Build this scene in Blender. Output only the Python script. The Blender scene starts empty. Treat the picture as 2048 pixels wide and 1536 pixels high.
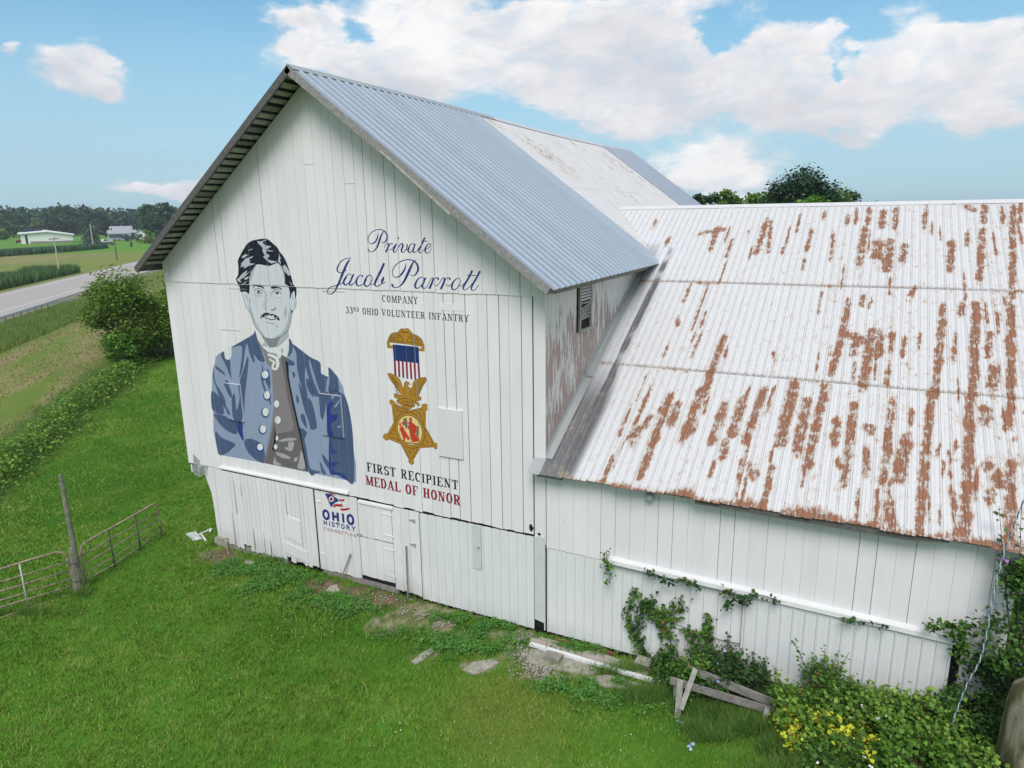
import bpy, bmesh, math, random
import numpy as np
from mathutils import Vector, Matrix
from mathutils.geometry import tessellate_polygon
random.seed(7); RNG = np.random.default_rng(11)
sc = bpy.context.scene
col = sc.collection

# ------------------------------------------------------------------ camera
CAM = np.array([18.599, -14.0, 10.087])
MR = np.array([[0.89402539, 0.44779492, -0.01408234],
               [0.09310603, -0.21644951, -0.97184406],
               [-0.43823495, 0.86754211, -0.23520376]])   # rows: right, down, forward
FPX = 1390.69
cam_d = bpy.data.cameras.new('camera'); cam = bpy.data.objects.new('camera', cam_d); col.objects.link(cam)
cam_d.sensor_width = 36; cam_d.lens = 36 * FPX / 2048; cam_d.clip_start = .1; cam_d.clip_end = 6000
mw = Matrix.Identity(4)
for i in range(3):
    mw[i][0] = MR[0][i]; mw[i][1] = -MR[1][i]; mw[i][2] = -MR[2][i]; mw[i][3] = CAM[i]
cam.matrix_world = mw
sc.camera = cam
# survey helpers: measured points of the photograph put back on the real planes of the barn
def ray(px, py): return MR.T @ np.array([(px - 1024) / FPX, (py - 768) / FPX, 1.0])
def hit(ax, val, px, py):
    d = ray(px, py); return CAM + d * ((val - CAM[ax]) / d[ax])
def hitp(p0, n, px, py):
    d = ray(px, py); n = np.array(n, float); t = ((np.array(p0) - CAM) @ n) / (d @ n); return CAM + d * t

# ------------------------------------------------------------------ world / sun
SUN_EL, SUN_AZ = math.radians(50), math.radians(164)   # azimuth clockwise from +Y
world = bpy.data.worlds.new('World'); sc.world = world; world.use_nodes = True
wt = world.node_tree; wt.nodes.clear()
class NT:
    def __init__(s, t): s.t = t
    def n(s, typ, **kw):
        nd = s.t.nodes.new(typ)
        for k, v in kw.items():
            if k.startswith('i_'):
                key = k[2:]; key = int(key) if key.isdigit() else key
                s.set(nd, key, v)
            else: setattr(nd, k, v)
        return nd
    def set(s, nd, key, v):
        inp = nd.inputs[key]
        if isinstance(v, bpy.types.NodeSocket): s.t.links.new(v, inp)
        else: inp.default_value = v
    def m(s, op, a, b=None, c=None, clamp=False):
        nd = s.t.nodes.new('ShaderNodeMath'); nd.operation = op; nd.use_clamp = clamp
        for i, v in enumerate((a, b, c)):
            if v is not None: s.set(nd, i, v)
        return nd.outputs[0]
    def mix(s, f, a, b, bt='MIX'):
        nd = s.t.nodes.new('ShaderNodeMix'); nd.data_type = 'RGBA'; nd.blend_type = bt; nd.clamp_factor = True
        s.set(nd, 0, f)
        for key, v in ((6, a), (7, b)):
            if not isinstance(v, bpy.types.NodeSocket): v = (*v, 1)[:4]
            s.set(nd, key, v)
        return nd.outputs[2]
    def noise(s, vec, scale, detail=4, rough=.55, dist=0):
        nd = s.n('ShaderNodeTexNoise'); s.set(nd, 'Vector', vec); nd.inputs['Scale'].default_value = scale
        nd.inputs['Detail'].default_value = detail; nd.inputs['Roughness'].default_value = rough; nd.inputs['Distortion'].default_value = dist
        return nd.outputs[0]
    def ss(s, x, a, b):
        nd = s.n('ShaderNodeMapRange', interpolation_type='SMOOTHSTEP'); s.set(nd, 0, x); s.set(nd, 1, a); s.set(nd, 2, b)
        return nd.outputs[0]
    def scale(s, vec, v):
        nd = s.n('ShaderNodeVectorMath', operation='MULTIPLY'); s.set(nd, 0, vec); nd.inputs[1].default_value = v
        return nd.outputs[0]
W = NT(wt)
sky = W.n('ShaderNodeTexSky', sky_type='NISHITA', sun_disc=False)
sky.sun_elevation = SUN_EL; sky.sun_rotation = SUN_AZ; sky.altitude = 300; sky.air_density = 1.0; sky.dust_density = 1.2; sky.ozone_density = 1.5
tc = W.n('ShaderNodeTexCoord').outputs['Generated']
sep = W.n('ShaderNodeSeparateXYZ', i_0=tc)
X, Y, Z = sep.outputs
az = W.m('ARCTAN2', X, Y); el = W.m('ARCSINE', Z)
# cloud field in (azimuth, elevation)
AZ0, EL0 = az, el
cv = W.n('ShaderNodeCombineXYZ', i_0=az, i_1=W.m('MULTIPLY', el, 1.9), i_2=0.0).outputs[0]
n1 = W.noise(cv, 4.0, 9, .60, .3); n2 = W.noise(cv, 15, 9, .66, .5); n3 = W.noise(W.n('ShaderNodeVectorMath', operation='ADD', i_0=cv, i_1=(4.2, .04, 7)).outputs[0], 4.5, 6, .55)
wn = W.n('ShaderNodeTexNoise'); W.set(wn, 'Vector', cv); wn.inputs['Scale'].default_value = 5.5; wn.inputs['Detail'].default_value = 5; wn.inputs['Roughness'].default_value = .6
ws = W.n('ShaderNodeSeparateColor', i_0=wn.outputs['Color'])
az = W.m('ADD', AZ0, W.m('MULTIPLY', W.m('SUBTRACT', ws.outputs[0], .5), .22)); el = W.m('ADD', EL0, W.m('MULTIPLY', W.m('SUBTRACT', ws.outputs[1], .5), .13))
def azel(px, py):
    d = ray(px, py); d = d / np.linalg.norm(d); return math.atan2(d[0], d[1]), math.asin(d[2])
CL = [(160, 116, 118, 60), (215, 130, 60, 40), (0, 112, 26, 20), (330, 372, 95, 22), (420, 355, 60, 18), (990, 45, 330, 85), (760, 80, 120, 50), (820, 150, 190, 45),
      (660, 110, 70, 35), (1150, 110, 300, 95), (1330, 190, 280, 70), (1560, 130, 190, 95), (1700, 210, 210, 60), (1900, 90, 200, 80), (2000, 150, 170, 80), (1990, 250, 130, 32),
      (1440, 320, 120, 36), (1460, 355, 130, 26), (1660, 262, 140, 30), (1300, 235, 200, 35), (600, 30, 50, 30), (1520, 395, 90, 14), (1250, 20, 260, 50), (1300, 120, 160, 60)]
acc = None; shade = None
for px, py, sx, sy in CL:
    a0, e0 = azel(px, py); a1, _ = azel(px + sx, py); _, e1 = azel(px, py - sy)
    da = W.m('DIVIDE', W.m('SUBTRACT', az, a0), abs(a1 - a0) * 1.0); de = W.m('DIVIDE', W.m('SUBTRACT', el, e0), abs(e1 - e0) * 1.0)
    r2 = W.m('ADD', W.m('MULTIPLY', da, da), W.m('MULTIPLY', de, de))
    g = W.m('EXPONENT', W.m('MULTIPLY', r2, -1.15))
    sh = W.m('MULTIPLY', g, W.m('ADD', W.m('MULTIPLY', de, .5), .5))
    acc = g if acc is None else W.m('ADD', acc, g)
    shade = sh if shade is None else W.m('ADD', shade, sh)
shade = W.m('DIVIDE', shade, W.m('MAXIMUM', acc, .02))
acc = W.m('MINIMUM', acc, 1.15)
for px, py, sx, sy in [(1459, 48, 40, 38), (1635, 30, 85, 42), (1700, 80, 45, 26), (1662, 138, 18, 24), (1985, 4, 80, 16), (705, 60, 34, 30), (1010, 245, 60, 14), (1760, 330, 60, 16)]:
    a0, e0 = azel(px, py); a1, _ = azel(px + sx, py); _, e1 = azel(px, py - sy)
    da = W.m('DIVIDE', W.m('SUBTRACT', az, a0), abs(a1 - a0)); de = W.m('DIVIDE', W.m('SUBTRACT', el, e0), abs(e1 - e0))
    acc = W.m('SUBTRACT', acc, W.m('EXPONENT', W.m('MULTIPLY', W.m('ADD', W.m('MULTIPLY', da, da), W.m('MULTIPLY', de, de)), -1.0)))
az, el = AZ0, EL0
# unseen rest of the sky: broken cloud, cover raised to whiten the light
az_off = W.ss(W.m('ABSOLUTE', W.m('ADD', az, 0.468)), .75, .95)
el_off = W.ss(el, .36, .55)
off = W.m('MAXIMUM', az_off, el_off)
gen = W.m('MULTIPLY', W.ss(n3, .34, .54), off)
dens = W.m('ADD', W.m('MAXIMUM', acc, gen), W.m('ADD', W.m('MULTIPLY', W.m('SUBTRACT', n1, .5), 1.7), W.m('MULTIPLY', W.m('SUBTRACT', n2, .5), 1.0)))
cov = W.ss(dens, .26, .92)
cov = W.m('MULTIPLY', cov, W.m('SUBTRACT', 1.0, W.m('MULTIPLY', W.ss(n2, .56, .36), .22)))
lit = W.m('ADD', W.m('MULTIPLY', W.ss(dens, .5, 1.3), -.10), W.m('ADD', W.m('MULTIPLY', shade, .6), W.m('ADD', W.m('MULTIPLY', W.m('SUBTRACT', n1, .5), 2.0), W.m('MULTIPLY', W.m('SUBTRACT', n2, .5), .4))))
ccol = W.mix(W.ss(lit, -.15, .6), (6.3, 6.4, 6.9), (9.2, 9.05, 9.05))
skyc = W.mix(1.0, sky.outputs[0], (0.74, 1.36, 1.42), 'MULTIPLY')
haze = W.ss(el, .38, .03)
skyc = W.mix(W.m('MULTIPLY', haze, .85), skyc, (4.35, 6.0, 7.25))
wc = W.mix(cov, skyc, ccol)
bg = W.n('ShaderNodeBackground', i_0=wc, i_1=0.1)
wo = W.n('ShaderNodeOutputWorld'); wt.links.new(bg.outputs[0], wo.inputs[0])

sun_d = bpy.data.lights.new('sun', 'SUN'); sun_d.energy = 2.5; sun_d.angle = math.radians(28); sun_d.color = (1, .95, .90)
sun = bpy.data.objects.new('sun', sun_d); col.objects.link(sun)
sd = Vector((math.sin(SUN_AZ) * math.cos(SUN_EL), math.cos(SUN_AZ) * math.cos(SUN_EL), math.sin(SUN_EL)))
sun.rotation_euler = sd.to_track_quat('Z', 'Y').to_euler(); sun.location = (0, -20, 40)
vs = sc.view_settings; vs.view_transform = 'Standard'; vs.look = 'None'; vs.gamma = 1; vs.use_curve_mapping = False; vs.exposure = 0.10
sc.cycles.max_bounces = 6; sc.cycles.transparent_max_bounces = 6

# ------------------------------------------------------------------ materials
def mat(name, build, rough=.8, spec=.3):
    m = bpy.data.materials.new(name); m.use_nodes = True; t = m.node_tree; t.nodes.clear(); N = NT(t)
    b = N.n('ShaderNodeBsdfPrincipled'); b.inputs['Roughness'].default_value = rough; b.inputs['Specular IOR Level'].default_value = spec
    o = N.n('ShaderNodeOutputMaterial'); t.links.new(b.outputs[0], o.inputs[0])
    build(N, b); return m
def pos(N): return N.n('ShaderNodeNewGeometry').outputs['Position']
def island(N): return N.n('ShaderNodeNewGeometry').outputs['Random Per Island']
def objrand(N): return N.n('ShaderNodeObjectInfo').outputs['Random']
def bump(N, b, h, s=.3, d=.01):
    bn = N.n('ShaderNodeBump', i_Height=h, i_Strength=s, i_Distance=d); N.t.links.new(bn.outputs[0], b.inputs['Normal'])
def bc(N, b, c):
    if isinstance(c, tuple): c = (*c, 1)[:4]
    N.set(b, 'Base Color', c)
def flat(name, c, var=.12, rough=.8, spec=.3, metal=0, sc_=6, streak=1):
    def f(N, b):
        n = N.noise(N.scale(pos(N), (1, 1, 1 / streak)), sc_, 5, .6)
        k = N.m('ADD', N.m('MULTIPLY', N.m('SUBTRACT', n, .5), var * 3), 1.0)
        bc(N, b, N.mix(1.0, c, N.n('ShaderNodeCombineXYZ', i_0=k, i_1=k, i_2=k).outputs[0], 'MULTIPLY'))
        b.inputs['Metallic'].default_value = metal
    return mat(name, f, rough, spec)
def gray3(N, k): return N.n('ShaderNodeCombineXYZ', i_0=k, i_1=k, i_2=k).outputs[0]
def mul(N, c, k): return N.mix(1.0, c, gray3(N, k), 'MULTIPLY')

def white_board(name, base=(.79, .765, .775), peel=.0, worn=(.30, .27, .25), crack=.5, lowdirt=True):
    def f(N, b):
        p = pos(N); r = objrand(N)
        ofs = N.n('ShaderNodeVectorMath', operation='ADD', i_0=p, i_1=N.n('ShaderNodeCombineXYZ', i_0=0.0, i_1=0.0, i_2=N.m('MULTIPLY', r, 37)).outputs[0]).outputs[0]
        g = N.noise(N.scale(ofs, (28, 28, 1.1)), 1, 5, .65)
        big = N.noise(N.scale(p, (1.1, 1.1, .7)), 1, 4, .6)
        k = N.m('ADD', N.m('MULTIPLY', N.m('SUBTRACT', g, .5), .14), N.m('ADD', .955, N.m('MULTIPLY', N.m('SUBTRACT', r, .5), .055)))
        k = N.m('ADD', k, N.m('MULTIPLY', N.m('SUBTRACT', big, .5), .16))
        c = mul(N, base, k)
        # hairline splits in the grain
        cr = N.ss(N.noise(N.scale(ofs, (60, 60, .55)), 1, 3, .7), .70, .76)
        c = N.mix(N.m('MULTIPLY', cr, crack), c, (.28, .27, .26))
        # grey mildew specks and stains
        sp = N.ss(N.noise(N.scale(p, (9, 9, 4)), 1, 6, .7), .63, .74)
        c = N.mix(N.m('MULTIPLY', sp, .36), c, (.36, .37, .35))
        if peel > 0:
            gr = N.noise(N.scale(ofs, (11, 11, 1.3)), 1, 7, .68)
            bl = N.noise(N.scale(p, (.55, .55, .8)), 1, 3, .5)
            zz = N.n('ShaderNodeSeparateXYZ', i_0=p).outputs[2]
            hgt = N.ss(zz, 8.3, 6.7)
            t = N.m('ADD', gr, N.m('ADD', N.m('MULTIPLY', N.m('SUBTRACT', bl, .5), .45), N.m('MULTIPLY', hgt, .15 * peel)))
            c = N.mix(N.ss(t, .565, .625), c, N.mix(g, (.30, .225, .21), (.50, .40, .37)))
        else:
            gr = N.noise(N.scale(ofs, (16, 16, 1.8)), 1, 7, .7)
            c = N.mix(N.m('MULTIPLY', N.ss(gr, .735, .78), .8), c, worn)
        if lowdirt:
            zz = N.n('ShaderNodeSeparateXYZ', i_0=p).outputs[2]
            lo = N.m('MULTIPLY', N.ss(zz, .9, .0), N.ss(big, .3, .75))
            c = N.mix(N.m('MULTIPLY', lo, .75), c, (.36, .36, .30))
        bc(N, b, c); bump(N, b, N.m('SUBTRACT', g, N.m('MULTIPLY', cr, .6)), .25, .006)
    return mat(name, f, .72, .25)
M = {}
M['white'] = white_board('white_painted_board')
M['whitelow'] = white_board('white_painted_board_worn', base=(.765, .745, .75), crack=.9, worn=(.33, .31, .29))
M['whitep'] = white_board('white_painted_board_clean', base=(.73, .72, .715), crack=.2)
M['peel'] = white_board('peeling_board', base=(.70, .70, .68), peel=1.0, lowdirt=False)
M['dark'] = flat('dark_interior', (.012, .013, .013), .1)
M['grayw'] = flat('weathered_wood', (.235, .215, .20), .5, .9, .2, 0, 9, 1)
M['graywl'] = flat('weathered_pale_wood', (.36, .345, .31), .5, .9, .2, 0, 11, 1)
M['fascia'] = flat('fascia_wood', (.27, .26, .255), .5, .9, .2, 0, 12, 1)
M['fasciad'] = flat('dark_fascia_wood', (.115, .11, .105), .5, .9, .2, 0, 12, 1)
M['soffit'] = flat('soffit_board', (.40, .385, .34), .6, .9, .2, 0, 9, 1)
M['concrete'] = flat('old_concrete', (.27, .25, .215), .5, .95, .2, 0, 5)
M['concretel'] = flat('pale_concrete', (.33, .315, .26), .5, .95, .2, 0, 9)
M['graymetal'] = flat('grey_metal', (.42, .44, .44), .1, .5, .4, .3, 3)
M['greenpl'] = flat('grey_corner_metal', (.56, .60, .59), .10, .6, .3, 0, 2.5)
M['pvc'] = flat('white_plastic', (.70, .70, .695), .10, .5, .4, 0, 2)
def metal_white(N, b):
    p = pos(N); n = N.noise(N.scale(p, (3, 3, .5)), 1, 5, .6); n2 = N.noise(p, 14, 4, .6)
    c = mul(N, (.735, .745, .74), N.m('ADD', .93, N.m('MULTIPLY', N.m('SUBTRACT', n, .4), .2)))
    c = N.mix(N.m('MULTIPLY', N.ss(n2, .72, .78), .5), c, (.35, .36, .33))
    zz = N.n('ShaderNodeSeparateXYZ', i_0=p).outputs[2]
    c = N.mix(N.m('MULTIPLY', N.m('MULTIPLY', N.ss(zz, .6, .0), N.ss(n, .35, .7)), .5), c, (.38, .40, .33))
    bc(N, b, c)
M['metalwhite'] = mat('white_ribbed_metal', metal_white, .5, .35)
def metal_blue(N, b):
    p = pos(N); n = N.noise(N.scale(p, (2, 8, 2)), 1, 5, .6); r = objrand(N)
    k = N.m('ADD', .9, N.m('ADD', N.m('MULTIPLY', N.m('SUBTRACT', n, .5), .25), N.m('MULTIPLY', r, .10)))
    bc(N, b, mul(N, (.38, .44, .515), k)); b.inputs['Metallic'].default_value = .25
M['blue'] = mat('blue_grey_corrugated_metal', metal_blue, .42, .4)
def metal_dark(N, b):
    p = pos(N); n = N.noise(N.scale(p, (2, 8, 2)), 1, 5, .6)
    bc(N, b, mul(N, (.235, .27, .33), N.m('ADD', .75, N.m('MULTIPLY', n, .5)))); b.inputs['Metallic'].default_value = .5
M['bluedark'] = mat('dark_corrugated_metal', metal_dark, .42, .4)
def rust_roof(N, b, sv_=(22, 5.5, 5.5)):
    p = pos(N)
    at = N.n('ShaderNodeAttribute', attribute_name='rust').outputs['Fac']
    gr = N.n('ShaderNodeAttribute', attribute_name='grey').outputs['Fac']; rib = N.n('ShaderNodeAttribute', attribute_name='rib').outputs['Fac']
    st = N.noise(N.scale(p, sv_), 1, 7, .68); bl = N.noise(N.scale(p, (5, 4, 4)), 1, 6, .62)
    fine = N.noise(p, 46, 4, .65)
    base = mul(N, (.70, .695, .70) if sv_[0] > 5 else (.80, .79, .79), N.m('ADD', .90, N.m('ADD', N.m('MULTIPLY', N.m('SUBTRACT', bl, .45), .30), N.m('MULTIPLY', N.m('SUBTRACT', st, .5), .30))))
    base = N.mix(N.m('MULTIPLY', N.ss(fine, .68, .74), .5), base, (.32, .22, .17))
    # weathered bare galvanised part
    gm = N.m('ADD', gr, N.m('MULTIPLY', N.m('SUBTRACT', st, .5), .5))
    base = N.mix(N.m('MULTIPLY', N.ss(gm, .2, .8), .95), base, N.mix(N.ss(gr, .75, 1.15), (.64, .65, .67), (.10, .10, .105)))
    v = N.m('ADD', at, N.m('ADD', N.m('MULTIPLY', N.m('SUBTRACT', st, .5), 1.5), N.m('ADD', N.m('MULTIPLY', N.m('SUBTRACT', bl, .5), 1.5), N.m('MULTIPLY', N.m('SUBTRACT', fine, .5), .5))))
    halo = N.ss(v, .08, .46); core = N.ss(v, .36, .62)
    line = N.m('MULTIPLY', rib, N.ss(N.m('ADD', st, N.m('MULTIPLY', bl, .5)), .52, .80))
    base = N.mix(N.m('MULTIPLY', line, .8), base, (.27, .235, .215))  # rib and lap lines: shade painted in along with dirt and rust drips
    v2 = N.ss(N.m('ADD', bl, N.m('MULTIPLY', N.m('SUBTRACT', fine, .5), .5)), .72, .78)
    rc = N.mix(N.ss(bl, .35, .65), (.130, .042, .022), (.270, .098, .040))
    rc = N.mix(N.m('MULTIPLY', N.ss(fine, .55, .72), .4), rc, (.34, .19, .10))
    c = N.mix(N.m('MULTIPLY', halo, .58), base, (.46, .36, .27))
    if sv_[0] < 5: rc = (.24, .17, .14, 1)
    rc = rc if isinstance(rc, tuple) else N.mix(N.m('MULTIPLY', N.ss(st, .42, .64), .35), rc, (.33, .16, .08))
    c = N.mix(N.m('MULTIPLY', core, .93), c, rc if not isinstance(rc, tuple) else rc[:3]); c = N.mix(N.m('MULTIPLY', v2, .45), c, (.33, .18, .10))
    bc(N, b, c)
    rg = N.m('ADD', .42, N.m('MULTIPLY', core, .45)); N.set(b, 'Roughness', rg)
    bump(N, b, N.m('ADD', fine, N.m('MULTIPLY', core, .5)), .12, .004)
M['rust'] = mat('rusted_white_metal', rust_roof, .45, .4)
M['rust2'] = mat('weathered_white_metal', lambda N, b: rust_roof(N, b, (2.2, 20, 2.2)), .45, .4)
def paint(name, c, var=.10):
    def f(N, b):
        p = pos(N); g = N.noise(N.scale(p, (26, 26, 1.3)), 1, 6, .65); g2 = N.noise(p, 1.6, 3)
        k = N.m('ADD', .93, N.m('ADD', N.m('MULTIPLY', N.m('SUBTRACT', g, .45), var * 2.2), N.m('MULTIPLY', N.m('SUBTRACT', g2, .45), .15)))
        cc = mul(N, c, k)
        cr = N.ss(N.noise(N.scale(p, (60, 60, .6)), 1, 3, .7), .69, .75)
        cc = N.mix(N.m('MULTIPLY', cr, .35), cc, (.2, .2, .2))
        bc(N, b, cc); bump(N, b, g, .2, .005)
    return mat(name, f, .7, .25)
def hx(h): # sRGB display colour -> albedo (walls of albedo ~.75 show at about d6dcdb)
    v = [int(h[i:i + 2], 16) / 255 for i in (0, 2, 4)]
    v = [(c / 12.92 if c < .04045 else ((c + .055) / 1.055) ** 2.4) for c in v]
    return tuple(min(.85, c * (1.08 if sum(v) > .9 else .92)) for c in v)
def leafmat(name, c1, c2, c3=None, trans=.25, rough=.55, hue=.0):
    def f(N, b):
        r = island(N); p = pos(N); n = N.noise(p, .9, 3, .6)
        t = N.m('ADD', N.m('MULTIPLY', r, .75), N.m('MULTIPLY', N.m('SUBTRACT', n, .4), .9), clamp=True)
        c = N.mix(t, c1, c2)
        if c3: c = N.mix(N.ss(r, .94, .98), c, c3)
        bc(N, b, c)
        tr = N.n('ShaderNodeBsdfTranslucent', i_0=c); mx = N.n('ShaderNodeMixShader', i_0=trans)
        N.t.links.new(b.outputs[0], mx.inputs[1]); N.t.links.new(tr.outputs[0], mx.inputs[2])
        o = [x for x in N.t.nodes if x.type == 'OUTPUT_MATERIAL'][0]; N.t.links.new(mx.outputs[0], o.inputs[0])
    return mat(name, f, rough, .25)
M['bark'] = flat('bark', (.09, .075, .06), .5, .95, .1, 0, 10)

# ------------------------------------------------------------------ object helpers
def link(o): col.objects.link(o); return o
def tag(o, label=None, cat=None, group=None, kind=None):
    if label: o['label'] = label
    if cat: o['category'] = cat
    if group: o['group'] = group
    if kind: o['kind'] = kind
    return o
def empty(name, loc, label, cat, group=None, rz=0):
    o = bpy.data.objects.new(name, None); link(o); o.location = loc; o.rotation_euler = (0, 0, rz); o.empty_display_size = .3
    return tag(o, label, cat, group)
class MB:
    def __init__(s): s.v = []; s.f = []
    def add(s, vs, fs):
        k = len(s.v); s.v += [tuple(map(float, q)) for q in vs]; s.f += [tuple(i + k for i in f) for f in fs]; return s
    def box(s, a, b):
        x0, y0, z0 = [min(a[i], b[i]) for i in range(3)]; x1, y1, z1 = [max(a[i], b[i]) for i in range(3)]
        return s.add([(x0, y0, z0), (x1, y0, z0), (x1, y1, z0), (x0, y1, z0), (x0, y0, z1), (x1, y0, z1), (x1, y1, z1), (x0, y1, z1)],
                     [(0, 3, 2, 1), (4, 5, 6, 7), (0, 1, 5, 4), (1, 2, 6, 5), (2, 3, 7, 6), (3, 0, 4, 7)])
    def prism(s, poly, ax, a, b):
        """poly in the two axes other than ax, extruded along ax from a to b"""
        n = len(poly)
        def P(p, t):
            q = list(p); q.insert(ax, t); return q
        s.add([P(p, a) for p in poly] + [P(p, b) for p in poly], [tuple(range(n)), tuple(range(2 * n - 1, n - 1, -1))] + [(i, i + n, (i + 1) % n + n, (i + 1) % n) for i in range(n)])
        return s
    def beam(s, p, q, w, h, up=(0, 0, 1)):
        p, q = Vector(p), Vector(q); d = (q - p).normalized(); u = Vector(up)
        if abs(d.dot(u)) > .98: u = Vector((0, 1, 0))
        r = d.cross(u).normalized() * w / 2; u2 = r.cross(d).normalized() * h / 2
        vs = [p - r - u2, p + r - u2, p + r + u2, p - r + u2, q - r - u2, q + r - u2, q + r + u2, q - r + u2]
        return s.add(vs, [(0, 1, 2, 3), (7, 6, 5, 4), (0, 4, 5, 1), (1, 5, 6, 2), (2, 6, 7, 3), (3, 7, 4, 0)])
    def tube(s, pts, rad, n=8, cap=True):
        pts = [Vector(p) for p in pts]; k = len(s.v); m = len(pts)
        if not hasattr(rad, '__len__'): rad = [rad] * m
        u = None
        for i, p in enumerate(pts):
            d = (pts[min(i + 1, m - 1)] - pts[max(i - 1, 0)]).normalized()
            if u is None: u = d.orthogonal().normalized()
            u = (u - d * u.dot(d)).normalized(); v = d.cross(u)
            for j in range(n):
                a = 2 * math.pi * j / n; q = p + (u * math.cos(a) + v * math.sin(a)) * rad[i]; s.v.append(tuple(q))
        for i in range(m - 1):
            for j in range(n):
                s.f.append((k + i * n + j, k + i * n + (j + 1) % n, k + (i + 1) * n + (j + 1) % n, k + (i + 1) * n + j))
        if cap: s.f.append(tuple(k + j for j in range(n))[::-1]); s.f.append(tuple(k + (m - 1) * n + j for j in range(n)))
        return s
    def lathe(s, c, prof, n=12):
        k = len(s.v)
        for r, z in prof:
            for j in range(n):
                a = 2 * math.pi * j / n; s.v.append((c[0] + r * math.cos(a), c[1] + r * math.sin(a), c[2] + z))
        for i in range(len(prof) - 1):
            for j in range(n): s.f.append((k + i * n + j, k + i * n + (j + 1) % n, k + (i + 1) * n + (j + 1) % n, k + (i + 1) * n + j))
        s.f.append(tuple(k + j for j in range(n))[::-1]); s.f.append(tuple(k + (len(prof) - 1) * n + j for j in range(n)))
        return s
    def build(s, name, m, parent=None, smooth=False, attrs=None, org=None):
        me = bpy.data.meshes.new(name); vs = s.v
        off = Vector((0, 0, 0))
        if parent is not None: off = base_of(parent)
        if org is not None: off = Vector(org)
        if org is not None or parent is not None: vs = [(a - off.x, b - off.y, c - off.z) for a, b, c in vs]
        me.from_pydata(vs, [], s.f); me.materials.append(m)
        if smooth: me.polygons.foreach_set('use_smooth', [True] * len(me.polygons))
        if attrs:
            for k, a in attrs.items():
                at = me.attributes.new(k, 'FLOAT', 'POINT'); at.data.foreach_set('value', a)
        o = bpy.data.objects.new(name, me); link(o)
        if parent is not None: o.parent = parent
        elif org is not None: o.location = org
        return o
def base_of(o):
    v = Vector((0, 0, 0))
    while o is not None: v = v + o.location; o = o.parent
    return v
def npmesh(name, verts, faces, m, smooth=False):
    """fast mesh from equal sized faces"""
    verts = np.asarray(verts, np.float32); faces = np.asarray(faces, np.int32); k = faces.shape[1]
    me = bpy.data.meshes.new(name); me.vertices.add(len(verts)); me.vertices.foreach_set('co', verts.ravel())
    me.loops.add(faces.size); me.loops.foreach_set('vertex_index', faces.ravel())
    me.polygons.add(len(faces)); me.polygons.foreach_set('loop_start', np.arange(0, faces.size, k, dtype=np.int32))
    try: me.polygons.foreach_set('loop_total', np.full(len(faces), k, dtype=np.int32))
    except Exception: pass
    me.update(calc_edges=True); me.materials.append(m)
    if smooth: me.polygons.foreach_set('use_smooth', [True] * len(faces))
    return me
def npobj(name, verts, faces, m, parent=None, **kw):
    o = bpy.data.objects.new(name, npmesh(name, verts, faces, m)); link(o)
    if parent is not None: o.parent = parent
    return tag(o, **kw)
def sstep(a, b, x):
    t = np.clip((x - a) / (b - a), 0, 1); return t * t * (3 - 2 * t)
def ground_h(x, y):
    x = np.asarray(x, float); y = np.asarray(y, float)
    h = .80 * sstep(15.6, 20.6, x) * sstep(40, 20, np.abs(y))
    # low swell of the road verge and of the far land
    return h
def on_ground(px, py):
    z = 0.0
    for _ in range(6):
        p = hit(2, z, px, py); z = float(ground_h(p[0], p[1]))
    return hit(2, z, px, py)
# ------------------------------------------------------------------ ground
RA = np.array([-65.9, 28.7]); RD = np.array([-.664, .748]); RN = np.array([-.748, -.664])
def road_st(x, y): dx, dy = x - RA[0], y - RA[1]; return dx * RD[0] + dy * RD[1], dx * RN[0] + dy * RN[1]
def road_xy(s, t): return RA[0] + s * RD[0] + t * RN[0], RA[1] + s * RD[1] + t * RN[1]
def vnoise(x, y, f, seed=0):
    x = np.asarray(x) * f; y = np.asarray(y) * f
    xi = np.floor(x).astype(np.int64); yi = np.floor(y).astype(np.int64); fx = x - xi; fy = y - yi
    def h(a, b):
        n = (a * 374761393 + b * 668265263 + seed * 974634777) & 0x7fffffff; n = ((n ^ (n >> 13)) * 1274126177) & 0x7fffffff
        return (n & 0xffff) / 65535.0
    u = fx * fx * (3 - 2 * fx); v = fy * fy * (3 - 2 * fy)
    return (h(xi, yi) * (1 - u) + h(xi + 1, yi) * u) * (1 - v) + (h(xi, yi + 1) * (1 - u) + h(xi + 1, yi + 1) * u) * v
def fbm(x, y, f, seed=0, o=4):
    r = 0; a = .5
    for i in range(o): r = r + a * vnoise(x, y, f * 2 ** i, seed + i); a *= .5
    return r / (1 - .5 ** o)
DIRT = [(640, 1170, 50, 13, 1), (760, 1200, 62, 20, 1), (828, 1228, 58, 24, 0), (885, 1250, 30, 15, 0), (772, 1250, 36, 18, 0), (845, 1312, 28, 10, 0), (960, 1333, 36, 13, 0),
        (1095, 1312, 75, 24, 0), (1080, 1352, 42, 15, 0), (1200, 1335, 110, 20, 0), (1290, 1376, 55, 9, 1), (440, 1112, 36, 14, 1), (1030, 1268, 50, 10, 0), (925, 1272, 14, 7, 0), (700, 1182, 60, 12, 1), (880, 1225, 110, 10, 0), (690, 1185, 30, 10, 1)]
DE = []
for px, py, a, b, k in DIRT:
    c = hit(2, 0, px, py); u = hit(2, 0, px + a, py) - c; v = hit(2, 0, px, py + b) - c
    DE.append((c[:2], np.linalg.inv(np.array([u[:2], v[:2]]).T), k))
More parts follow.
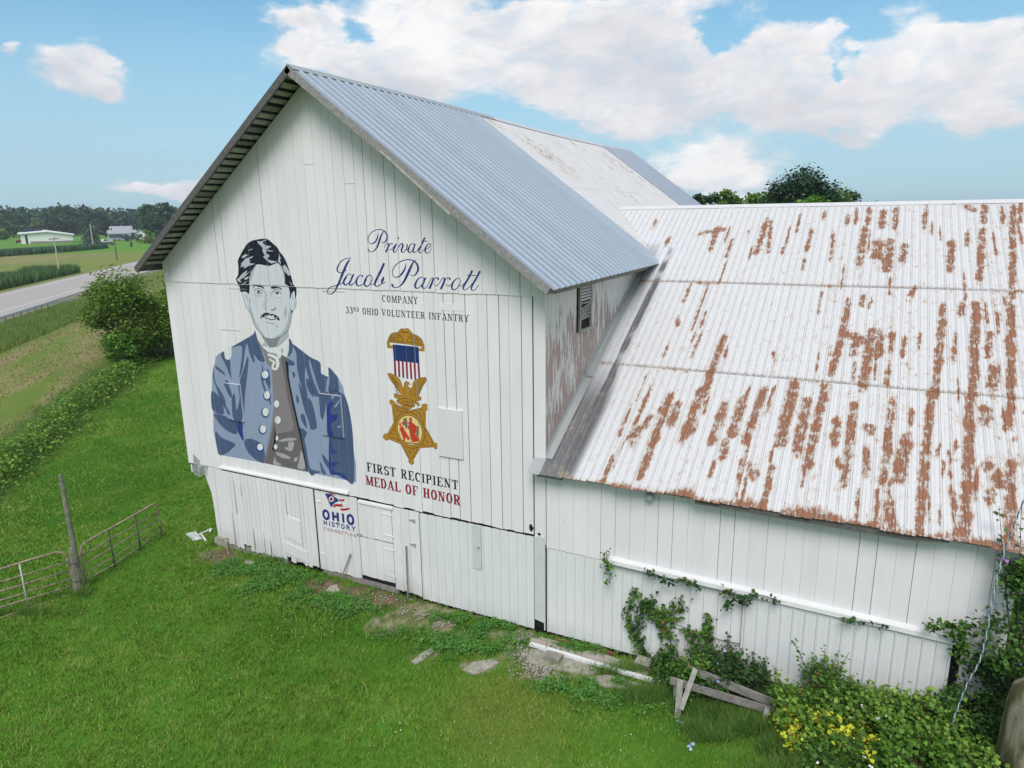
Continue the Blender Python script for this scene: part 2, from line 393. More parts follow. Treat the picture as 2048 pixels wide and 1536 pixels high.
def dirt_w(x, y):
    w0 = np.zeros_like(x); w1 = np.zeros_like(x); n = (fbm(x, y, 2.2, 5) - .5) * 1.4 + (fbm(x, y, 9, 15) - .5) * 1.2
    for c, I, k in DE:
        a = I[0, 0] * (x - c[0]) + I[0, 1] * (y - c[1]); b = I[1, 0] * (x - c[0]) + I[1, 1] * (y - c[1])
        w = sstep(1.25, .75, np.sqrt(a * a + b * b) + n)
        if k: w1 = np.maximum(w1, w)
        else: w0 = np.maximum(w0, w)
    return w0, w1
LAWN = np.array([.075, .190, .018]); 
def mixc(c, d, w): return c * (1 - w[..., None]) + np.asarray(d) * w[..., None]
yel_c = hit(2, 0, 1010, 1425)[:2]
def ground_col(x, y):
    s, t = road_st(x, y); n = fbm(x, y, .16, 1); n2 = fbm(x, y, .8, 9); nl = fbm(s * .12, t, .9, 21)
    c = np.ones(x.shape + (3,)) * LAWN
    c = mixc(c, [.045, .135, .012], sstep(.42, .66, n)); c = mixc(c, [.12, .22, .03], sstep(.50, .72, n2) * .8)
    w = sstep(2.2, .4, np.hypot(x - yel_c[0], y - yel_c[1]) + (n2 - .5) * 2.0); c = mixc(c, [.125, .175, .03], w * .75)
    d0, d1 = dirt_w(x, y); dv_ = fbm(x, y, 5, 51); c = mixc(c, [.20, .19, .10], d0 * .95); c = mixc(c, [.30, .265, .18], d0 * sstep(.5, .65, dv_) * .9); c = mixc(c, [.10, .13, .04], d0 * sstep(.46, .36, dv_) * .7); c = mixc(c, [.15, .105, .07], d1 * .95); c = mixc(c, [.22, .18, .11], d1 * sstep(.52, .66, dv_) * .8)
    # road side: rough weeds, mown hay strips, tall grass bank
    tt = t + (n2 - .5) * 1.6
    w = sstep(-23.5, -22, tt); c = mixc(c, [.075, .13, .025], w)
    w = sstep(-19.2, -18, tt); hay = np.ones_like(c) * [.21, .225, .07]; hay = mixc(hay, [.28, .235, .12], sstep(.52, .66, nl)); hay = mixc(hay, [.14, .20, .04], sstep(.50, .36, nl)); c = c * (1 - w[..., None]) + hay * w[..., None]
    w = sstep(-9.5, -8, tt); c = mixc(c, [.10, .155, .03], w); c = mixc(c, [.15, .165, .05], w * sstep(.45, .7, n2))
    w = sstep(-2.2, -1.0, t); c = mixc(c, [.21, .205, .14], w)
    far = sstep(11.5, 13, t); c = mixc(c, [.20, .24, .06], far)
    w = sstep(22, 26, tt); c = mixc(c, [.19, .23, .065], w)
    w = sstep(28, 40, t + (n - .5) * 20); nn = fbm(x, y, .045, 33)
    f = np.ones_like(c) * [.25, .235, .10]; f = mixc(f, [.18, .235, .06], sstep(.42, .62, nn)); f = mixc(f, [.27, .19, .11], sstep(.40, .25, nn)); c = c * (1 - w[..., None]) + f * w[..., None]
    rr = np.hypot(x - CAM[0], y - CAM[1])
    w = sstep(268, 285, rr) * far; c = mixc(c, [.12, .26, .035], w)
    w = sstep(700, 900, rr); c = mixc(c, [.05, .09, .03], w)
    return c
def make_ground():
    az = np.radians(np.concatenate([np.linspace(-85, 32, 520), np.linspace(32, 275, 90)[1:-1]]))
    r = np.concatenate([[.01], np.linspace(2, 42, 330), np.geomspace(42.5, 3200, 210)])
    A, R = np.meshgrid(az, r); x = CAM[0] + R * np.sin(A); y = CAM[1] + R * np.cos(A)
    z = ground_h(x, y) + (fbm(x, y, .35, 3) - .5) * .05 * sstep(3, 8, R)
    inb = (x > .3) & (y > .05); z = np.where(inb, np.minimum(z, 0) - .12 + ground_h(x, y) * 0, z)
    # far low swells of woodland
    c = ground_col(x, y)
    na = len(az); nr = len(r)
    V = np.stack([x, y, z], -1).reshape(-1, 3)
    i = np.arange(nr - 1)[:, None] * na; j = np.arange(na)[None, :]; j2 = (j + 1) % na
    F = np.stack([i + j, i + j2, i + na + j2, i + na + j], -1).reshape(-1, 4)
    def f(N, b):
        a = N.n('ShaderNodeAttribute', attribute_name='zone').outputs['Color']; p = pos(N)
        n = N.noise(p, 22, 6, .7); n2 = N.noise(p, 2.5, 6, .65); n3 = N.noise(p, .35, 5, .6)
        k = N.m('ADD', .28, N.m('ADD', N.m('MULTIPLY', n, .66), N.m('MULTIPLY', N.m('ADD', n2, n3), .38)))
        bc(N, b, mul(N, a, k)); bump(N, b, N.m('ADD', n, N.m('MULTIPLY', n2, 2)), .5, .03)
    me = npmesh('ground', V, F, mat('ground_cover', f, .95, .1), True)
    at = me.color_attributes.new('zone', 'FLOAT_COLOR', 'POINT')
    at.data.foreach_set('color', np.concatenate([c.reshape(-1, 3), np.ones((c.size // 3, 1))], 1).astype(np.float32).ravel())
    tag(link(bpy.data.objects.new('ground', me)), kind='structure')
make_ground()
# road
def road():
    def f(N, b):
        p = pos(N); q = N.n('ShaderNodeVectorRotate', rotation_type='Z_AXIS', i_Vector=p, i_Angle=math.atan2(-RD[1], RD[0]) if False else -math.atan2(RD[1], RD[0])).outputs[0]
        st = N.noise(N.scale(q, (.03, 1.6, 1)), 1, 5, .6); g = N.noise(p, 3, 5, .7)
        k = N.m('ADD', .75, N.m('ADD', N.m('MULTIPLY', st, .35), N.m('MULTIPLY', g, .2)))
        bc(N, b, mul(N, (.40, .365, .345), k))
    m = mat('worn_pale_asphalt', f, .9, .2)
    mb = MB(); S0, S1 = -260, 900
    def quad(mb, s0, s1, t0, t1, z0, z1):
        a = road_xy(s0, t0); b = road_xy(s1, t0); c = road_xy(s1, t1); d = road_xy(s0, t1)
        mb.add([(*a, z0), (*b, z0), (*c, z0), (*d, z0), (*a, z1), (*b, z1), (*c, z1), (*d, z1)], [(4, 5, 6, 7), (0, 1, 5, 4), (1, 2, 6, 5), (2, 3, 7, 6), (3, 0, 4, 7)])
    quad(mb, S0, S1, 0, 11.3, -.3, .09)
    r = mb.build('road', m); tag(r, kind='structure')
    wl = flat('white_road_paint', (.62, .61, .58), .2, .8); yl = flat('faded_yellow_road_paint', (.46, .34, .22), .3, .8)
    for t in (1.75, 9.6):
        mb = MB(); quad(mb, S0, S1, t, t + .22, .085, .097); o = mb.build('edge_line', wl, None); o.parent = r; tag(o, kind='structure')
    for k in range(40):
        mb = MB(); s = -60 + k * 12.2; quad(mb, s, s + 3, 5.55, 5.72, .085, .097); o = mb.build('centre_dash', yl, None); o.parent = r; tag(o, kind='structure')
road()

# ------------------------------------------------------------------ barn
W = 12.34; SEAMZ = 8.345; LOWZ = 2.63
RX, RZ = 6.17, 13.56; RF = -.72; SL = .7414
def ridge_sag(y): return RZ - .10 * math.sin(max(0, min(1, (y - 6) / 20)) * math.pi)
def roofz(x, off=0): return RZ - SL * abs(x - RX) + off
barn = empty('barn', (0, 0, 0), 'large white gable barn with a soldier mural on its boards and blue grey roof', 'barn')
def boards(x0, x1, wmin, wmax, rnd):
    xs = [x0]
    while xs[-1] < x1 - wmax * .6: xs.append(xs[-1] + rnd.uniform(wmin, wmax))
    xs[-1] = x1; return xs
rnd = random.Random(3)
up_x = boards(0, W, .25, .36, rnd); lo_x = boards(0.0, 12.06, .25, .34, rnd)
up_g = [rnd.choice([.0012, .002, .003, .0045, .008]) for _ in up_x]; lo_g = [rnd.choice([.0015, .002, .003, .005]) if x_ < 8.6 else rnd.choice([.004, .008, .010]) for x_ in lo_x]
UPY, LOY = -.022, 0.0
# backing so the joints read dark
mb = MB(); mb.prism([(.03, 2.66), (1.08, 2.66), (1.08, .1), (W - .03, .1), (W - .03, roofz(W) - .12), (RX, RZ - .12), (.03, roofz(0) - .12)], 1, .035, .06); mb.build('sheathing', M['dark'], barn)
def plank(name, x0, x1, z0, z1, y0, y1, m, parent, g0=.004, g1=.004, top=None, jag=.0):
    """vertical board; top = function x->z for a raking cut"""
    j = [rnd.uniform(-jag, jag) for _ in range(3)]
    a, b = x0 + g0, x1 - g1
    tz0, tz1 = (z1, z1) if top is None else (top(a), top(b))
    poly = [(a, z0 + j[0]), ((a + b) / 2, z0 + j[1]), (b, z0 + j[2]), (b, tz1)]
    if top is not None and a < RX < b: poly.append((RX, top(RX)))
    poly.append((a, tz0))
    return MB().prism(poly, 1, y0, y1).build(name, m, parent)
top = lambda x: roofz(x, -.10)
for i in range(len(up_x) - 1):
    jy = rnd.uniform(-.001, .001)
    z0 = SEAMZ + (rnd.uniform(-.012, .012)); 
    a, b = up_x[i], up_x[i + 1]; xm = (a + b) / 2
    # patched boards get a butt joint
    if i in (19, 23):
        zc = 10.9 if i == 23 else 11.4
        plank('board', a, b, z0, zc - .004, UPY + jy, 0, M['white'], barn, up_g[i], up_g[i + 1]); plank('board', a, b, zc + .004, 0, UPY - .001, 0, M['white'], barn, up_g[i], up_g[i + 1], top=top)
    else: plank('board', a, b, z0, 0, UPY + jy, 0.012, M['white'], barn, up_g[i], up_g[i + 1], top=top)
for i in range(len(lo_x) - 1):
    jy = rnd.uniform(-.001, .001); a, b = lo_x[i], lo_x[i + 1]
    z0 = LOWZ + rnd.uniform(-.015, .015)
    if a > 7.8: z0 = 2.60 + rnd.uniform(-.02, .03)
    plank('board', a, b, z0, SEAMZ + .02, LOY + jy, .03, M['white'], barn, lo_g[i], lo_g[i + 1], jag=.012)
plank('corner_board', 12.075, 12.345, 2.58, 8.45, -.004, .03, M['white'], barn, .012, 0, jag=.02)
MB().box((12.34, -.006, 2.4), (12.375, .03, 8.42)).build('corner_trim', M['white'], barn)
# raised hatches on the mural
HATCH = [(2.05, 2.70, 4.31, 5.43), (5.68, 6.42, 4.31, 5.48)]
HATD = .055
for a, b, c, d in HATCH: MB().box((a, -HATD, c), (b, -.001, d)).build('hatch', M['whitep'], barn)
q0 = hit(1, 0, 876, 815); q1 = hit(1, 0, 928, 918)
MB().box((q0[0], -.05, q1[2]), (q1[0], -.001, q0[2])).build('hatch', M['whitep'], barn)
# small battens and nailed patches
for px, py, w in ((450, 659, 30), (590 - 125, 577, 28), (655, 582, 34)):
    p = hit(1, 0, px, py); q = hit(1, 0, px + w, py); MB().box((p[0] - w * .005, -.008, p[2] - .012), (q[0], -.0005, p[2])).build('batten', M['graywl'], barn)
p = hit(1, 0, 880, 610); MB().box((p[0], -.006, p[2] - .12), (p[0] + .62, -.0005, p[2] + .05)).build('batten', M['white'], barn)
# ---- lower storey
low = barn
fl = random.Random(9)
def lowboards(x0, x1, zt, zb, y0, y1, wmin, wmax, name='board', m='whitelow', parent=barn, jag=.02, gmax=.012, botf=None):
    xs = boards(x0, x1, wmin, wmax, fl)
    for a, b in zip(xs, xs[1:]):
        zz = zb + fl.uniform(-jag, jag) if botf is None else botf(a)
        plank(name, a, b, zz, zt, y0 + fl.uniform(-.003, .003), y1, M[m], parent, fl.uniform(.002, gmax / 2), fl.uniform(.002, gmax / 2), jag=jag)
# masonry plinth and dark inside
MB().box((1.0, .09, -.2), (12.3, .16, 2.62)).build('inner_lining', M['dark'], barn)
MB().prism([(.80, -.25), (1.45, -.25), (1.42, .22), (1.05, .30), (.86, .25)], 1, -.08, .35).build('corner_stone', M['concretel'], barn)
MB().box((1.45, -.02, -.2), (3.9, .3, .20)).build('concrete_sill', M['concrete'], barn)
MB().box((5.25, .0, -.2), (6.6, .3, .12)).build('concrete_sill', M['concrete'], barn)
# left jamb boards with the angled bracket
MB().prism([(.55, 2.63), (1.09, 2.63), (1.09, .25), (.92, .22), (.90, 1.2), (.86, 1.75), (.66, 2.3)], 1, .02, .08).build('jamb_board', M['whitelow'], barn)
lowboards(1.10, 1.42, 2.63, .30, .02, .07, .17, .22)
MB().box((1.425, .03, .12), (1.50, .055, 1.55)).build('slat', M['grayw'], barn)
# sliding door of narrow boards
door = bpy.data.objects.new('sliding_door', None); link(door); door.parent = barn
lowboards(1.50, 5.175, 2.62, .16, -.075, -.045, .13, .20, parent=door, jag=.035, gmax=.018, botf=lambda x: .17 + .03 * math.sin(x * 9) + (.10 if abs(x - 2.25) < .09 else 0) + (.14 if abs(x - 3.95) < .1 else 0))
for z in (.55, 2.35): MB().box((1.52, -.044, z), (5.10, -.02, z + .16)).build('ledger', M['whitelow'], door)
for x, z0, z1, w in ((1.78, .2, 1.35, .05), (2.62, .2, .95, .05), (3.3, .2, .70, .045), (3.05, .2, .9, .03), (4.35, .2, .6, .03), (2.02, 1.3, 2.4, .022), (4.1, 1.6, 2.5, .02), (2.3, 1.9, 2.3, .02)):
    MB().prism([(x, z0), (x + w, z0 + .02), (x + w * .9, z0 + (z1 - z0) * .55), (x + w * .5, z1), (x + w * .2, z0 + (z1 - z0) * .6)], 1, -.081, -.074).build('bare_split', M['grayw'], door)
MB().prism([(4.03, .93), (4.62, .80), (4.60, 1.55), (4.05, 1.62)], 1, -.10, -.078).build('hatch', M['whitelow'], door)
MB().prism([(3.88, .42), (4.82, .24), (4.80, .60), (3.88, .76)], 1, -.10, -.078).build('repair_board', M['whitelow'], door)
# door with the painted emblem
d2 = bpy.data.objects.new('door', None); link(d2); d2.parent = barn
xs2 = boards(5.195, 6.71, .22, .30, fl)
for a, b in zip(xs2, xs2[1:]): plank('board', a, b, .16, 2.60, -.03, .0, M['whitelow'], d2, .003, .004, jag=.02)
D2Y = -.03
MB().box((5.22, -.045, .62), (5.40, -.031, .66)).build('hinge', M['white'], d2); MB().box((5.22, -.045, 2.25), (5.42, -.031, 2.29)).build('hinge', M['white'], d2)
# two-leaf stable door
for nm, z0, z1 in (('door_leaf', 1.50, 2.50), ('door_leaf', .30, 1.47)):
    L = bpy.data.objects.new(nm, None); link(L); L.parent = barn
    xs3 = boards(6.725, 7.855, .22, .30, fl)
    for a, b in zip(xs3, xs3[1:]): plank('board', a, b, z0, z1, -.03, .0, M['whitelow'], L, .003, .003, jag=.012)
    for z in (z0 + .18, z1 - .2): MB().box((7.55, -.042, z), (7.90, -.031, z + .04)).build('hinge', M['white'], L)
MB().box((6.64, -.05, 1.50), (6.82, -.032, 1.56)).build('latch', M['graywl'], barn)
MB().box((6.5, -.06, .02), (7.95, .12, .14)).build('threshold', M['grayw'], barn)
lowboards(7.86, 8.74, 2.56, .14, -.02, .01, .26, .32, jag=.03)
for z, w in ((2.32, .20), (1.62, .18)):
    MB().prism([(8.42, z), (8.42 + w, z + .03), (8.42 + w, z - .07)], 1, -.05, -.022).build('hinge', M['graymetal'], barn)
# ribbed metal siding
def ribbed(x0, x1, z0, z1, y, parent, pitch=.2286, name='metal_sheet', m='metalwhite', dep=.034, per=4, flipn=False, botf=None):
    n = max(1, round((x1 - x0) / pitch)); pitch = (x1 - x0) / n
    i = 0
    while i < n:
        k = min(per, n - i); prof = []
        for j in range(k):
            a = x0 + (i + j) * pitch
            prof += [(a, 0), (a + .008, 0), (a + .022, -dep), (a + .040, -dep), (a + .054, 0), (a + .10, 0), (a + .106, -.004), (a + .118, -.004), (a + .124, 0), (a + .165, 0), (a + .171, -.004), (a + .183, -.004), (a + .189, 0)]
        prof.append((x0 + (i + k) * pitch + .0, 0))
        mb = MB(); oy = -.0012 * (i // per % 2)
        vs = []; fs = []
        for q, (x, d) in enumerate(prof):
            zb = z0 if botf is None else botf(x)
            vs += [(x, y + d + oy, zb), (x, y + d + oy, z1), (x, y + d + oy + .004, zb), (x, y + d + oy + .004, z1)]
        for q in range(len(prof) - 1):
            a = q * 4; b = a + 4; fs += [(a, b, b + 1, a + 1), (b + 2, a + 2, a + 3, b + 3), (a + 2, b + 2, b, a), (a + 1, b + 1, b + 3, a + 3)]
        mb.add(vs, fs); mb.build(name, M[m], parent); i += k
ribbed(8.76, 12.06, .06, 2.56, -.015, barn)
MB().box((10.36, -.052, 1.36), (10.61, -.037, 2.55)).build('patch_panel', M['greenpl'], barn)
MB().box((10.50, -.075, 1.95), (10.58, -.053, 1.99)).build('latch', M['graymetal'], barn)
MB().prism([(12.08, .35), (12.335, .30), (12.335, 2.58), (12.08, 2.58)], 1, -.03, .02).build('corner_post', M['greenpl'], barn)
MB().prism([(12.335, -.03), (12.36, -.02), (12.36, .03), (12.335, .03)], 2, .1, 2.5).build('corner_trim', M['greenpl'], barn)
# eroded holes at the corner
for x, z, w, h in ((11.93, 2.66, .12, .22), (12.16, 2.60, .09, .09), (10.47, 2.585, .30, .03), (8.9, 2.59, .35, .03), (11.35, 2.59, .2, .02)):
    pts = [(x + w * (.5 + .5 * math.cos(a) * fl.uniform(.7, 1.1)), z + h * (.5 + .5 * math.sin(a) * fl.uniform(.7, 1.1))) for a in np.linspace(0, 2 * math.pi, 9)[:-1]]
    MB().prism(pts, 1, -.010, .02).build('rot_hole', M['dark'], barn)
# door track
tr = MB().prism([(-.10, 2.72), (-.03, 2.77), (-.002, 2.77), (-.002, 2.68), (-.095, 2.68)], 0, 1.48, 6.45).build('door_track', M['whitep'], barn)
MB().prism([(-.07, 2.50), (-.06, 2.56), (-.002, 2.58), (-.002, 2.49)], 0, 6.76, 7.92).build('drip_board', M['whitep'], barn)
# remaining barn walls
BY1 = 25.4
MB().box((.0, .06, 2.3), (.06, BY1, roofz(0) - .15)).build('side_wall', M['white'], barn)
MB().box((1.0, .10, -.2), (1.08, BY1, 2.6)).build('side_wall', M['white'], barn)
MB().box((.0, .06, 2.56), (1.1, BY1, 2.62)).build('overhang_floor', M['graywl'], barn)
mb = MB(); mb.prism([(.0, -.2), (W, -.2), (W, roofz(W) - .12), (RX, RZ - .35), (.0, roofz(0) - .12)], 1, BY1 - .15, BY1 - .08); mb.build('rear_wall', M['white'], barn)
# east side wall of peeling boards (above the wing roof)
ys = boards(.03, 10.6, .19, .26, fl)
for a, b in zip(ys, ys[1:]):
    g = fl.uniform(.003, .007); zb = 4.0 + .53 * a - .5
    z1 = roofz(W, -.12)
    o = MB().box((W - .03, a + g, max(zb, 3.6)), (W + fl.uniform(-.002, .002), b - g, z1))
    if b < 2.15 or a > 2.95: o.build('side_board', M['peel'], barn)
    else:
        MB().box((W - .03, a + g, max(zb, 3.6)), (W, b - g, 7.22)).build('side_board', M['peel'], barn)
MB().box((W - .05, .04, 3.6), (W - .035, 10.6, roofz(W) - .14)).build('sheathing', M['dark'], barn)
MB().box((W - .04, 10.6, -.2), (W, BY1 - .1, roofz(W) - .14)).build('side_wall', M['white'], barn)
# louvred vent, several slats slipped
lv = bpy.data.objects.new('louvre_vent', None); link(lv); lv.parent = barn
for a, b, c, d in ((2.14, 2.22, 7.26, 8.36), (2.92, 3.0, 7.26, 8.36)): MB().box((W - .02, a, c), (W + .035, b, d)).build('frame', M['graywl'], lv)
MB().box((W - .02, 2.12, 7.20), (W + .06, 3.02, 7.27)).build('sill', M['graywl'], lv)
MB().box((W - .12, 2.22, 7.27), (W - .1, 2.92, 8.4)).build('opening', M['dark'], lv)
for k in range(11):
    z = 8.31 - k * .075; tilt = 0 if k < 5 else fl.uniform(-.09, .04) - (k - 5) * .012
    if k > 10: break
    MB().beam((W + .01, 2.22, z + tilt), (W + .01, 2.92, z - tilt * .4 + (.0 if k < 5 else -.02)), .05, .012, up=(.7, 0, .7)).build('slat', M['soffit'] if k > 4 else M['white'], lv)

# ---- barn roof
def corr_profile(w, pitch, dep, flatf=.45):
    n = max(1, round(w / pitch)); p = w / n; out = []
    for i in range(n):
        a = i * p; out += [(a, 0), (a + p * .58, 0), (a + p * .70, dep), (a + p * .82, dep), (a + p * .94, 0)]
    out.append((w, 0)); return out
def roof_sheet(name, y0, y1, s0, s1, side, m, parent, pitch=.155, dep=.030, lift=0.0, rows=6, prof=None):
    """side=+1 right slope; s = horizontal run from the ridge"""
    prof = prof or corr_profile(y1 - y0, pitch, dep); vs = []; fs = []
    nx, nz = SL / math.hypot(1, SL), 1 / math.hypot(1, SL)
    n = len(prof)
    for r in range(rows + 1):
        s = s0 + (s1 - s0) * r / rows
        for du, h in prof:
            y = y0 + du; z = ridge_sag(y) - (ridge_sag(y) - roofz(12.86)) * s / 6.69 if side > 0 else ridge_sag(y) - SL * s
            hh = h + lift
            for t in (0, -.006): vs.append((RX + side * (s + nx * (hh + t)), y, z + nz * (hh + t)))
    for r in range(rows):
        for q in range(n - 1):
            a = (r * n + q) * 2; b = a + 2; c = a + n * 2; d = c + 2
            f = [(a, b, d, c), (a + 1, c + 1, d + 1, b + 1)]
            fs += f
    for q in range(n - 1):
        a = q * 2; b = a + 2; fs.append((a, a + 1, b + 1, b)); a += rows * n * 2; b += rows * n * 2; fs.append((a, b, b + 1, a + 1))
    for r in range(rows):
        a = r * n * 2; c = a + n * 2; fs.append((a, c, c + 1, a + 1)); a += (n - 1) * 2; c += (n - 1) * 2; fs.append((a, a + 1, c + 1, c))
    mb = MB().add(vs, fs)
    at = None
    if m is M['rust2']:
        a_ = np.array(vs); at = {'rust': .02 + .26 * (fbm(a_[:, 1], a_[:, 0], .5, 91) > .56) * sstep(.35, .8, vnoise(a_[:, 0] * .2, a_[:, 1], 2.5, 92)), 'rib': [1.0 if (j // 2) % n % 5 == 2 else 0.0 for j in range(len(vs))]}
    return mb.build(name, m, parent, attrs=at)
nS = 9; wS = (8.1 - RF) / nS
for i in range(nS): roof_sheet('roof_sheet', RF + i * wS, RF + (i + 1) * wS, .02, 6.72, 1, M['blue'], barn, pitch=.32, dep=.032, lift=.001 * (i % 2))
wr = []
nS = 14; wS = (20.76 - 8.1) / nS
for i in range(nS):
    for j, (a, b) in enumerate(((.02, 3.45), (3.38, 6.68))):
        roof_sheet('roof_sheet', 8.1 + i * wS, 8.1 + (i + 1) * wS, a, b, 1, M['rust2'], barn, pitch=.23, dep=.014, lift=-.008 - .006 * (j) + .001 * (i % 2), rows=18)
nS = 5; wS = (25.6 - 20.76) / nS
for i in range(nS): roof_sheet('roof_sheet', 20.76 + i * wS, 20.76 + (i + 1) * wS, .02, 6.72, 1, M['bluedark'], barn, pitch=.32, dep=.045, lift=.001 * (i % 2))
for i in range(13): roof_sheet('roof_sheet', RF + i * 2.0246, RF + (i + 1) * 2.0246, .02, 6.46, -1, M['graymetal'], barn, pitch=.29, rows=2)
for i in range(13):
    y0 = RF - .01 + i * 2.026; y1 = y0 + 2.03; z0, z1 = ridge_sag(y0) + .025, ridge_sag(y1) + .025; k = .16
    MB().add([(RX - k, y0, z0 - k * SL), (RX, y0, z0 + .012), (RX + k, y0, z0 - k * SL), (RX - k, y1, z1 - k * SL), (RX, y1, z1 + .012), (RX + k, y1, z1 - k * SL),
              (RX - k, y0, z0 - k * SL - .012), (RX, y0, z0 - .01), (RX + k, y0, z0 - k * SL - .012)], [(0, 1, 4, 3), (1, 2, 5, 4), (0, 6, 7, 1), (1, 7, 8, 2)]).build('ridge_cap', M['graymetal'] if i < 5 else M['rust'], barn)
# sheathing slats under the rake overhang, fascias, eave boards
nx_, nz_ = SL / math.hypot(1, SL), 1 / math.hypot(1, SL)
def slope_pt(side, s, drop): return (RX + side * (s - nx_ * drop), RZ - SL * s - nz_ * drop)
for side, smax in ((-1, 6.40), (1, 6.62)):
    k = 0; s = .18
    while s < smax:
        w = fl.uniform(.09, .13) if side < 0 else .12
        a = slope_pt(side, s, .012); b = slope_pt(side, s + w, .012); c = slope_pt(side, s + w, .036); d = slope_pt(side, s, .036)
        MB().prism([a, b, c, d], 1, RF + .03, fl.uniform(.3, .5)).build('sheathing_slat', M['soffit'] if fl.random() > .15 else M['grayw'], barn); s += fl.uniform(.19, .225); k += 1
    # added black sheet, puts the shade into the gaps between the slats
    a = slope_pt(side, .03, .004); b = slope_pt(side, smax - .02, .004); c = slope_pt(side, smax - .02, .010); d = slope_pt(side, .03, .010)
    MB().prism([a, b, c, d], 1, RF + .03, .5).build('slat_gap_shade', M['dark'], barn)
    # gutter-edge filler + rake fascia made of a few lengths
    segs = [0, 2.2, 4.4, smax + .04]
    for a0, a1 in zip(segs, segs[1:]):
        a0 += .004; a = slope_pt(side, a0, .0); b = slope_pt(side, a1, .0); c = slope_pt(side, a1, .17); d = slope_pt(side, a0, .17)
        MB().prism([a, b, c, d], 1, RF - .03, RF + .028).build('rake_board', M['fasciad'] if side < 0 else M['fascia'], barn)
    for yy in ((-.06,) if side > 0 else ()):
        a = slope_pt(side, .05, .04); b = slope_pt(side, smax, .04); c = slope_pt(side, smax, .15); d = slope_pt(side, .05, .15)
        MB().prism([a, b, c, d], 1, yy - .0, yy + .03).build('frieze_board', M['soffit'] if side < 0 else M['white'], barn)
ex = slope_pt(1, 6.62, .02); MB().prism([(ex[0] - .03, ex[1] - .13), (ex[0] + .01, ex[1] - .13), (ex[0] + .01, ex[1] + .0), (ex[0] - .03, ex[1] + .02)], 1, RF + .03, BY1).build('eave_board', M['grayw'], barn)
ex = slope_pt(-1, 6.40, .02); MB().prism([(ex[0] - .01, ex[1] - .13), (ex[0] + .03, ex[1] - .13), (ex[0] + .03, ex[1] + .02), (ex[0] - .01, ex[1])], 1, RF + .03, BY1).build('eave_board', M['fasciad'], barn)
MB().prism([slope_pt(1, 6.2, .04), slope_pt(1, 6.6, .04), (W + .3, 8.42), (W + .01, 8.42)], 1, 0, BY1 - .2).build('eave_soffit', M['grayw'], barn)
a = slope_pt(-1, 6.38, .05); MB().prism([(a[0], a[1] - .05), (.0, a[1] - .02), (.0, a[1] + .28), (a[0] + .02, a[1])], 1, RF + .05, RF + .09).build('soffit_return', M['grayw'], barn)
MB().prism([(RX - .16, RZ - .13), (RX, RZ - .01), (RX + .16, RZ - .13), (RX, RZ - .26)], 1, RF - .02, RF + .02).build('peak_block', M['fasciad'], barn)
# the loose strip of trim half way down the right rake
a = slope_pt(1, 2.6, .10); b = slope_pt(1, 4.4, .16); MB().beam((a[0], RF - .045, a[1] - .02), (b[0], RF - .05, b[1] - .03), .012, .05).build('loose_trim', M['soffit'], barn)

# ------------------------------------------------------------------ wing
WX1 = 21.52; RS, RZ0 = .53, 4.57; WRY = 10.8; WRX1 = 22.75
def wz(y): return RZ0 + RS * y
def onwing(px, py):
    d = ray(px, py); t = (RZ0 + RS * CAM[1] - CAM[2]) / (d[2] - RS * d[1]); return CAM + d * t
wing = empty('barn_wing', (12.38, 0, 0), 'lower white barn wing under a long rust streaked white metal roof', 'barn wing')
ST5 = [(805, 150, 755, 305, 25), (565, 190, 535, 290, 20), (1280, 185, 1250, 370, 30), (1400, 250, 1385, 390, 45), (1345, 255, 1335, 330, 55), (1470, 270, 1460, 345, 35), (1695, 255, 1690, 385, 34),
       (1845, 200, 1830, 430, 30), (1995, 80, 1990, 510, 26), (1858, 80, 1852, 150, 30), (1430, 100, 1425, 180, 26), (1300, 100, 1295, 160, 24), (1370, 110, 1358, 180, 30), (1575, 90, 1565, 185, 18),
       (1770, 85, 1800, 98, 40), (1940, 90, 1945, 150, 18), (1020, 200, 1000, 290, 20), (1130, 220, 1115, 330, 12), (825, 160, 815, 300, 12), (332, 240, 322, 262, 18), (265, 160, 262, 180, 12), (600, 195, 480, 215, 10),
       (1195, 140, 1190, 165, 22), (1240, 105, 1235, 160, 12), (1085, 115, 1080, 140, 16), (885, 285, 880, 305, 12), (915, 190, 900, 260, 8), (1775, 215, 1770, 260, 18), (2030, 60, 2028, 150, 16),
       (600, 712, 490, 1010, 32), (1200, 540, 1190, 600, 24), (1190, 600, 1120, 890, 30), (1200, 700, 1275, 725, 35), (1240, 715, 1220, 790, 42), (1312, 690, 1270, 960, 44), (1355, 695, 1345, 790, 38), (1415, 700, 1405, 770, 24),
       (1660, 558, 1650, 605, 24), (1655, 630, 1615, 990, 34), (1745, 560, 1742, 600, 34), (1815, 555, 1800, 995, 40), (1885, 700, 1875, 790, 34), (1905, 860, 1895, 950, 60), (1985, 560, 1982, 1000, 40), (1470, 720, 1460, 800, 14),
       (1390, 885, 1385, 930, 26), (372, 632, 376, 650, 18), (458, 710, 450, 725, 12), (325, 765, 315, 790, 8), (610, 770, 605, 800, 12), (835, 790, 850, 820, 10), (1545, 715, 1540, 750, 10), (1715, 700, 1710, 820, 12), (1230, 850, 1225, 900, 16),
       (1640, 660, 1630, 700, 10), (1310, 540, 1300, 560, 8), (1520, 480, 1505, 500, 20), (485, 700, 445, 800, 9), (1270, 520, 1265, 545, 22)]
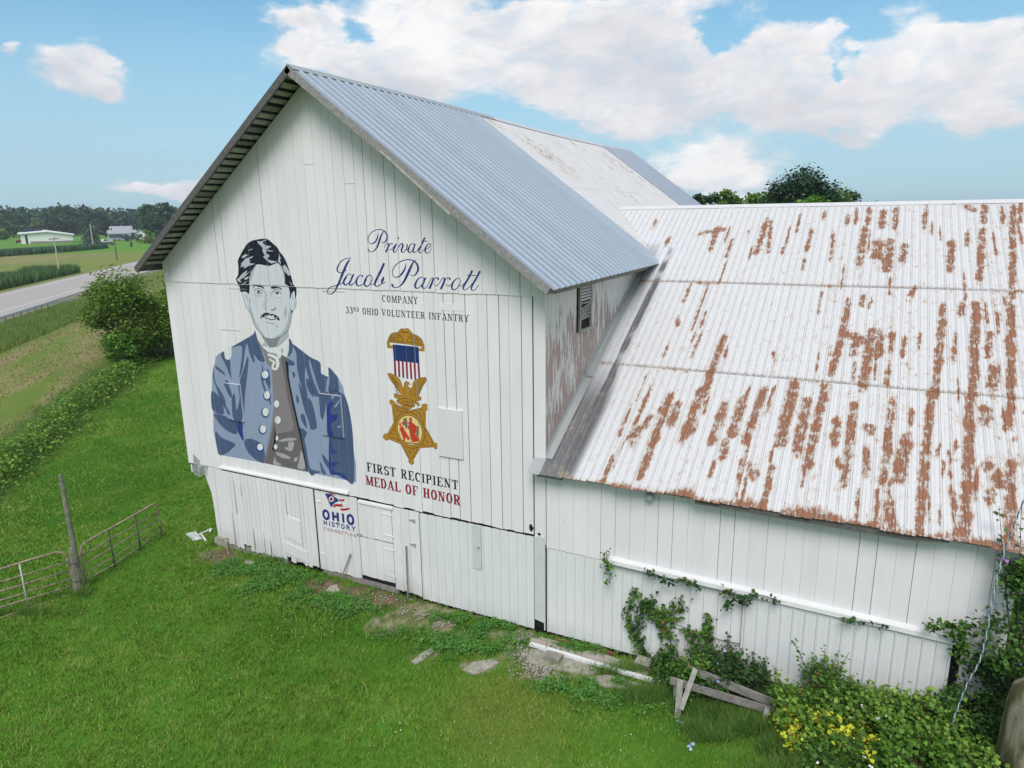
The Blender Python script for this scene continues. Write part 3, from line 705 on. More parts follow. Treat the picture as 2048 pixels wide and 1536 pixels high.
ST6 = [(560, 60, 540, 110, 34), (490, 200, 400, 430, 42), (340, 220, 200, 600, 32), (372, 270, 345, 355, 42), (180, 385, 160, 440, 50), (235, 330, 225, 360, 26), (600, 270, 540, 440, 38), (690, 240, 640, 400, 42), (790, 200, 700, 440, 38),
       (940, 165, 870, 450, 52), (1000, 250, 950, 490, 46), (1090, 180, 1000, 560, 42), (1145, 350, 1130, 450, 38), (1230, 270, 1180, 640, 34), (1410, 260, 1370, 620, 38), (1480, 430, 1440, 620, 60), (1600, 215, 1540, 880, 36),
       (1790, 230, 1760, 900, 46), (1862, 290, 1860, 350, 66), (1985, 235, 1975, 360, 36), (1880, 560, 1925, 650, 66), (1985, 560, 1975, 930, 46), (830, 570, 790, 740, 28), (720, 565, 750, 595, 40), (1288, 490, 1285, 590, 30), (600, 450, 595, 510, 40),
       (840, 190, 800, 300, 12), (1290, 380, 1310, 385, 50), (1505, 310, 1500, 350, 20), (1890, 700, 1880, 715, 46), (460, 370, 455, 385, 22), (1975, 930, 1975, 950, 30), (985, 610, 975, 640, 14), (1150, 540, 1155, 560, 20), (680, 545, 670, 600, 10),
       (1245, 690, 1240, 800, 14), (1395, 760, 1410, 850, 50), (1340, 700, 1330, 840, 14), (1820, 600, 1815, 700, 10), (1640, 780, 1635, 830, 10), (720, 190, 700, 230, 12), (240, 200, 140, 420, 12), (1660, 560, 1655, 600, 10), (290, 290, 285, 320, 12), (515, 250, 505, 290, 14), (60, 520, 20, 620, 18), (1640, 480, 1630, 495, 10), (1720, 460, 1712, 480, 9)]
SEG = []
for L, oy in ((ST5, 380), (ST6, 700)):
    for x0, y0, x1, y1, w in L:
        k = 2.4151; a = onwing(1200 + x0 / k, oy + y0 / k); b = onwing(1200 + x1 / k, oy + y1 / k); c = onwing(1200 + (x0 + w) / k, oy + y0 / k)
        SEG.append((a[0], a[1], b[0], b[1], abs(c[0] - a[0]) / 2))
rr_ = random.Random(44)
for _ in range(60):
    x_ = 13.6 + 9.2 * rr_.random() ** .75; x_ = round(x_ / .2) * .2 + rr_.choice([.0, .03, .09]); y_ = rr_.uniform(-.2, 10.2); l_ = rr_.uniform(.15, 1.1)
    SEG.append((x_, y_, x_, y_ - l_, rr_.uniform(.004, .03)))
def rust_at(x, y):
    r = np.zeros_like(x)
    for x0, y0, x1, y1, w in SEG:
        dx, dy = x1 - x0, y1 - y0; L2 = dx * dx + dy * dy + 1e-6
        t = np.clip(((x - x0) * dx + (y - y0) * dy) / L2, 0, 1); ex = (x - x0 - t * dx) / (w + .02); ey = (y - y0 - t * dy) / .16
        d = np.sqrt(ex * ex + ey * ey); r = np.maximum(r, .54 * sstep(1.5, .45, d) + .09 * sstep(3.2, 1.2, d))
    edge = .66 * sstep(.24, .0, y + .38 + (vnoise(x, x * 0, 2.3, 4) - .5) * .25) * sstep(12.6, 13.6, x)
    colr = (vnoise(np.floor(x / .2) * 1.7, y * 0, 1, 8)) * .18 * sstep(13, 20, x)
    seam = np.zeros_like(x)
    for sy in (3.16, 6.66): seam = np.maximum(seam, .42 * sstep(.10, .0, np.abs(y - sy)) * sstep(.45, .7, vnoise(x, x * 0, 1.3, 9)))
    return np.maximum(np.maximum(r, edge), np.maximum(colr + .02, seam))
def grey_at(x, y):
    g = .62 * sstep(13.55, 13.05, x - (y * .03)) * sstep(9.4, 8.4, y) + .22 * sstep(14.4, 13.2, x) * sstep(9.4, 6, y); st = .75 * (.15 + 1.1 * vnoise(x * 3, y, 2.3, 6)) * sstep(.13, .03, np.abs(x - 12.98 - .01 * y)) * sstep(-.6, 2, y) * sstep(9, 7.5, y)
    under = .25 * sstep(4.5, 7.6, y) * sstep(13.0, 12.5, x)
    return g + st * .8 + under + .25 * sstep(15.2, 13.2, x) * sstep(3.4, 1.5, y)
def wing_sheet(name, x0, x1, y0, y1, parent, lift, rows=30, back=False):
    p = .2; n = max(1, round((x1 - x0) / p)); p = (x1 - x0) / n; prof = []
    for i in range(n):
        a = x0 + i * p; prof += [(a, 0), (a + .004, 0), (a + .022, .019), (a + .038, .019), (a + .058, 0), (a + .064, 0), (a + .11, 0), (a + .118, .008), (a + .130, .008), (a + .138, 0), (a + .194, 0)]
    prof.append((x1, 0))
    nx, nz = -RS / math.hypot(1, RS), 1 / math.hypot(1, RS); vs = []; fs = []; n = len(prof); at = []; rb = []
    for r in range(rows + 1):
        y = y0 + (y1 - y0) * r / rows
        for x, h in prof:
            wob = (vnoise(np.array(x), np.array(y), .7, 3) - .5) * .02
            for t in (0, -.005):
                yy = y + nx * (h + lift + t); zz = wz(y) + nz * (h + lift + t) + float(wob)
                if back: yy = 2 * WRY - yy
                vs.append((x, yy, zz)); at.append((x, y)); rb.append(1.4 if (r == 0 and y0 > 1) else 1.0 if abs((x - x0) % p - .058) < .001 else 0.0)  # rib: painted shade and stain line at rib foot and tier lap
    for r in range(rows):
        for q in range(n - 1):
            a = (r * n + q) * 2; b = a + 2; c = a + n * 2; d = c + 2; fs += [(a, b, d, c), (a + 1, c + 1, d + 1, b + 1)]
    for q in range(n - 1): a = q * 2; fs.append((a, a + 1, a + 3, a + 2))
    for r in range(rows):
        a = r * n * 2; c = a + n * 2; fs.append((a, c, c + 1, a + 1)); a += (n - 1) * 2; c += (n - 1) * 2; fs.append((a, a + 1, c + 1, c))
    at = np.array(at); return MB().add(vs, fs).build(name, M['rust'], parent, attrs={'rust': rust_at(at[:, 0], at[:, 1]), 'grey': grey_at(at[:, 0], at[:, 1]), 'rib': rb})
tiers = [(-.40, 3.24, .0), (3.16, 6.74, .010), (6.66, 10.82, .020)]
nx = 18; x_l = 12.37; wsh = (WRX1 - x_l) / nx
for j, (a, b, l) in enumerate(tiers):
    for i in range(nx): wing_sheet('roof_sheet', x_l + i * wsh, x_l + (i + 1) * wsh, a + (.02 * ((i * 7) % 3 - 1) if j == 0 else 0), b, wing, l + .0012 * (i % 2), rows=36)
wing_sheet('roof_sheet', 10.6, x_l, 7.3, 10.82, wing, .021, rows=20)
MB().prism([(-.45, wz(-.45) + .02), (-.02, wz(-.02) + .03), (-.02, wz(-.02) + .024), (-.45, wz(-.45) + .014)], 0, 12.10, 12.40).build('flashing', M['graymetal'], wing)
for i in range(6): wing_sheet('roof_sheet', 12.37 + i * 1.73, 12.37 + (i + 1) * 1.73, 0, 10.8, wing, 0, rows=2, back=True)
for i in range(6):
    x0, x1 = 10.55 + i * 2.034, 10.55 + (i + 1) * 2.034 + .01; z = wz(WRY) + .045; k = .17
    MB().prism([(WRY - k, z - k * RS - .008), (WRY, z), (WRY + k, z - k * RS - .008), (WRY + k, z - k * RS), (WRY, z + .012), (WRY - k, z - k * RS)], 0, x0, x1).build('ridge_cap', M['rust'], wing)
# flashing against the barn wall
for k in range(3):
    y0, y1 = .0 + k * 2.6, 2.6 + k * 2.6 + .05
    MB().add([(W + .004, y0, wz(y0) + .16), (W + .004, y1, wz(y1) + .16), (W + .03, y1, wz(y1) + .035), (W + .03, y0, wz(y0) + .035), (W + .20, y0, wz(y0) + .028), (W + .20, y1, wz(y1) + .028)], [(0, 1, 2, 3), (3, 2, 5, 4)]).build('flashing', M['graymetal'], wing)
# wing front wall
MB().box((12.4, .045, -.2), (WX1 - .03, .06, 4.55)).build('sheathing', M['dark'], wing)
UBZ = 2.34
uxs = boards(12.40, WX1, .29, .36, fl)
for a, b in zip(uxs, uxs[1:]):
    zb = UBZ + fl.uniform(-.01, .01)
    if a > 20.75: zb = 1.22 if b > 21.2 else 1.05
    if 14.9 < a < 16.95: zb = 1.05 + fl.uniform(-.03, .03) if a < 16.0 else 1.12
    if a > 20.75: plank('board', a, b, zb, 4.50, -.0, .04, M['white'], wing, .003, fl.uniform(.002, .007), jag=.02)
    else: plank('board', a, b, UBZ + fl.uniform(-.01, .01), 4.50, -.018, .02, M['white'], wing, .0008, fl.choice([.002, .003, .005, .009]), jag=.015)
for a, b in zip(*(lambda q: (q, q[1:]))(boards(15.22, 16.95, .29, .36, fl))): plank('board', a, b, 1.02 + .02 * math.sin(a * 5), 2.30, .0, .03, M['white'], wing, .003, .004, jag=.02); plank('board', a, b, .2, 1.0, .01, .035, M['white'], wing, .004, .004)
MB().prism([(15.22, 1.16), (16.95, .98), (16.95, 1.0), (15.22, 1.18)], 1, -.012, -.002).build('batten', M['graywl'], wing)
ribbed(12.40, 15.20, .08, 2.36, .005, wing)
MB().box((15.19, -.04, .05), (15.225, .0, 2.33)).build('trim', M['whitep'], wing)
md = bpy.data.objects.new('sliding_metal_door', None); link(md); md.parent = wing
ribbed(17.0, 20.68, .34, 2.26, -.08, md, botf=lambda x: .34 + (x - 17) * .09)
for a, b in ((16.965, 17.0), (20.68, 20.72)): MB().box((a, -.11, .35), (b, -.06, 2.27)).build('trim', M['whitep'], md)
# long white track cover with a folded lip
tl = hit(1, -.1, 1225, 1118); t2 = hit(1, -.1, 1908, 1277)
def tz(x): return 2.42 + (x - 14.04) * (-.02)
vs = []
for x in (13.98, 20.86):
    z = tz(x); vs += [(x, -.020, z + .07), (x, -.07, z + .045), (x, -.14, z + .02), (x, -.15, z - .07), (x, -.13, z - .07), (x, -.02, z - .0)]
MB().add(vs, [(i, i + 1, i + 7, i + 6) for i in range(5)] + [(0, 6, 11, 5), (5, 4, 3, 2, 1, 0), (6, 7, 8, 9, 10, 11)]).build('track_cover', M['pvc'], wing)
# wing side and rear walls
MB().box((WX1 - .02, .02, -.2), (WX1 + .02, 21.4, wz(0) - .05)).build('side_wall', M['white'], wing)
MB().prism([(.02, wz(0) - .06), (21.5, wz(0) - .06), (WRY, wz(WRY) - .08)], 0, WX1 - .02, WX1 + .02).build('side_wall', M['white'], wing)
MB().box((12.4, 21.4, -.2), (WX1, 21.45, wz(0) - .05)).build('rear_wall', M['white'], wing)
# rafters' ends / dark eave strip under the sagging part of the eave
MB().box((12.3, -.34, wz(-.34) - .14), (12.9, .0, wz(-.34) - .04)).build('eave_board', M['grayw'], wing)
MB().prism([(15.9, 4.24), (19.8, 4.22), (20.4, 4.30), (20.4, 4.33), (15.9, 4.34)], 1, -.35, -.31).build('eave_board', M['fasciad'], wing)
MB().box((12.9, -.33, 4.33), (22.6, -.30, 4.37)).build('eave_board', M['grayw'], wing)
for k in range(15):
    x = 12.9 + k * .68; MB().beam((x, -.34, wz(-.34) - .05), (x, .02, wz(.02) - .06), .05, .07).build('rafter_end', M['grayw'], wing)
# ------------------------------------------------------------------ paint on the gable boards
CROPS = dict(A=(400, 450, 5.688), B=(400, 640, 4.518), H=(460, 470, 11.815), F=(480, 560, 11.815), M1=(760, 650, 9.033), M2=(760, 790, 10.24), L=(630, 970, 12.8), T7=(720, 450, 8.192), T3=(640, 440, 6.0235), C4=(720, 640, 3.938))
def wp(crop, x, y, yp=0.0):
    ox, oy, s = CROPS[crop]; p = hit(1, yp, ox + x / s, oy + y / s); return (p[0], p[2])
def cut_bm(bm, zones, seams, front):
    """zones: (x0,x1,z0,z1,dy); seams list (x,g,zlo,zhi)"""
    def bis(co, no, sel):
        g = [f for f in bm.faces if sel(f)]
        if not g: return
        geom = list({v for f in g for v in f.verts} | {e for f in g for e in f.edges}) + g
        bmesh.ops.bisect_plane(bm, geom=geom, plane_co=co, plane_no=no, dist=1e-6)
    if not bm.verts: return
    xs = [v.co.x for v in bm.verts]; zs = [v.co.z for v in bm.verts]; x0, x1, z0, z1 = min(xs), max(xs), min(zs), max(zs)
    allf = lambda f: True
    if z0 < SEAMZ < z1:
        bis((0, 0, SEAMZ - .014), (0, 0, 1), allf); bis((0, 0, SEAMZ + .006), (0, 0, 1), allf)
        bmesh.ops.delete(bm, geom=[f for f in bm.faces if SEAMZ - .014 < f.calc_center_median().z < SEAMZ + .006], context='FACES')
    for a, b, c, d, dy in zones:
        if x0 < b and x1 > a and z0 < d and z1 > c:
            bis((a, 0, 0), (1, 0, 0), allf); bis((b, 0, 0), (1, 0, 0), allf); bis((0, 0, c), (0, 0, 1), allf); bis((0, 0, d), (0, 0, 1), allf)
    def inz(c): return next((z for z in zones if z[0] < c.x < z[1] and z[2] < c.z < z[3]), None)
    for sx, g, lo, hi in seams:
        if x0 < sx < x1 and z0 < hi and z1 > lo:
            for o in (-g, g): bis((sx + o, 0, 0), (1, 0, 0), lambda f: lo < f.calc_center_median().z < hi)
            bmesh.ops.delete(bm, geom=[f for f in bm.faces if abs(f.calc_center_median().x - sx) < g and lo < f.calc_center_median().z < hi and not inz(f.calc_center_median())], context='FACES')
    # lift pieces that lie on proud boards
    lift = set()
    bmesh.ops.split_edges(bm, edges=[e for e in bm.edges if len(e.link_faces) == 2 and ((inz(e.link_faces[0].calc_center_median()) is None) != (inz(e.link_faces[1].calc_center_median()) is None))])
    for f in bm.faces:
        c = f.calc_center_median(); z = inz(c); dy = z[4] if z else (UPY if c.z > SEAMZ else 0.0)
        for v in f.verts:
            if v not in lift: v.co.y += dy; lift.add(v)
SEAMS = [(x, g, SEAMZ, 14) for x, g in list(zip(up_x, up_g))[1:-1]] + [(x, g, LOWZ, SEAMZ) for x, g in list(zip(lo_x, lo_g))[1:-1]]
ZONES = [(a, b, c, d, -HATD) for a, b, c, d in HATCH]
def decal(name, m, polys, parent, layer, plane='gable', seams=None):
    """polys: outlines in wall coordinates (x, z)"""
    bm = bmesh.new()
    y0 = (0.0 if plane == 'gable' else plane) - .0022 - layer * .0007
    for i, poly in enumerate(polys):
        y = y0 - (i % 40) * .000015
        pts = [Vector((a, 0, b)) for a, b in poly]
        vs = [bm.verts.new((p.x, y, p.z)) for p in pts]
        for t in tessellate_polygon([pts]):
            try:
                f = bm.faces.new([vs[k] for k in t]); f.normal_update()
                if f.normal.y > 0: f.normal_flip()
            except ValueError: pass
    bm.faces.ensure_lookup_table()
    if plane == 'gable': cut_bm(bm, ZONES, SEAMS, None)
    else: cut_bm(bm, [], [(x, .004, 0, 3) for x in (seams or [])], None)
    me = bpy.data.meshes.new(name); bm.to_mesh(me); bm.free(); me.materials.append(m)
    o = bpy.data.objects.new(name, me); link(o); o.parent = parent; return o
def cr_spline(pts, n=7, closed=False):
    pts = [np.array(p, float) for p in pts]; out = []; m = len(pts)
    for i in range(m if closed else m - 1):
        p1, p2 = pts[i], pts[(i + 1) % m]
        p0 = pts[i - 1] if (i > 0 or closed) else p1; p3 = pts[(i + 2) % m] if (i + 2 < m or closed) else p2
        for k in range(n):
            t = k / n; out.append(.5 * ((2 * p1) + (-p0 + p2) * t + (2 * p0 - 5 * p1 + 4 * p2 - p3) * t * t + (-p0 + 3 * p1 - 3 * p2 + p3) * t ** 3))
    if not closed: out.append(pts[-1])
    return out
def ribbon(pts, n=7):
    """centre line with widths -> list of small quads' outline (one closed polygon per segment run)"""
    q = cr_spline(pts, n); L = []; R = []
    for i, p in enumerate(q):
        a = q[max(i - 1, 0)][:2]; b = q[min(i + 1, len(q) - 1)][:2]; d = b - a; d = d / (np.linalg.norm(d) + 1e-9); nn = np.array([-d[1], d[0]]) * max(p[2], .5) * 1.18 / 2 + .6
        L.append(p[:2] + nn); R.append(p[:2] - nn)
    return [[L[i], L[i + 1], R[i + 1], R[i]] for i in range(len(q) - 1)]
def strokes_px(crop, strokes, yp=0.0, n=7):
    out = []
    for s in strokes:
        for quad in ribbon(s, n): out.append([wp(crop, *p, yp) for p in quad])
    return out
def px(crop, polys, smooth=False, yp=0.0):
    out = []
    for p in polys:
        if smooth: p = [tuple(q) for q in cr_spline(p, 4, True)]
        out.append([wp(crop, *q, yp) for q in p])
    return out
def ell(cx_, cy_, rx, ry, n=20, rot=0):
    c, s = math.cos(rot), math.sin(rot)
    return [(cx_ + rx * math.cos(a) * c - ry * math.sin(a) * s, cy_ + rx * math.cos(a) * s + ry * math.sin(a) * c) for a in np.linspace(0, 2 * math.pi, n + 1)[:-1]]
P_ = dict(light=paint('pale_blue_grey_paint', hx('8b98b0')), darkb=paint('slate_blue_paint', hx('4e6081')), navy=paint('navy_paint', hx('2c3f88')), vest=paint('taupe_paint', hx('8c8587')), vestd=paint('dark_taupe_paint', hx('706b6e')),
          black=paint('black_paint', hx('1b2330')), vestl=paint('pale_taupe_paint', hx('a6a1a2')), white=paint('white_paint', (.72, .745, .74)), skin=paint('pale_grey_paint', hx('cacdd2')), skins=paint('mid_grey_paint', hx('a9afb6')), skinl=paint('grey_wash_paint', hx('b7bbc8')),
          neck=paint('dark_grey_paint', hx('868c90')), hair=paint('blue_black_paint', hx('1a2430')), hg=paint('hair_grey_paint', hx('b3b8bf')), blue=paint('royal_blue_paint', hx('28377c')), ink=paint('ink_black_paint', hx('161c2c')), red=paint('crimson_paint', hx('96203a')),
          gold=paint('gold_paint', hx('b8862a'), .2), brown=paint('brown_line_paint', hx('5c4020')), rib=paint('ribbon_blue_paint', hx('203a6f')), stripe=paint('stripe_red_paint', hx('8f2337')), pink=paint('pale_pink_paint', hx('ece0e8')), cream=paint('cream_paint', hx('dfc888')),
          orange=paint('vermilion_paint', hx('cc432a')), umber=paint('umber_paint', hx('7f6c66')), olive=paint('olive_paint', hx('a07f28')), logor=paint('bright_red_paint', hx('bb1f2a')), logob=paint('emblem_blue_paint', hx('27357f')))
def each(name, m, groups, lay, par, plane='gable', seams=None):
    return [decal(name, P_[m], g, par, lay + k * .0003, plane, seams) for k, g in enumerate(groups)]
port = bpy.data.objects.new('portrait_painting', None); link(port); port.parent = barn; port['label'] = 'painted portrait of a moustached man in a blue uniform coat'
DE_ = lambda n, m, polys, lay: each(n, m, [[p] for p in polys], lay, port)
D = lambda n, m, polys, lay, par=None: decal(n, P_[m], polys, par or port, lay)
coat = [(497, 90), (480, 130), (400, 185), (300, 235), (285, 260), (285, 325), (262, 362), (230, 350), (217, 280), (175, 300), (140, 335), (135, 390), (115, 440), (108, 600), (100, 740), (120, 830), (122, 1000), (165, 1215), (570, 1290), (1000, 1380), (1412, 1467),
        (1410, 1300), (1390, 1200), (1350, 900), (1320, 720), (1290, 600), (1245, 510), (1162, 425), (1160, 515), (1097, 480), (1088, 385), (990, 330), (900, 270), (835, 215), (805, 160), (800, 330), (640, 330), (520, 180)]
D('coat', 'light', px('B', [coat]), 0)
dark = [[(497, 90), (480, 130), (300, 235), (290, 250), (375, 235), (378, 330), (355, 520), (385, 440), (405, 290), (425, 210), (445, 290), (480, 380), (496, 370), (490, 310), (530, 365), (585, 375), (560, 290), (520, 180)],
        [(215, 285), (190, 320), (230, 400), (262, 480), (283, 535), (275, 430), (270, 365), (228, 350)], [(145, 415), (210, 465), (228, 500), (150, 445)],
        [(125, 450), (140, 560), (200, 660), (240, 750), (290, 850), (250, 830), (195, 740), (150, 620), (118, 520)], [(430, 335), (438, 400), (405, 700), (392, 905), (318, 895), (300, 720), (322, 660), (335, 720), (345, 812), (372, 700), (360, 560), (400, 430)],
        [(110, 640), (190, 720), (215, 850), (120, 820), (102, 740)], [(135, 845), (300, 895), (335, 940), (330, 1030), (230, 990), (150, 900)], [(138, 1010), (200, 1065), (320, 1120), (270, 1180), (240, 1205), (170, 1210)],
        [(400, 1100), (440, 1070), (530, 1100), (575, 1150), (590, 1285), (520, 1272), (430, 1190)], [(560, 385), (575, 450), (625, 460), (635, 620), (612, 610), (590, 540), (575, 560), (600, 640), (632, 700), (640, 768), (575, 620), (548, 510), (560, 450)],
        [(225, 545), (262, 560), (300, 660), (290, 700), (240, 600)],
        [(835, 215), (990, 330), (1086, 385), (1094, 482), (1158, 517), (1145, 545), (1135, 640), (1085, 645), (1035, 500), (990, 355), (990, 420), (1030, 560), (1075, 672), (1040, 690), (1000, 590), (955, 430), (950, 560), (975, 690), (930, 640), (880, 450), (870, 300)],
        [(960, 530), (1000, 560), (1030, 690), (1000, 670), (965, 600)], [(890, 560), (930, 640), (960, 690), (1010, 740), (1050, 900), (1052, 980), (1000, 987), (985, 930), (930, 760)],
        [(1162, 427), (1240, 512), (1250, 560), (1252, 650), (1162, 650), (1172, 540)], [(1162, 655), (1285, 665), (1330, 740), (1365, 900), (1385, 1100), (1392, 1462), (1320, 1445), (1240, 1400), (1170, 1372), (1166, 1050)],
        [(1080, 655), (1158, 655), (1150, 760), (1135, 850), (1120, 897), (1095, 840), (1085, 760)], [(835, 462), (862, 490), (850, 525), (836, 490)], [(872, 675), (895, 720), (885, 760), (870, 730)], [(910, 855), (945, 860), (967, 978), (925, 920)],
        [(775, 345), (850, 380), (846, 412), (790, 400)], [(890, 1000), (968, 1015), (945, 1080), (960, 1150), (985, 1300), (1010, 1350), (1095, 1370), (1050, 1385), (985, 1377)], [(1100, 1205), (1168, 1290), (1172, 1352), (1125, 1290)], [(1085, 1280), (1140, 1390), (1105, 1385), (1088, 1320)],
        [(805, 165), (835, 215), (832, 290), (790, 335), (808, 260)]]
DE_('shoulder_strap', 'white', px('B', [[(219, 262), (245, 245), (284, 240), (284, 325), (262, 362), (232, 345)], [(1089, 387), (1160, 427), (1160, 515), (1097, 480)]]), 0)
DE_('coat_fold', 'darkb', px('B', dark, True), 1)
navy = [[(332, 920), (385, 925), (386, 1000), (395, 1092), (345, 1012)], [(1165, 770), (1220, 740), (1195, 790), (1200, 850), (1255, 850), (1240, 900), (1195, 930), (1200, 990), (1218, 1030), (1165, 1040)],
        [(1168, 1060), (1195, 1130), (1200, 1170), (1245, 1190), (1185, 1215), (1200, 1285), (1265, 1290), (1205, 1325), (1220, 1372), (1290, 1390), (1330, 1442), (1240, 1400), (1172, 1370)]]
DE_('coat_shadow_stroke', 'navy', px('B', navy, True), 2)
DE_('coat_highlight', 'light', px('B', [[(1200, 690), (1240, 665), (1225, 690), (1205, 710)], [(1225, 780), (1280, 710), (1250, 775)], [(1250, 965), (1290, 945), (1275, 968)], [(580, 545), (610, 590), (625, 625), (600, 620)]], True), 3)
vest = [(500, 95), (520, 170), (555, 230), (600, 275), (700, 310), (775, 315), (775, 370), (800, 560), (860, 800), (930, 1100), (975, 1372), (580, 1292), (600, 1180), (640, 1000), (665, 800), (655, 560), (650, 430), (605, 400), (590, 330), (545, 240), (515, 180)]
D('waistcoat', 'vest', px('B', [vest]), 2)
D('waistcoat_shadow', 'vestd', px('B', [[(740, 312), (778, 330), (784, 400), (815, 620), (870, 860), (905, 1030), (970, 1368), (585, 1292), (612, 1180), (650, 1010), (672, 905), (690, 1030), (840, 1000), (850, 950), (815, 800), (790, 700), (765, 520), (735, 380)]]), 3)
DE_('waistcoat_edge', 'black', px('B', [[(770, 368), (800, 390), (805, 520), (850, 750), (915, 1030), (976, 1372), (966, 1362), (900, 1040), (835, 760), (790, 530)], [(680, 940), (686, 1100), (672, 1195), (650, 1160), (666, 1120)]]), 4)
DE_('waistcoat_patch', 'vestl', px('B', [[(715, 1090), (790, 1065), (860, 1068), (865, 1085), (740, 1098)], [(800, 1105), (850, 1105), (830, 1182), (770, 1165), (775, 1145), (800, 1150)], [(690, 1195), (760, 1210), (815, 1238), (810, 1255), (750, 1245), (700, 1220)], [(680, 1235), (690, 1275), (740, 1310), (665, 1302)],
                                   [(855, 1250), (885, 1238), (872, 1278), (850, 1272)], [(910, 1190), (925, 1200), (950, 1340), (880, 1335), (895, 1280)]], True), 4)
D('shirt_collar', 'white', px('B', [[(505, 110), (550, 165), (600, 215), (700, 250), (760, 215), (800, 165), (806, 200), (800, 270), (782, 332), (765, 330), (740, 310), (722, 352), (690, 305), (620, 292), (570, 250), (530, 190)]]), 4)
D('cravat', 'white', strokes_px('B', [[(612, 312, 16), (650, 322, 22), (690, 345, 26), (705, 395, 26), (690, 440, 20), (662, 438, 16), (660, 405, 16), (675, 385, 14), (640, 360, 16), (632, 345, 10)]]) + px('B', [ell(705, 343, 9, 12)]), 5)
DE_('collar_shade', 'skins', px('B', [[(585, 195), (620, 235), (600, 240), (555, 235)], [(730, 250), (760, 262), (750, 300), (735, 300)]]), 5)
btn = [(590, 492, 30, 36), (607, 678, 27, 37), (595, 830, 29, 39), (570, 985, 28, 36), (545, 1147, 27, 30)]; vb = [(693, 758, 25, 33), (705, 903, 27, 35), (698, 1068, 13, 22), (685, 1145, 16, 23)]
DE_('button_rim', 'navy', px('B', [ell(a - (4 if i in (2, 3) else 0), b + 5, c + (8 if i else 2), d + 8) for i, (a, b, c, d) in enumerate(btn)]), 4); DE_('button_rim', 'vestd', px('B', [ell(a + 2, b + 3, c + 3, d + 4) for a, b, c, d in vb]), 5)
for a, b, c, d in btn + vb: D('button', 'white', px('B', [ell(a, b, c, d)]), 6)
# face
face = [(60, 290), (55, 340), (75, 420), (95, 490), (120, 570), (150, 650), (220, 745), (260, 800), (300, 950), (370, 1110), (470, 1240), (560, 1330), (640, 1370), (760, 1385), (880, 1360), (1000, 1310), (1110, 1210), (1160, 1110), (1200, 950), (1220, 790), (1252, 715), (1310, 660), (1332, 560), (1332, 450), (1310, 300),
        (1180, 100), (1075, -150), (990, -330), (894, -400), (720, -350), (560, -370), (414, -375), (300, -230), (264, -183), (234, 67), (150, 200)]
D('face', 'skin', px('F', [face]), 1)
D('neck', 'skins', px('F', [[(480, 1250), (640, 1380), (760, 1395), (900, 1370), (1020, 1310), (1145, 1180), (1150, 1340), (1000, 1510), (860, 1600), (700, 1600), (600, 1520)]]), 0)
D('neck_shadow', 'neck', px('F', [[(490, 1290), (590, 1370), (700, 1400), (860, 1380), (960, 1350), (900, 1430), (870, 1560), (780, 1600), (690, 1590), (620, 1450), (540, 1360)]]), 5)
DE_('face_shade', 'skins', px('F', [[(220, 440), (235, 500), (245, 600), (290, 730), (340, 900), (400, 1030), (480, 1180), (590, 1310), (470, 1240), (370, 1110), (300, 950), (258, 800), (215, 700)], [(1150, 520), (1180, 620), (1150, 800), (1130, 930), (1070, 1130), (950, 1270), (820, 1345), (950, 1335), (1110, 1210), (1162, 1110), (1203, 940), (1222, 770), (1190, 560)],
                               [(1060, 680), (1100, 600), (1110, 800), (1080, 900), (1040, 800)], [(235, 70), (330, -150), (390, -330), (300, -230), (262, -180)], [(1075, -150), (1000, -330), (930, -370), (1020, -200), (1060, 0), (1110, 60)]], True), 2)
DE_('face_shade', 'skinl', px('F', [[(590, 240), (640, 330), (635, 480), (600, 640), (540, 600), (600, 500), (610, 400), (570, 300)], [(720, 240), (760, 330), (740, 420), (700, 330)], [(330, 300), (420, 350), (520, 350), (540, 330), (480, 400), (390, 390)], [(760, 360), (850, 410), (960, 400), (1000, 370), (940, 430), (850, 430)], [(840, 1060), (920, 1080), (900, 1130), (850, 1110)]], True), 3)
outl = [[(60, 300, 7), (72, 400, 8), (92, 480, 9), (150, 640, 9), (215, 738, 10), (262, 810, 12), (300, 950, 11), (370, 1112, 11), (470, 1240, 12), (560, 1330, 14), (640, 1372, 14), (760, 1387, 12), (880, 1362, 12), (1000, 1312, 14), (1110, 1210, 14), (1162, 1110, 11), (1202, 950, 9), (1222, 790, 9)],
        [(1332, 450, 7), (1330, 580, 8), (1300, 670, 9), (1256, 715, 10)], [(130, 350, 8), (180, 450, 14)], [(230, 440, 12), (240, 540, 10)], [(1245, 350, 14), (1252, 460, 10)], [(1302, 400, 9), (1300, 560, 10), (1272, 620, 16)], [(620, 1005, 10), (720, 1015, 12), (810, 1045, 12)], [(620, 300, 7), (640, 400, 6), (620, 600, 6), (655, 665, 8)],
        [(340, 255, 7), (390, 300, 7), (450, 330, 7), (510, 300, 7)]]
each('face_line', 'neck', [strokes_px('F', [q]) for q in outl], 4, port)
DE_('eye_white', 'white', px('F', [[(365, 285), (420, 250), (480, 250), (515, 292), (450, 325), (400, 318)], [(795, 322), (850, 275), (920, 280), (985, 342), (930, 385), (860, 375)]], True), 4)
DE_('iris', 'neck', px('F', [ell(442, 282, 34, 38), ell(886, 308, 36, 40)]), 5)
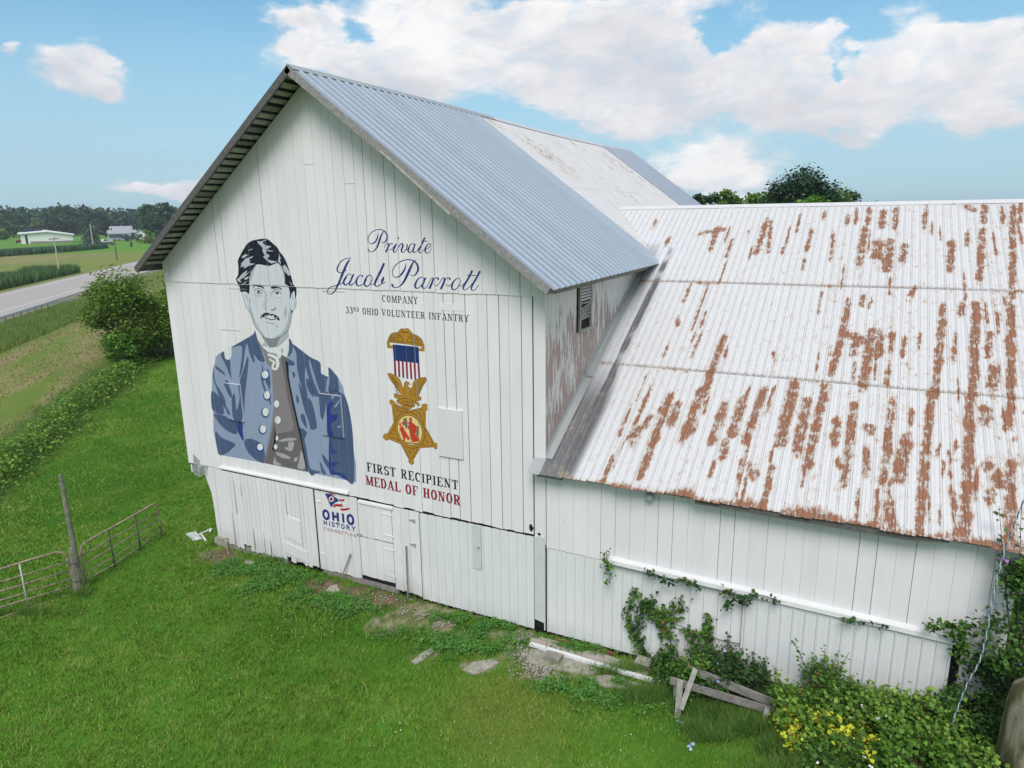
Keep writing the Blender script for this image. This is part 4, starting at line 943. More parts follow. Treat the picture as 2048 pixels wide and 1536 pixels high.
feat = px('F', [ell(440, 290, 17, 24), ell(886, 322, 18, 24), [(300, 200), (330, 120), (380, 105), (440, 132), (500, 128), (560, 168), (582, 218), (560, 205), (500, 168), (430, 162), (370, 132), (330, 160), (305, 212)], [(725, 175), (760, 155), (830, 148), (910, 165), (965, 182), (1002, 225), (985, 232), (940, 198), (860, 190), (800, 208), (735, 198)],
                [(578, 680), (610, 670), (642, 694), (600, 690)], [(1215, 710), (1252, 715), (1246, 770), (1225, 800)],
                [(485, 905), (500, 830), (530, 825), (550, 800), (590, 772), (640, 765), (690, 785), (740, 795), (820, 812), (880, 848), (925, 890), (952, 958), (880, 938), (840, 902), (770, 850), (700, 832), (640, 850), (590, 882), (535, 876), (500, 922)]])
each('feature_stroke', 'hair', [[p] for p in feat] + [strokes_px('F', [q]) for q in [[(330, 245, 7), (390, 207, 8), (450, 200, 9), (520, 225, 9), (552, 270, 12)], [(765, 292, 7), (810, 242, 9), (870, 217, 9), (940, 250, 8), (985, 312, 8)], [(735, 705, 14), (800, 703, 16), (840, 672, 12), (828, 622, 6)], [(600, 905, 10), (660, 900, 13), (720, 935, 16), (790, 930, 14), (860, 915, 10)], [(400, 262, 8), (440, 248, 12), (490, 262, 9), (528, 320, 10)], [(808, 330, 8), (850, 280, 10), (920, 290, 10), (975, 350, 8)], [(1300, 240, 34), (1318, 330, 30), (1312, 420, 14)]]], 6, port)
tag(D('moustache_gap', 'skin', px('F', [ell(602, 852, 14, 22), ell(660, 832, 12, 16), ell(795, 850, 20, 22), ell(872, 895, 12, 22), ell(520, 872, 8, 24), ell(715, 812, 10, 14)]), 7), kind='stuff')
# hair
hair = [(640, 108), (720, 95), (810, 83), (860, 85), (900, 95), (950, 125), (1000, 170), (1050, 215), (1110, 260), (1160, 330), (1190, 400), (1250, 460), (1300, 530), (1350, 640), (1395, 760), (1440, 900), (1490, 1080), (1510, 1170), (1535, 1185), (1570, 1240), (1575, 1340), (1555, 1480), (1535, 1400), (1540, 1300), (1495, 1330), (1450, 1400), (1430, 1505), (1415, 1500), (1420, 1360), (1395, 1250), (1370, 1180),
        (1310, 1150), (1320, 1050), (1300, 890), (1240, 740), (1170, 672), (1120, 655), (1040, 692), (960, 727), (860, 717), (740, 692), (640, 692), (600, 740), (560, 800), (505, 880), (490, 960), (470, 1000), (470, 1130), (465, 1300), (447, 1400), (400, 1352), (350, 1330), (260, 1350), (230, 1280), (240, 1250), (215, 1190), (200, 1150), (155, 1040), (210, 940), (220, 780), (203, 620), (220, 560), (250, 500), (300, 400), (360, 300), (400, 235), (440, 190), (540, 132)]
D('hair', 'hair', px('H', [hair]), 7)
hg = [[(655, 140), (740, 150), (880, 108), (882, 125), (800, 150), (790, 185), (850, 240), (1000, 268), (930, 312), (860, 348), (1042, 372), (1030, 386), (870, 375), (880, 430), (960, 490), (920, 530), (900, 570), (980, 600), (1150, 630), (1000, 672), (940, 640), (900, 600), (860, 572), (800, 510), (850, 480), (790, 390), (790, 300), (700, 210)],
      [(430, 365), (545, 320), (556, 336), (480, 362)], [(290, 520), (350, 470), (412, 438), (400, 480), (472, 458), (330, 550)], [(260, 760), (300, 700), (268, 690), (330, 620), (400, 550), (480, 530), (560, 493), (562, 515), (460, 585), (502, 605), (480, 650), (500, 665), (620, 678), (540, 705), (470, 722), (350, 797), (362, 742)],
      [(180, 1050), (240, 1000), (300, 920), (380, 862), (432, 828), (390, 920), (440, 890), (502, 850), (420, 930), (360, 992), (250, 1060), (300, 1116), (220, 1102)], [(350, 1022), (470, 970), (440, 1032), (380, 1062)], [(260, 1202), (330, 1140), (442, 1073), (380, 1135), (300, 1182)],
      [(1182, 430), (1195, 510), (1235, 550), (1198, 548), (1222, 695), (1158, 622)], [(1258, 720), (1290, 735), (1312, 690), (1392, 805), (1452, 935), (1410, 962), (1290, 842)], [(1412, 1078), (1450, 1120), (1492, 1172), (1470, 1176)]]
DE_('hair_streak', 'hg', px('H', hg), 8)
# medal
med = bpy.data.objects.new('medal_painting', None); link(med); med.parent = barn; med['label'] = 'painted gold star medal hanging from a striped ribbon under an eagle'
G = lambda n, m, polys, lay: decal(n, P_[m], polys, med, lay)
def grow(poly, k):
    c = np.mean(np.array(poly), 0); out = []; m = len(poly)
    for i in range(m):
        a, b, d = np.array(poly[i - 1]), np.array(poly[i]), np.array(poly[(i + 1) % m]); t = d - a; t = t / (np.linalg.norm(t) + 1e-9); nn = np.array([t[1], -t[0]])
        out.append(tuple(b + nn * k))
    ar = sum(poly[i][0] * poly[(i + 1) % m][1] - poly[(i + 1) % m][0] * poly[i][1] for i in range(m))
    if ar < 0: out = [tuple(2 * np.array(poly[i]) - np.array(out[i])) for i in range(m)]
    return out
brooch = [(150, 285), (150, 250), (165, 220), (190, 180), (220, 150), (260, 140), (330, 132), (345, 100), (390, 65), (415, 72), (440, 78), (470, 66), (505, 66), (540, 100), (570, 142), (600, 165), (660, 185), (700, 215), (745, 250), (765, 290), (780, 335), (795, 350), (800, 472), (700, 465), (700, 432), (755, 427), (757, 385), (690, 375), (600, 362), (520, 345), (430, 335), (330, 325), (250, 315), (172, 312), (172, 368), (235, 382), (235, 417), (137, 410), (132, 285)]
G('medal_brooch_outline', 'brown', px('M1', [grow(brooch, 7)]), 0); G('medal_brooch', 'gold', px('M1', [brooch]), 1)
det = [[(330, 130, 7), (370, 200, 7), (420, 260, 7), (440, 330, 7)], [(570, 142, 7), (530, 200, 7), (490, 260, 7), (470, 335, 7)], [(390, 80, 6), (375, 110, 6), (400, 130, 6)], [(400, 128, 16), (520, 132, 16)], [(150, 285, 6), (250, 280, 7), (350, 300, 7), (420, 300, 7)], [(480, 310, 7), (600, 315, 7), (700, 345, 7), (775, 340, 6)],
       [(340, 180, 6), (400, 230, 7), (410, 270, 6)], [(560, 190, 6), (520, 240, 7), (500, 290, 6)], [(300, 290, 5), (330, 320, 5)], [(240, 285, 5), (270, 312, 5)], [(370, 295, 5), (390, 325, 5)], [(560, 310, 5), (580, 350, 5)], [(640, 325, 5), (660, 365, 5)]]
for cx_, cy_, r in ((220, 200, 36), (290, 200, 34), (345, 215, 26), (215, 245, 28), (625, 225, 34), (690, 250, 34), (655, 290, 28), (730, 290, 28), (600, 270, 26), (575, 215, 24), (265, 250, 22)):
    det.append([(cx_ + r * math.cos(a), cy_ + r * math.sin(a), 6) for a in np.linspace(.3, 5.6, 8)])
tag(G('medal_brooch_line', 'brown', strokes_px('M1', det, n=2), 2), kind='stuff')
G('ribbon_field', 'rib', px('M1', [[(230, 348), (465, 372), (697, 396), (712, 692), (250, 640)]]), 3)
tl_, tr_, bl_, br_ = np.array([250., 640]), np.array([712., 690]), np.array([262., 925]), np.array([732., 1005])
for k in range(13):
    a, b = k / 13, (k + 1) / 13
    G('ribbon_stripe', 'stripe' if k % 2 == 0 else 'pink', px('M1', [[tuple(tl_ + (tr_ - tl_) * a), tuple(tl_ + (tr_ - tl_) * b), tuple(bl_ + (br_ - bl_) * b), tuple(bl_ + (br_ - bl_) * a)]]), 2)
eag = [(137, 870), (180, 872), (232, 892), (290, 915), (320, 950), (360, 990), (382, 1040), (398, 1110), (435, 1130), (440, 1060), (470, 1015), (520, 1040), (550, 1078), (510, 1068), (500, 1090), (515, 1120), (560, 1150), (590, 1120), (596, 1050), (620, 1015), (665, 985), (740, 955), (822, 942), (840, 1000), (800, 1060), (740, 1120), (725, 1200), (690, 1290), (620, 1320), (560, 1345), (420, 1290), (340, 1190), (290, 1110), (240, 1050), (180, 970)]
arr = [(255, 1237), (300, 1245), (420, 1290), (560, 1345), (680, 1292), (742, 1298), (742, 1350), (650, 1372), (690, 1400), (722, 1448), (700, 1458), (620, 1405), (590, 1450), (500, 1455), (400, 1445), (300, 1390), (320, 1330), (262, 1300)]
G('eagle_outline', 'brown', px('M1', [grow(eag, 7), grow(arr, 7)]), 4); G('eagle', 'gold', px('M1', [arr, eag]), 5)
fe = []
for k in range(7): t = k / 6; fe.append([(160 + 40 * t + 150 * t, 885 + 20 * k + 40 * t, 6), (240 + 60 * t, 960 + 48 * k, 6), (320 + 60 * t, 1060 + 34 * k, 6)])
for k in range(8): t = k / 7; fe.append([(825 - 60 * t, 960 + 26 * k, 6), (700 - 40 * t, 1010 + 36 * k, 6), (610 - 20 * t, 1080 + 30 * k, 6)])
fe += [[(440, 1120, 6), (430, 1200, 6), (470, 1280, 6)], [(550, 1150, 6), (550, 1220, 6), (510, 1300, 6)], [(300, 1390, 7), (420, 1320, 8), (560, 1350, 8), (650, 1395, 7)], [(300, 1245, 6), (290, 1300, 6)], [(350, 1265, 6), (335, 1320, 6)], [(700, 1295, 6), (695, 1355, 6)], [(660, 1300, 6), (655, 1370, 6)], [(480, 1040, 12), (492, 1046, 8)]]
tag(G('eagle_feather_line', 'brown', strokes_px('M1', fe, n=3), 6), kind='stuff')
balls = [(410, 1428), (455, 1410), (510, 1418), (562, 1425), (600, 1452), (432, 1472), (482, 1478), (545, 1482), (512, 1500)]
tag(G('shot_outline', 'ink', px('M1', [ell(a, b, 34, 35, 14) for a, b in balls]), 6), kind='stuff'); tag(G('shot', 'gold', px('M1', [ell(a, b, 26, 27, 14) for a, b in balls]), 7), kind='stuff')
star = [(200, 130), (210, 100), (240, 100), (265, 118), (290, 140), (330, 185), (590, 322), (850, 265), (862, 195), (900, 185), (950, 180), (968, 215), (960, 260), (968, 310), (932, 330), (932, 660), (1110, 980), (1165, 985), (1167, 1100), (1135, 1108), (1090, 1062), (820, 1085), (678, 1335), (692, 1365), (690, 1400), (652, 1432), (610, 1395), (580, 1355), (600, 1330), (430, 1005), (190, 902), (150, 925), (100, 905), (68, 870), (80, 815), (110, 792), (150, 800), (285, 560), (245, 205), (205, 175)]
G('star_outline', 'brown', px('M2', [grow(star, 7)]), 0); G('star', 'gold', px('M2', [star]), 1)
sl = [[(290, 210, 7), (320, 540, 7), (300, 600, 7)], [(290, 205, 7), (560, 345, 7)], [(620, 345, 7), (885, 300, 7), (890, 620, 7)], [(180, 850, 7), (320, 620, 7)], [(180, 855, 7), (390, 930, 7)], [(860, 1030, 7), (1090, 1020, 7), (920, 690, 7)], [(480, 1050, 7), (630, 1310, 7), (770, 1090, 7)], [(345, 240, 10), (380, 330, 12), (470, 330, 8)], [(740, 340, 9), (820, 380, 12), (850, 480, 9)], [(230, 780, 10), (290, 810, 10)], [(930, 930, 10), (1010, 980, 9)], [(620, 1110, 10), (630, 1220, 10)], [(570, 1110, 8), (600, 1180, 8)], [(700, 1100, 8), (670, 1170, 8)], [(880, 790, 9), (940, 880, 9)]]
tag(G('star_line', 'brown', strokes_px('M2', sl, n=3), 2), kind='stuff')
def wc(cx_, cy_, hw, n=40, k=1.0):
    c = wp('M2', cx_, cy_); e = wp('M2', cx_ + hw, cy_); w = wp('M2', cx_ - hw, cy_); r = (e[0] - w[0]) / 2 * k
    return [(c[0] + r * math.cos(a), c[1] + r * 1.04 * math.sin(a)) for a in np.linspace(0, 2 * math.pi, n + 1)[:-1]]
cx0, cy0, hw0 = 612, 722, 309
G('ring_outline', 'brown', [wc(cx0, cy0, hw0)], 3); G('ring', 'gold', [wc(cx0, cy0, hw0, k=.965)], 4); G('ring_outline', 'brown', [wc(cx0, cy0, hw0 * .83)], 5); G('disc', 'cream', [wc(cx0, cy0, hw0 * .80)], 6)
each('figure', 'orange', [[p] for p in px('M2', [[(600, 470), (630, 455), (655, 480), (662, 515), (652, 545), (700, 590), (762, 645), (748, 760), (722, 800), (770, 850), (812, 905), (792, 952), (700, 962), (652, 955), (640, 900), (620, 850), (600, 720), (560, 655), (600, 600), (555, 570), (610, 545)],
                                [(385, 592), (410, 570), (432, 572), (442, 640), (475, 640), (510, 720), (560, 800), (620, 890), (572, 935), (550, 880), (528, 862), (512, 955), (470, 965), (480, 900), (440, 782), (405, 705), (425, 645)], [(440, 548), (480, 550), (520, 572), (475, 630)]])], 7, med)
tag(G('figure_prop', 'umber', px('M2', [[(480, 532), (560, 522), (568, 620), (548, 702), (500, 622)], [(768, 632), (806, 650), (785, 850), (740, 832)], [(520, 960), (760, 985), (748, 1006), (518, 985)], [(380, 720), (400, 800), (420, 840), (460, 780), (425, 830), (395, 810)]]), 8), kind='stuff')
G('figure_cap', 'olive', px('M2', [[(472, 530), (478, 482), (520, 462), (552, 460), (560, 522)]]), 8)
# ---- script lettering, brush strokes of changing width
def lettering(label, m, groups, lay=2):
    o = bpy.data.objects.new('painted_lettering', None); link(o); o.parent = barn; o['label'] = label
    each('letter', m, [g for g in groups if g], lay, o); return o
def sgroups(crop, strokes, cuts):
    return [strokes_px(crop, strokes[a:b]) for a, b in zip(cuts, cuts[1:])]
priv = [[(430, 85, 4), (385, 120, 14), (350, 190, 24), (320, 280, 26), (290, 360, 22), (240, 420, 14), (190, 440, 9), (150, 420, 14), (147, 392, 24)],
        [(302, 125, 6), (300, 190, 16), (270, 260, 20), (215, 303, 14), (170, 300, 8), (145, 260, 8), (150, 190, 8), (200, 120, 8), (280, 78, 8), (340, 73, 10), (400, 95, 12), (448, 150, 22), (455, 220, 24), (420, 275, 16), (380, 290, 8), (355, 275, 5)],
        [(405, 375, 4), (430, 320, 7), (460, 302, 9), (484, 315, 18), (468, 365, 24), (430, 445, 24)], [(470, 370, 6), (500, 320, 7), (525, 302, 10), (545, 310, 16)], [(468, 400, 5), (500, 405, 6), (540, 380, 6), (600, 308, 6)],
        [(604, 305, 22), (575, 370, 24), (556, 420, 22), (575, 446, 10), (610, 420, 6), (640, 360, 6), (672, 308, 6)], [(640, 372, 5), (680, 310, 7), (706, 305, 16), (712, 340, 24), (692, 395, 24), (690, 432, 18), (722, 446, 8), (760, 410, 7), (782, 355, 14), (778, 312, 18)], [(740, 400, 5), (775, 408, 6), (805, 385, 6)],
        [(902, 318, 10), (872, 302, 8), (830, 332, 14), (800, 400, 22), (808, 440, 18), (840, 444, 8), (880, 390, 7), (912, 310, 8)], [(914, 308, 20), (888, 380, 22), (878, 430, 20), (900, 452, 8), (945, 415, 6), (985, 360, 6)], [(1070, 203, 26), (1030, 300, 22), (982, 395, 22), (976, 442, 16), (1006, 452, 7), (1062, 395, 6)],
        [(1010, 262, 9), (1112, 264, 9)], [(1060, 402, 5), (1130, 375, 7), (1172, 330, 8), (1150, 302, 9), (1110, 330, 16), (1078, 395, 24), (1086, 446, 16), (1130, 456, 8), (1180, 385, 5)]]
lettering('lettering Private in blue script', 'blue', sgroups('T7', priv, [0, 2, 5, 6, 8, 10, 12, 13]) + [px('T7', [ell(635, 213, 15, 17)])])
parr = [[(932, 565, 5), (880, 612, 18), (840, 690, 32), (790, 800, 34), (740, 905, 30), (680, 985, 18), (605, 1022, 11), (545, 1005, 18), (542, 965, 36)],
        [(765, 620, 6), (750, 700, 18), (700, 790, 26), (640, 845, 18), (590, 855, 9), (545, 815, 9), (545, 740, 9), (600, 650, 9), (700, 585, 10), (800, 565, 11), (890, 588, 16), (948, 650, 26), (960, 730, 28), (920, 808, 18), (870, 830, 9), (825, 810, 6)],
        [(1062, 880, 12), (1020, 855, 10), (960, 885, 18), (918, 960, 28), (915, 1015, 24), (960, 1032, 10), (1025, 970, 8), (1085, 860, 10)], [(1084, 860, 22), (1050, 940, 26), (1028, 1005, 24), (1060, 1040, 10), (1110, 1000, 7), (1160, 900, 6), (1190, 865, 8), (1208, 880, 22), (1190, 940, 28), (1146, 1042, 30)],
        [(1165, 1000, 6), (1225, 885, 8), (1265, 862, 11), (1292, 878, 22), (1284, 900, 14)], [(1215, 960, 5), (1250, 990, 7), (1290, 975, 6), (1350, 885, 6), (1378, 862, 9), (1396, 880, 22), (1378, 950, 28), (1332, 1048, 30)], [(1350, 1000, 6), (1415, 885, 8), (1455, 862, 11), (1482, 878, 22), (1474, 900, 14)],
        [(1405, 960, 5), (1450, 998, 7), (1500, 972, 6)], [(1652, 900, 8), (1625, 868, 9), (1580, 885, 12), (1532, 940, 24), (1512, 1010, 26), (1535, 1058, 14), (1590, 1040, 8), (1640, 970, 8), (1656, 905, 8)], [(1610, 995, 6), (1670, 995, 7), (1730, 940, 6)],
        [(1848, 743, 28), (1790, 860, 26), (1722, 975, 26), (1698, 1035, 20), (1732, 1060, 8), (1800, 1015, 6), (1850, 950, 5)], [(1975, 753, 28), (1920, 860, 26), (1856, 970, 26), (1832, 1045, 20), (1866, 1070, 8), (1910, 1040, 7), (1952, 980, 6)], [(1758, 820, 9), (1912, 826, 9)]]
jac = [[(385, 458, 5), (320, 463, 9), (250, 510, 12), (214, 590, 15), (240, 632, 8), (290, 625, 7), (325, 600, 4)], [(372, 466, 8), (335, 520, 22), (290, 620, 25), (250, 720, 23), (205, 815, 18), (150, 885, 11), (105, 888, 8), (88, 860, 7), (125, 812, 7), (210, 785, 7), (280, 755, 6), (330, 690, 5)],
       [(385, 665, 8), (355, 648, 8), (315, 690, 15), (293, 745, 20), (308, 780, 14), (345, 765, 7), (385, 715, 6), (412, 652, 8)], [(412, 650, 18), (382, 720, 19), (360, 765, 17), (385, 784, 8), (430, 745, 6), (455, 700, 5)], [(520, 690, 15), (517, 665, 9), (485, 668, 10), (450, 715, 18), (448, 770, 18), (480, 792, 8), (545, 755, 6), (570, 710, 5)],
       [(628, 680, 7), (610, 660, 8), (575, 680, 14), (545, 740, 19), (548, 785, 16), (580, 795, 9), (620, 755, 7), (636, 700, 7), (628, 680, 6)], [(605, 760, 5), (645, 775, 6), (690, 740, 6)], [(780, 518, 22), (740, 610, 24), (695, 700, 24), (668, 765, 20), (690, 797, 9), (740, 775, 7), (772, 715, 11), (768, 682, 14)], [(762, 700, 12), (748, 740, 13), (762, 765, 7), (796, 740, 5)]]
lettering('lettering Jacob Parrott in blue script', 'blue', sgroups('T3', jac, [0, 2, 4, 5, 7, 9]) + sgroups('T7', parr, [0, 2, 4, 6, 8, 10, 13]))
# ---- block letters: skeletons in a unit box, K = thick stem, n = thin stroke
def arc(cx_, cy_, rx, ry, a0, a1, n=10): return [(cx_ + rx * math.cos(math.radians(a)), cy_ + ry * math.sin(math.radians(a))) for a in np.linspace(a0, a1, n)]
GL = {
    'I': (.30, [('K', [(.15, 0), (.15, 1)])], [(.15, 0), (.15, 1)]), 'H': (.66, [('K', [(.15, 0), (.15, 1)]), ('K', [(.51, 0), (.51, 1)]), ('n', [(.15, .5), (.51, .5)])], [(.15, 0), (.15, 1), (.51, 0), (.51, 1)]),
    'L': (.56, [('K', [(.15, 0), (.15, 1)]), ('n', [(.15, .03), (.52, .03), (.52, .25)])], [(.15, 0), (.15, 1)]), 'F': (.56, [('K', [(.15, 0), (.15, 1)]), ('n', [(.15, .97), (.52, .97), (.52, .76)]), ('n', [(.15, .5), (.42, .5)])], [(.15, 0), (.15, 1)]),
    'E': (.58, [('K', [(.15, 0), (.15, 1)]), ('n', [(.15, .97), (.52, .97), (.52, .78)]), ('n', [(.15, .5), (.42, .5)]), ('n', [(.15, .03), (.54, .03), (.54, .24)])], [(.15, 0), (.15, 1)]),
    'T': (.60, [('K', [(.30, 0), (.30, 1)]), ('n', [(.05, .78), (.05, .97), (.55, .97), (.55, .78)])], [(.30, 0)]), 'N': (.68, [('n', [(.13, 0), (.13, 1)]), ('K', [(.15, .96), (.53, .04)]), ('n', [(.55, 0), (.55, 1)])], [(.13, 0), (.11, 1), (.55, 1)]),
    'M': (.82, [('n', [(.12, 0), (.12, 1)]), ('K', [(.15, .97), (.41, .05)]), ('n', [(.41, .05), (.66, .97)]), ('K', [(.69, 0), (.69, 1)])], [(.12, 0), (.12, 1), (.69, 0), (.69, 1)]),
    'A': (.68, [('n', [(.10, 0), (.33, 1)]), ('K', [(.35, 1), (.58, 0)]), ('n', [(.18, .32), (.50, .32)])], [(.10, 0), (.58, 0)]), 'V': (.66, [('K', [(.10, 1), (.33, .02)]), ('n', [(.33, .02), (.56, 1)])], [(.10, 1), (.56, 1)]),
    'Y': (.66, [('K', [(.10, 1), (.33, .48)]), ('n', [(.33, .48), (.56, 1)]), ('K', [(.33, 0), (.33, .5)])], [(.10, 1), (.56, 1), (.33, 0)]), 'U': (.66, [('K', [(.15, 1), (.15, .3)] + arc(.34, .25, .19, .22, 180, 360, 8)[1:-1]), ('n', [(.53, .25), (.53, 1)])], [(.15, 1), (.53, 1)]),
    'O': (.60, [('O', arc(.30, .5, .21, .47, 0, 360, 22))], []), 'C': (.58, [('O', arc(.31, .5, .22, .47, 52, 308, 16)), ('n', [(.50, .72), (.50, .97)])], []), 'D': (.62, [('K', [(.15, 0), (.15, 1)]), ('O', [(.15, .97)] + arc(.26, .5, .26, .47, 90, -90, 14) + [(.15, .03)])], [(.15, 0), (.15, 1)]),
    'P': (.58, [('K', [(.15, 0), (.15, 1)]), ('O', [(.15, .97)] + arc(.30, .73, .20, .24, 90, -90, 10) + [(.15, .49)])], [(.15, 0), (.15, 1)]), 'R': (.66, [('K', [(.15, 0), (.15, 1)]), ('O', [(.15, .97)] + arc(.30, .74, .19, .23, 90, -90, 10) + [(.15, .51)]), ('K', [(.34, .50), (.47, .12), (.54, .03), (.60, .10)])], [(.15, 0), (.15, 1)]),
    'S': (.54, [('O', arc(.27, .74, .18, .22, 40, 270, 10)[:-1] + arc(.27, .27, .19, .24, 90, -150, 12)), ('n', [(.46, .74), (.46, .95)]), ('n', [(.08, .05), (.08, .28)])], []),
    '3': (.52, [('O', arc(.25, .75, .16, .21, 150, -80, 10) + arc(.25, .27, .19, .25, 85, -160, 12))], []), ' ': (.32, [], [])}
def text_polys(txt, p0, p1, h0, h1, bold=1.0, serif=True, thin=.07, thick=.15, track=.0, yp=0.0, sup=None):
    """p0,p1 baseline ends in wall (x,z); h cap heights at both ends"""
    ws = [GL[c][0] * (sup[1] if sup and sup[0][0] <= i < sup[0][1] else 1) + track for i, c in enumerate(txt)]; tot = sum(ws) - track; u = 0; out = []
    p0 = np.array(p0); p1 = np.array(p1)
    ax = (p1 - p0); Lw = np.linalg.norm(ax); sx = Lw / tot
    def tf(u, v): t = u / tot; b = p0 + ax * t; return (b[0], b[1] + v * (h0 + (h1 - h0) * t))
    allg = []
    for i, c in enumerate(txt):
        out = []; allg.append(out); k = 1.0; vo = 0
        if sup and sup[0][0] <= i < sup[0][1]: k = sup[1]; vo = 1 - k
        w_, strokes, ser = GL[c]
        asp = (h0 + h1) / 2 / sx
        def W2(t): return {'K': thick, 'n': thin if serif else thick, 'O': thick}[t] * bold
        for t, pts in strokes:
            q = []
            for j, (a, b) in enumerate(pts):
                wd = W2(t)
                if t == 'O' and serif:
                    pa = np.array(pts[max(j - 1, 0)]); pb = np.array(pts[min(j + 1, len(pts) - 1)]); d = pb - pa; d = d / (np.linalg.norm(d) + 1e-9); wd = thin * bold + (thick - thin) * bold * abs(d[1]) ** 1.3
                q.append((a, b, wd))
            q = [np.array(z) for z in q]; L_ = []; R_ = []
            for j in range(len(q)):
                a = q[max(j - 1, 0)]; b = q[min(j + 1, len(q) - 1)]; d = (b - a)[:2]; d = np.array([d[0], d[1] * asp]); d = d / (np.linalg.norm(d) + 1e-9); nn = np.array([-d[1], d[0] / asp]) * q[j][2] / 2
                L_.append(q[j][:2] + nn); R_.append(q[j][:2] - nn)
            if t == 'n' and len(q) > 2:   # square corners: build each leg on its own
                segs = list(zip(q, q[1:]))
                for a, b in segs:
                    d = (b - a)[:2]; d = np.array([d[0], d[1] * asp]); d = d / np.linalg.norm(d); nn = np.array([-d[1], d[0] / asp]) * a[2] / 2; e = np.array([d[0], d[1] / asp]) * a[2] / 2
                    out.append([tf(u + z[0] * k, vo + z[1] * k) for z in (a[:2] + nn - e, b[:2] + nn + e, b[:2] - nn + e, a[:2] - nn - e)])
            else:
                for j in range(len(q) - 1): out.append([tf(u + z[0] * k, vo + z[1] * k) for z in (L_[j], L_[j + 1], R_[j + 1], R_[j])])
        if serif:
            for a, b in ser:
                s = thick * bold * .5 + .075; y = b; dy = thin * 1.0 * (1 if b < .5 else -1)
                out.append([tf(u + z[0] * k, vo + z[1] * k) for z in ((a - s, y), (a + s, y), (a + s, y + dy), (a - s, y + dy))])
        u += ws[i]
    return allg
def bl(crop, x, y, yp=0): return wp(crop, x, y, yp)
def hgt(crop, x, yb, yt, yp=0): return bl(crop, x, yt, yp)[1] - bl(crop, x, yb, yp)[1]
lettering('lettering COMPANY in black slab capitals', 'ink', text_polys('COMPANY', bl('T3', 750, 985), bl('T3', 1182, 1015), hgt('T3', 760, 985, 905), hgt('T3', 1175, 1012, 925), bold=.85, track=.10))
lettering('lettering 33RD OHIO VOLUNTEER INFANTRY in black slab capitals', 'ink', text_polys('33RD OHIO VOLUNTEER INFANTRY', bl('T3', 312, 1122), bl('T3', 1798, 1230), hgt('T3', 320, 1120, 1040), hgt('T3', 1780, 1228, 1145), bold=.85, track=.09, sup=((2, 4), .62)))
lettering('lettering FIRST RECIPIENT in black slab capitals', 'ink', text_polys('FIRST RECIPIENT', bl('C4', 57, 1190), bl('C4', 775, 1338), hgt('C4', 62, 1190, 1120), hgt('C4', 760, 1333, 1262), bold=1.1, track=.12))
lettering('lettering MEDAL OF HONOR in red slab capitals', 'red', text_polys('MEDAL OF HONOR', bl('C4', 47, 1295), bl('C4', 793, 1462), hgt('C4', 55, 1297, 1225), hgt('C4', 780, 1458, 1380), bold=1.25, track=.10))
# ---- emblem on the door
emb = bpy.data.objects.new('emblem_painting', None); link(emb); emb.parent = barn; emb['label'] = 'painted pennant emblem with blue and red lettering'
E_ = lambda n, m, polys, lay: decal(n, P_[m], polys, emb, lay, D2Y, xs2[1:-1])
yp = D2Y
E_('pennant', 'logob', px('L', [[(255, 215), (330, 218), (400, 238), (490, 295), (575, 345), (612, 420), (560, 430), (510, 455), (455, 510), (417, 578)]], yp=yp), 1)
E_('pennant_ring', 'white', px('L', [ell(420, 362, 66, 72)], yp=yp), 2); E_('pennant_disc', 'logor', px('L', [ell(418, 362, 40, 44)], yp=yp), 3)
each('pennant_tail', 'logor', [[p] for p in px('L', [[(340, 205), (440, 215), (528, 268), (500, 268), (430, 250)], [(598, 360), (680, 375), (757, 350), (745, 405), (680, 425), (612, 400)], [(450, 572), (470, 520), (495, 490), (560, 485), (640, 490), (712, 488), (690, 515), (742, 542), (660, 555), (560, 548)], [(645, 605), (700, 600), (760, 603), (830, 588), (870, 585), (907, 602), (830, 645), (720, 660), (655, 640)]], yp=yp)], 1, emb, D2Y, xs2[1:-1])
each('letter', 'logob', [g for g in text_polys('OHIO', bl('L', 195, 852, yp), bl('L', 1020, 1025, yp), hgt('L', 300, 860, 640, yp), hgt('L', 900, 1000, 765, yp), serif=False, thick=.17, track=.10) if g], 1, emb, D2Y, xs2[1:-1])
each('letter', 'logob', [g for g in text_polys('HISTORY', bl('L', 215, 1012, yp), bl('L', 1050, 1190, yp), hgt('L', 250, 1012, 898, yp), hgt('L', 985, 1185, 1070, yp), serif=False, thick=.13, track=.14) if g], 1, emb, D2Y, xs2[1:-1])
each('letter', 'red', [g for g in text_polys('CONNECTION', bl('L', 235, 1155, yp), bl('L', 1065, 1345, yp), hgt('L', 275, 1158, 1078, yp), hgt('L', 1035, 1340, 1268, yp), serif=False, thick=.09, track=.18) if g], 1, emb, D2Y, xs2[1:-1])
# ------------------------------------------------------------------ things on and by the barn
def thing_mesh(o, label, cat, group=None): return tag(o, label, cat, group)
# floodlight under the wing eave
p = hit(1, -.1, 1300, 990)
fl_ = empty('floodlight', (p[0], -.02, p[2]), 'small round grey security floodlight under the rusty wing eave', 'light')
MB().lathe((p[0], -.12, p[2] - .10), [(.03, .16), (.09, .12), (.10, .03), (.085, .0)], 14).build('lamp_head', M['graymetal'], fl_)
MB().tube([(p[0] + .05, -.02, p[2] + .08), (p[0] + .05, -.12, p[2] + .1), (p[0], -.12, p[2] + .05)], .018).build('bracket', M['graywl'], fl_)
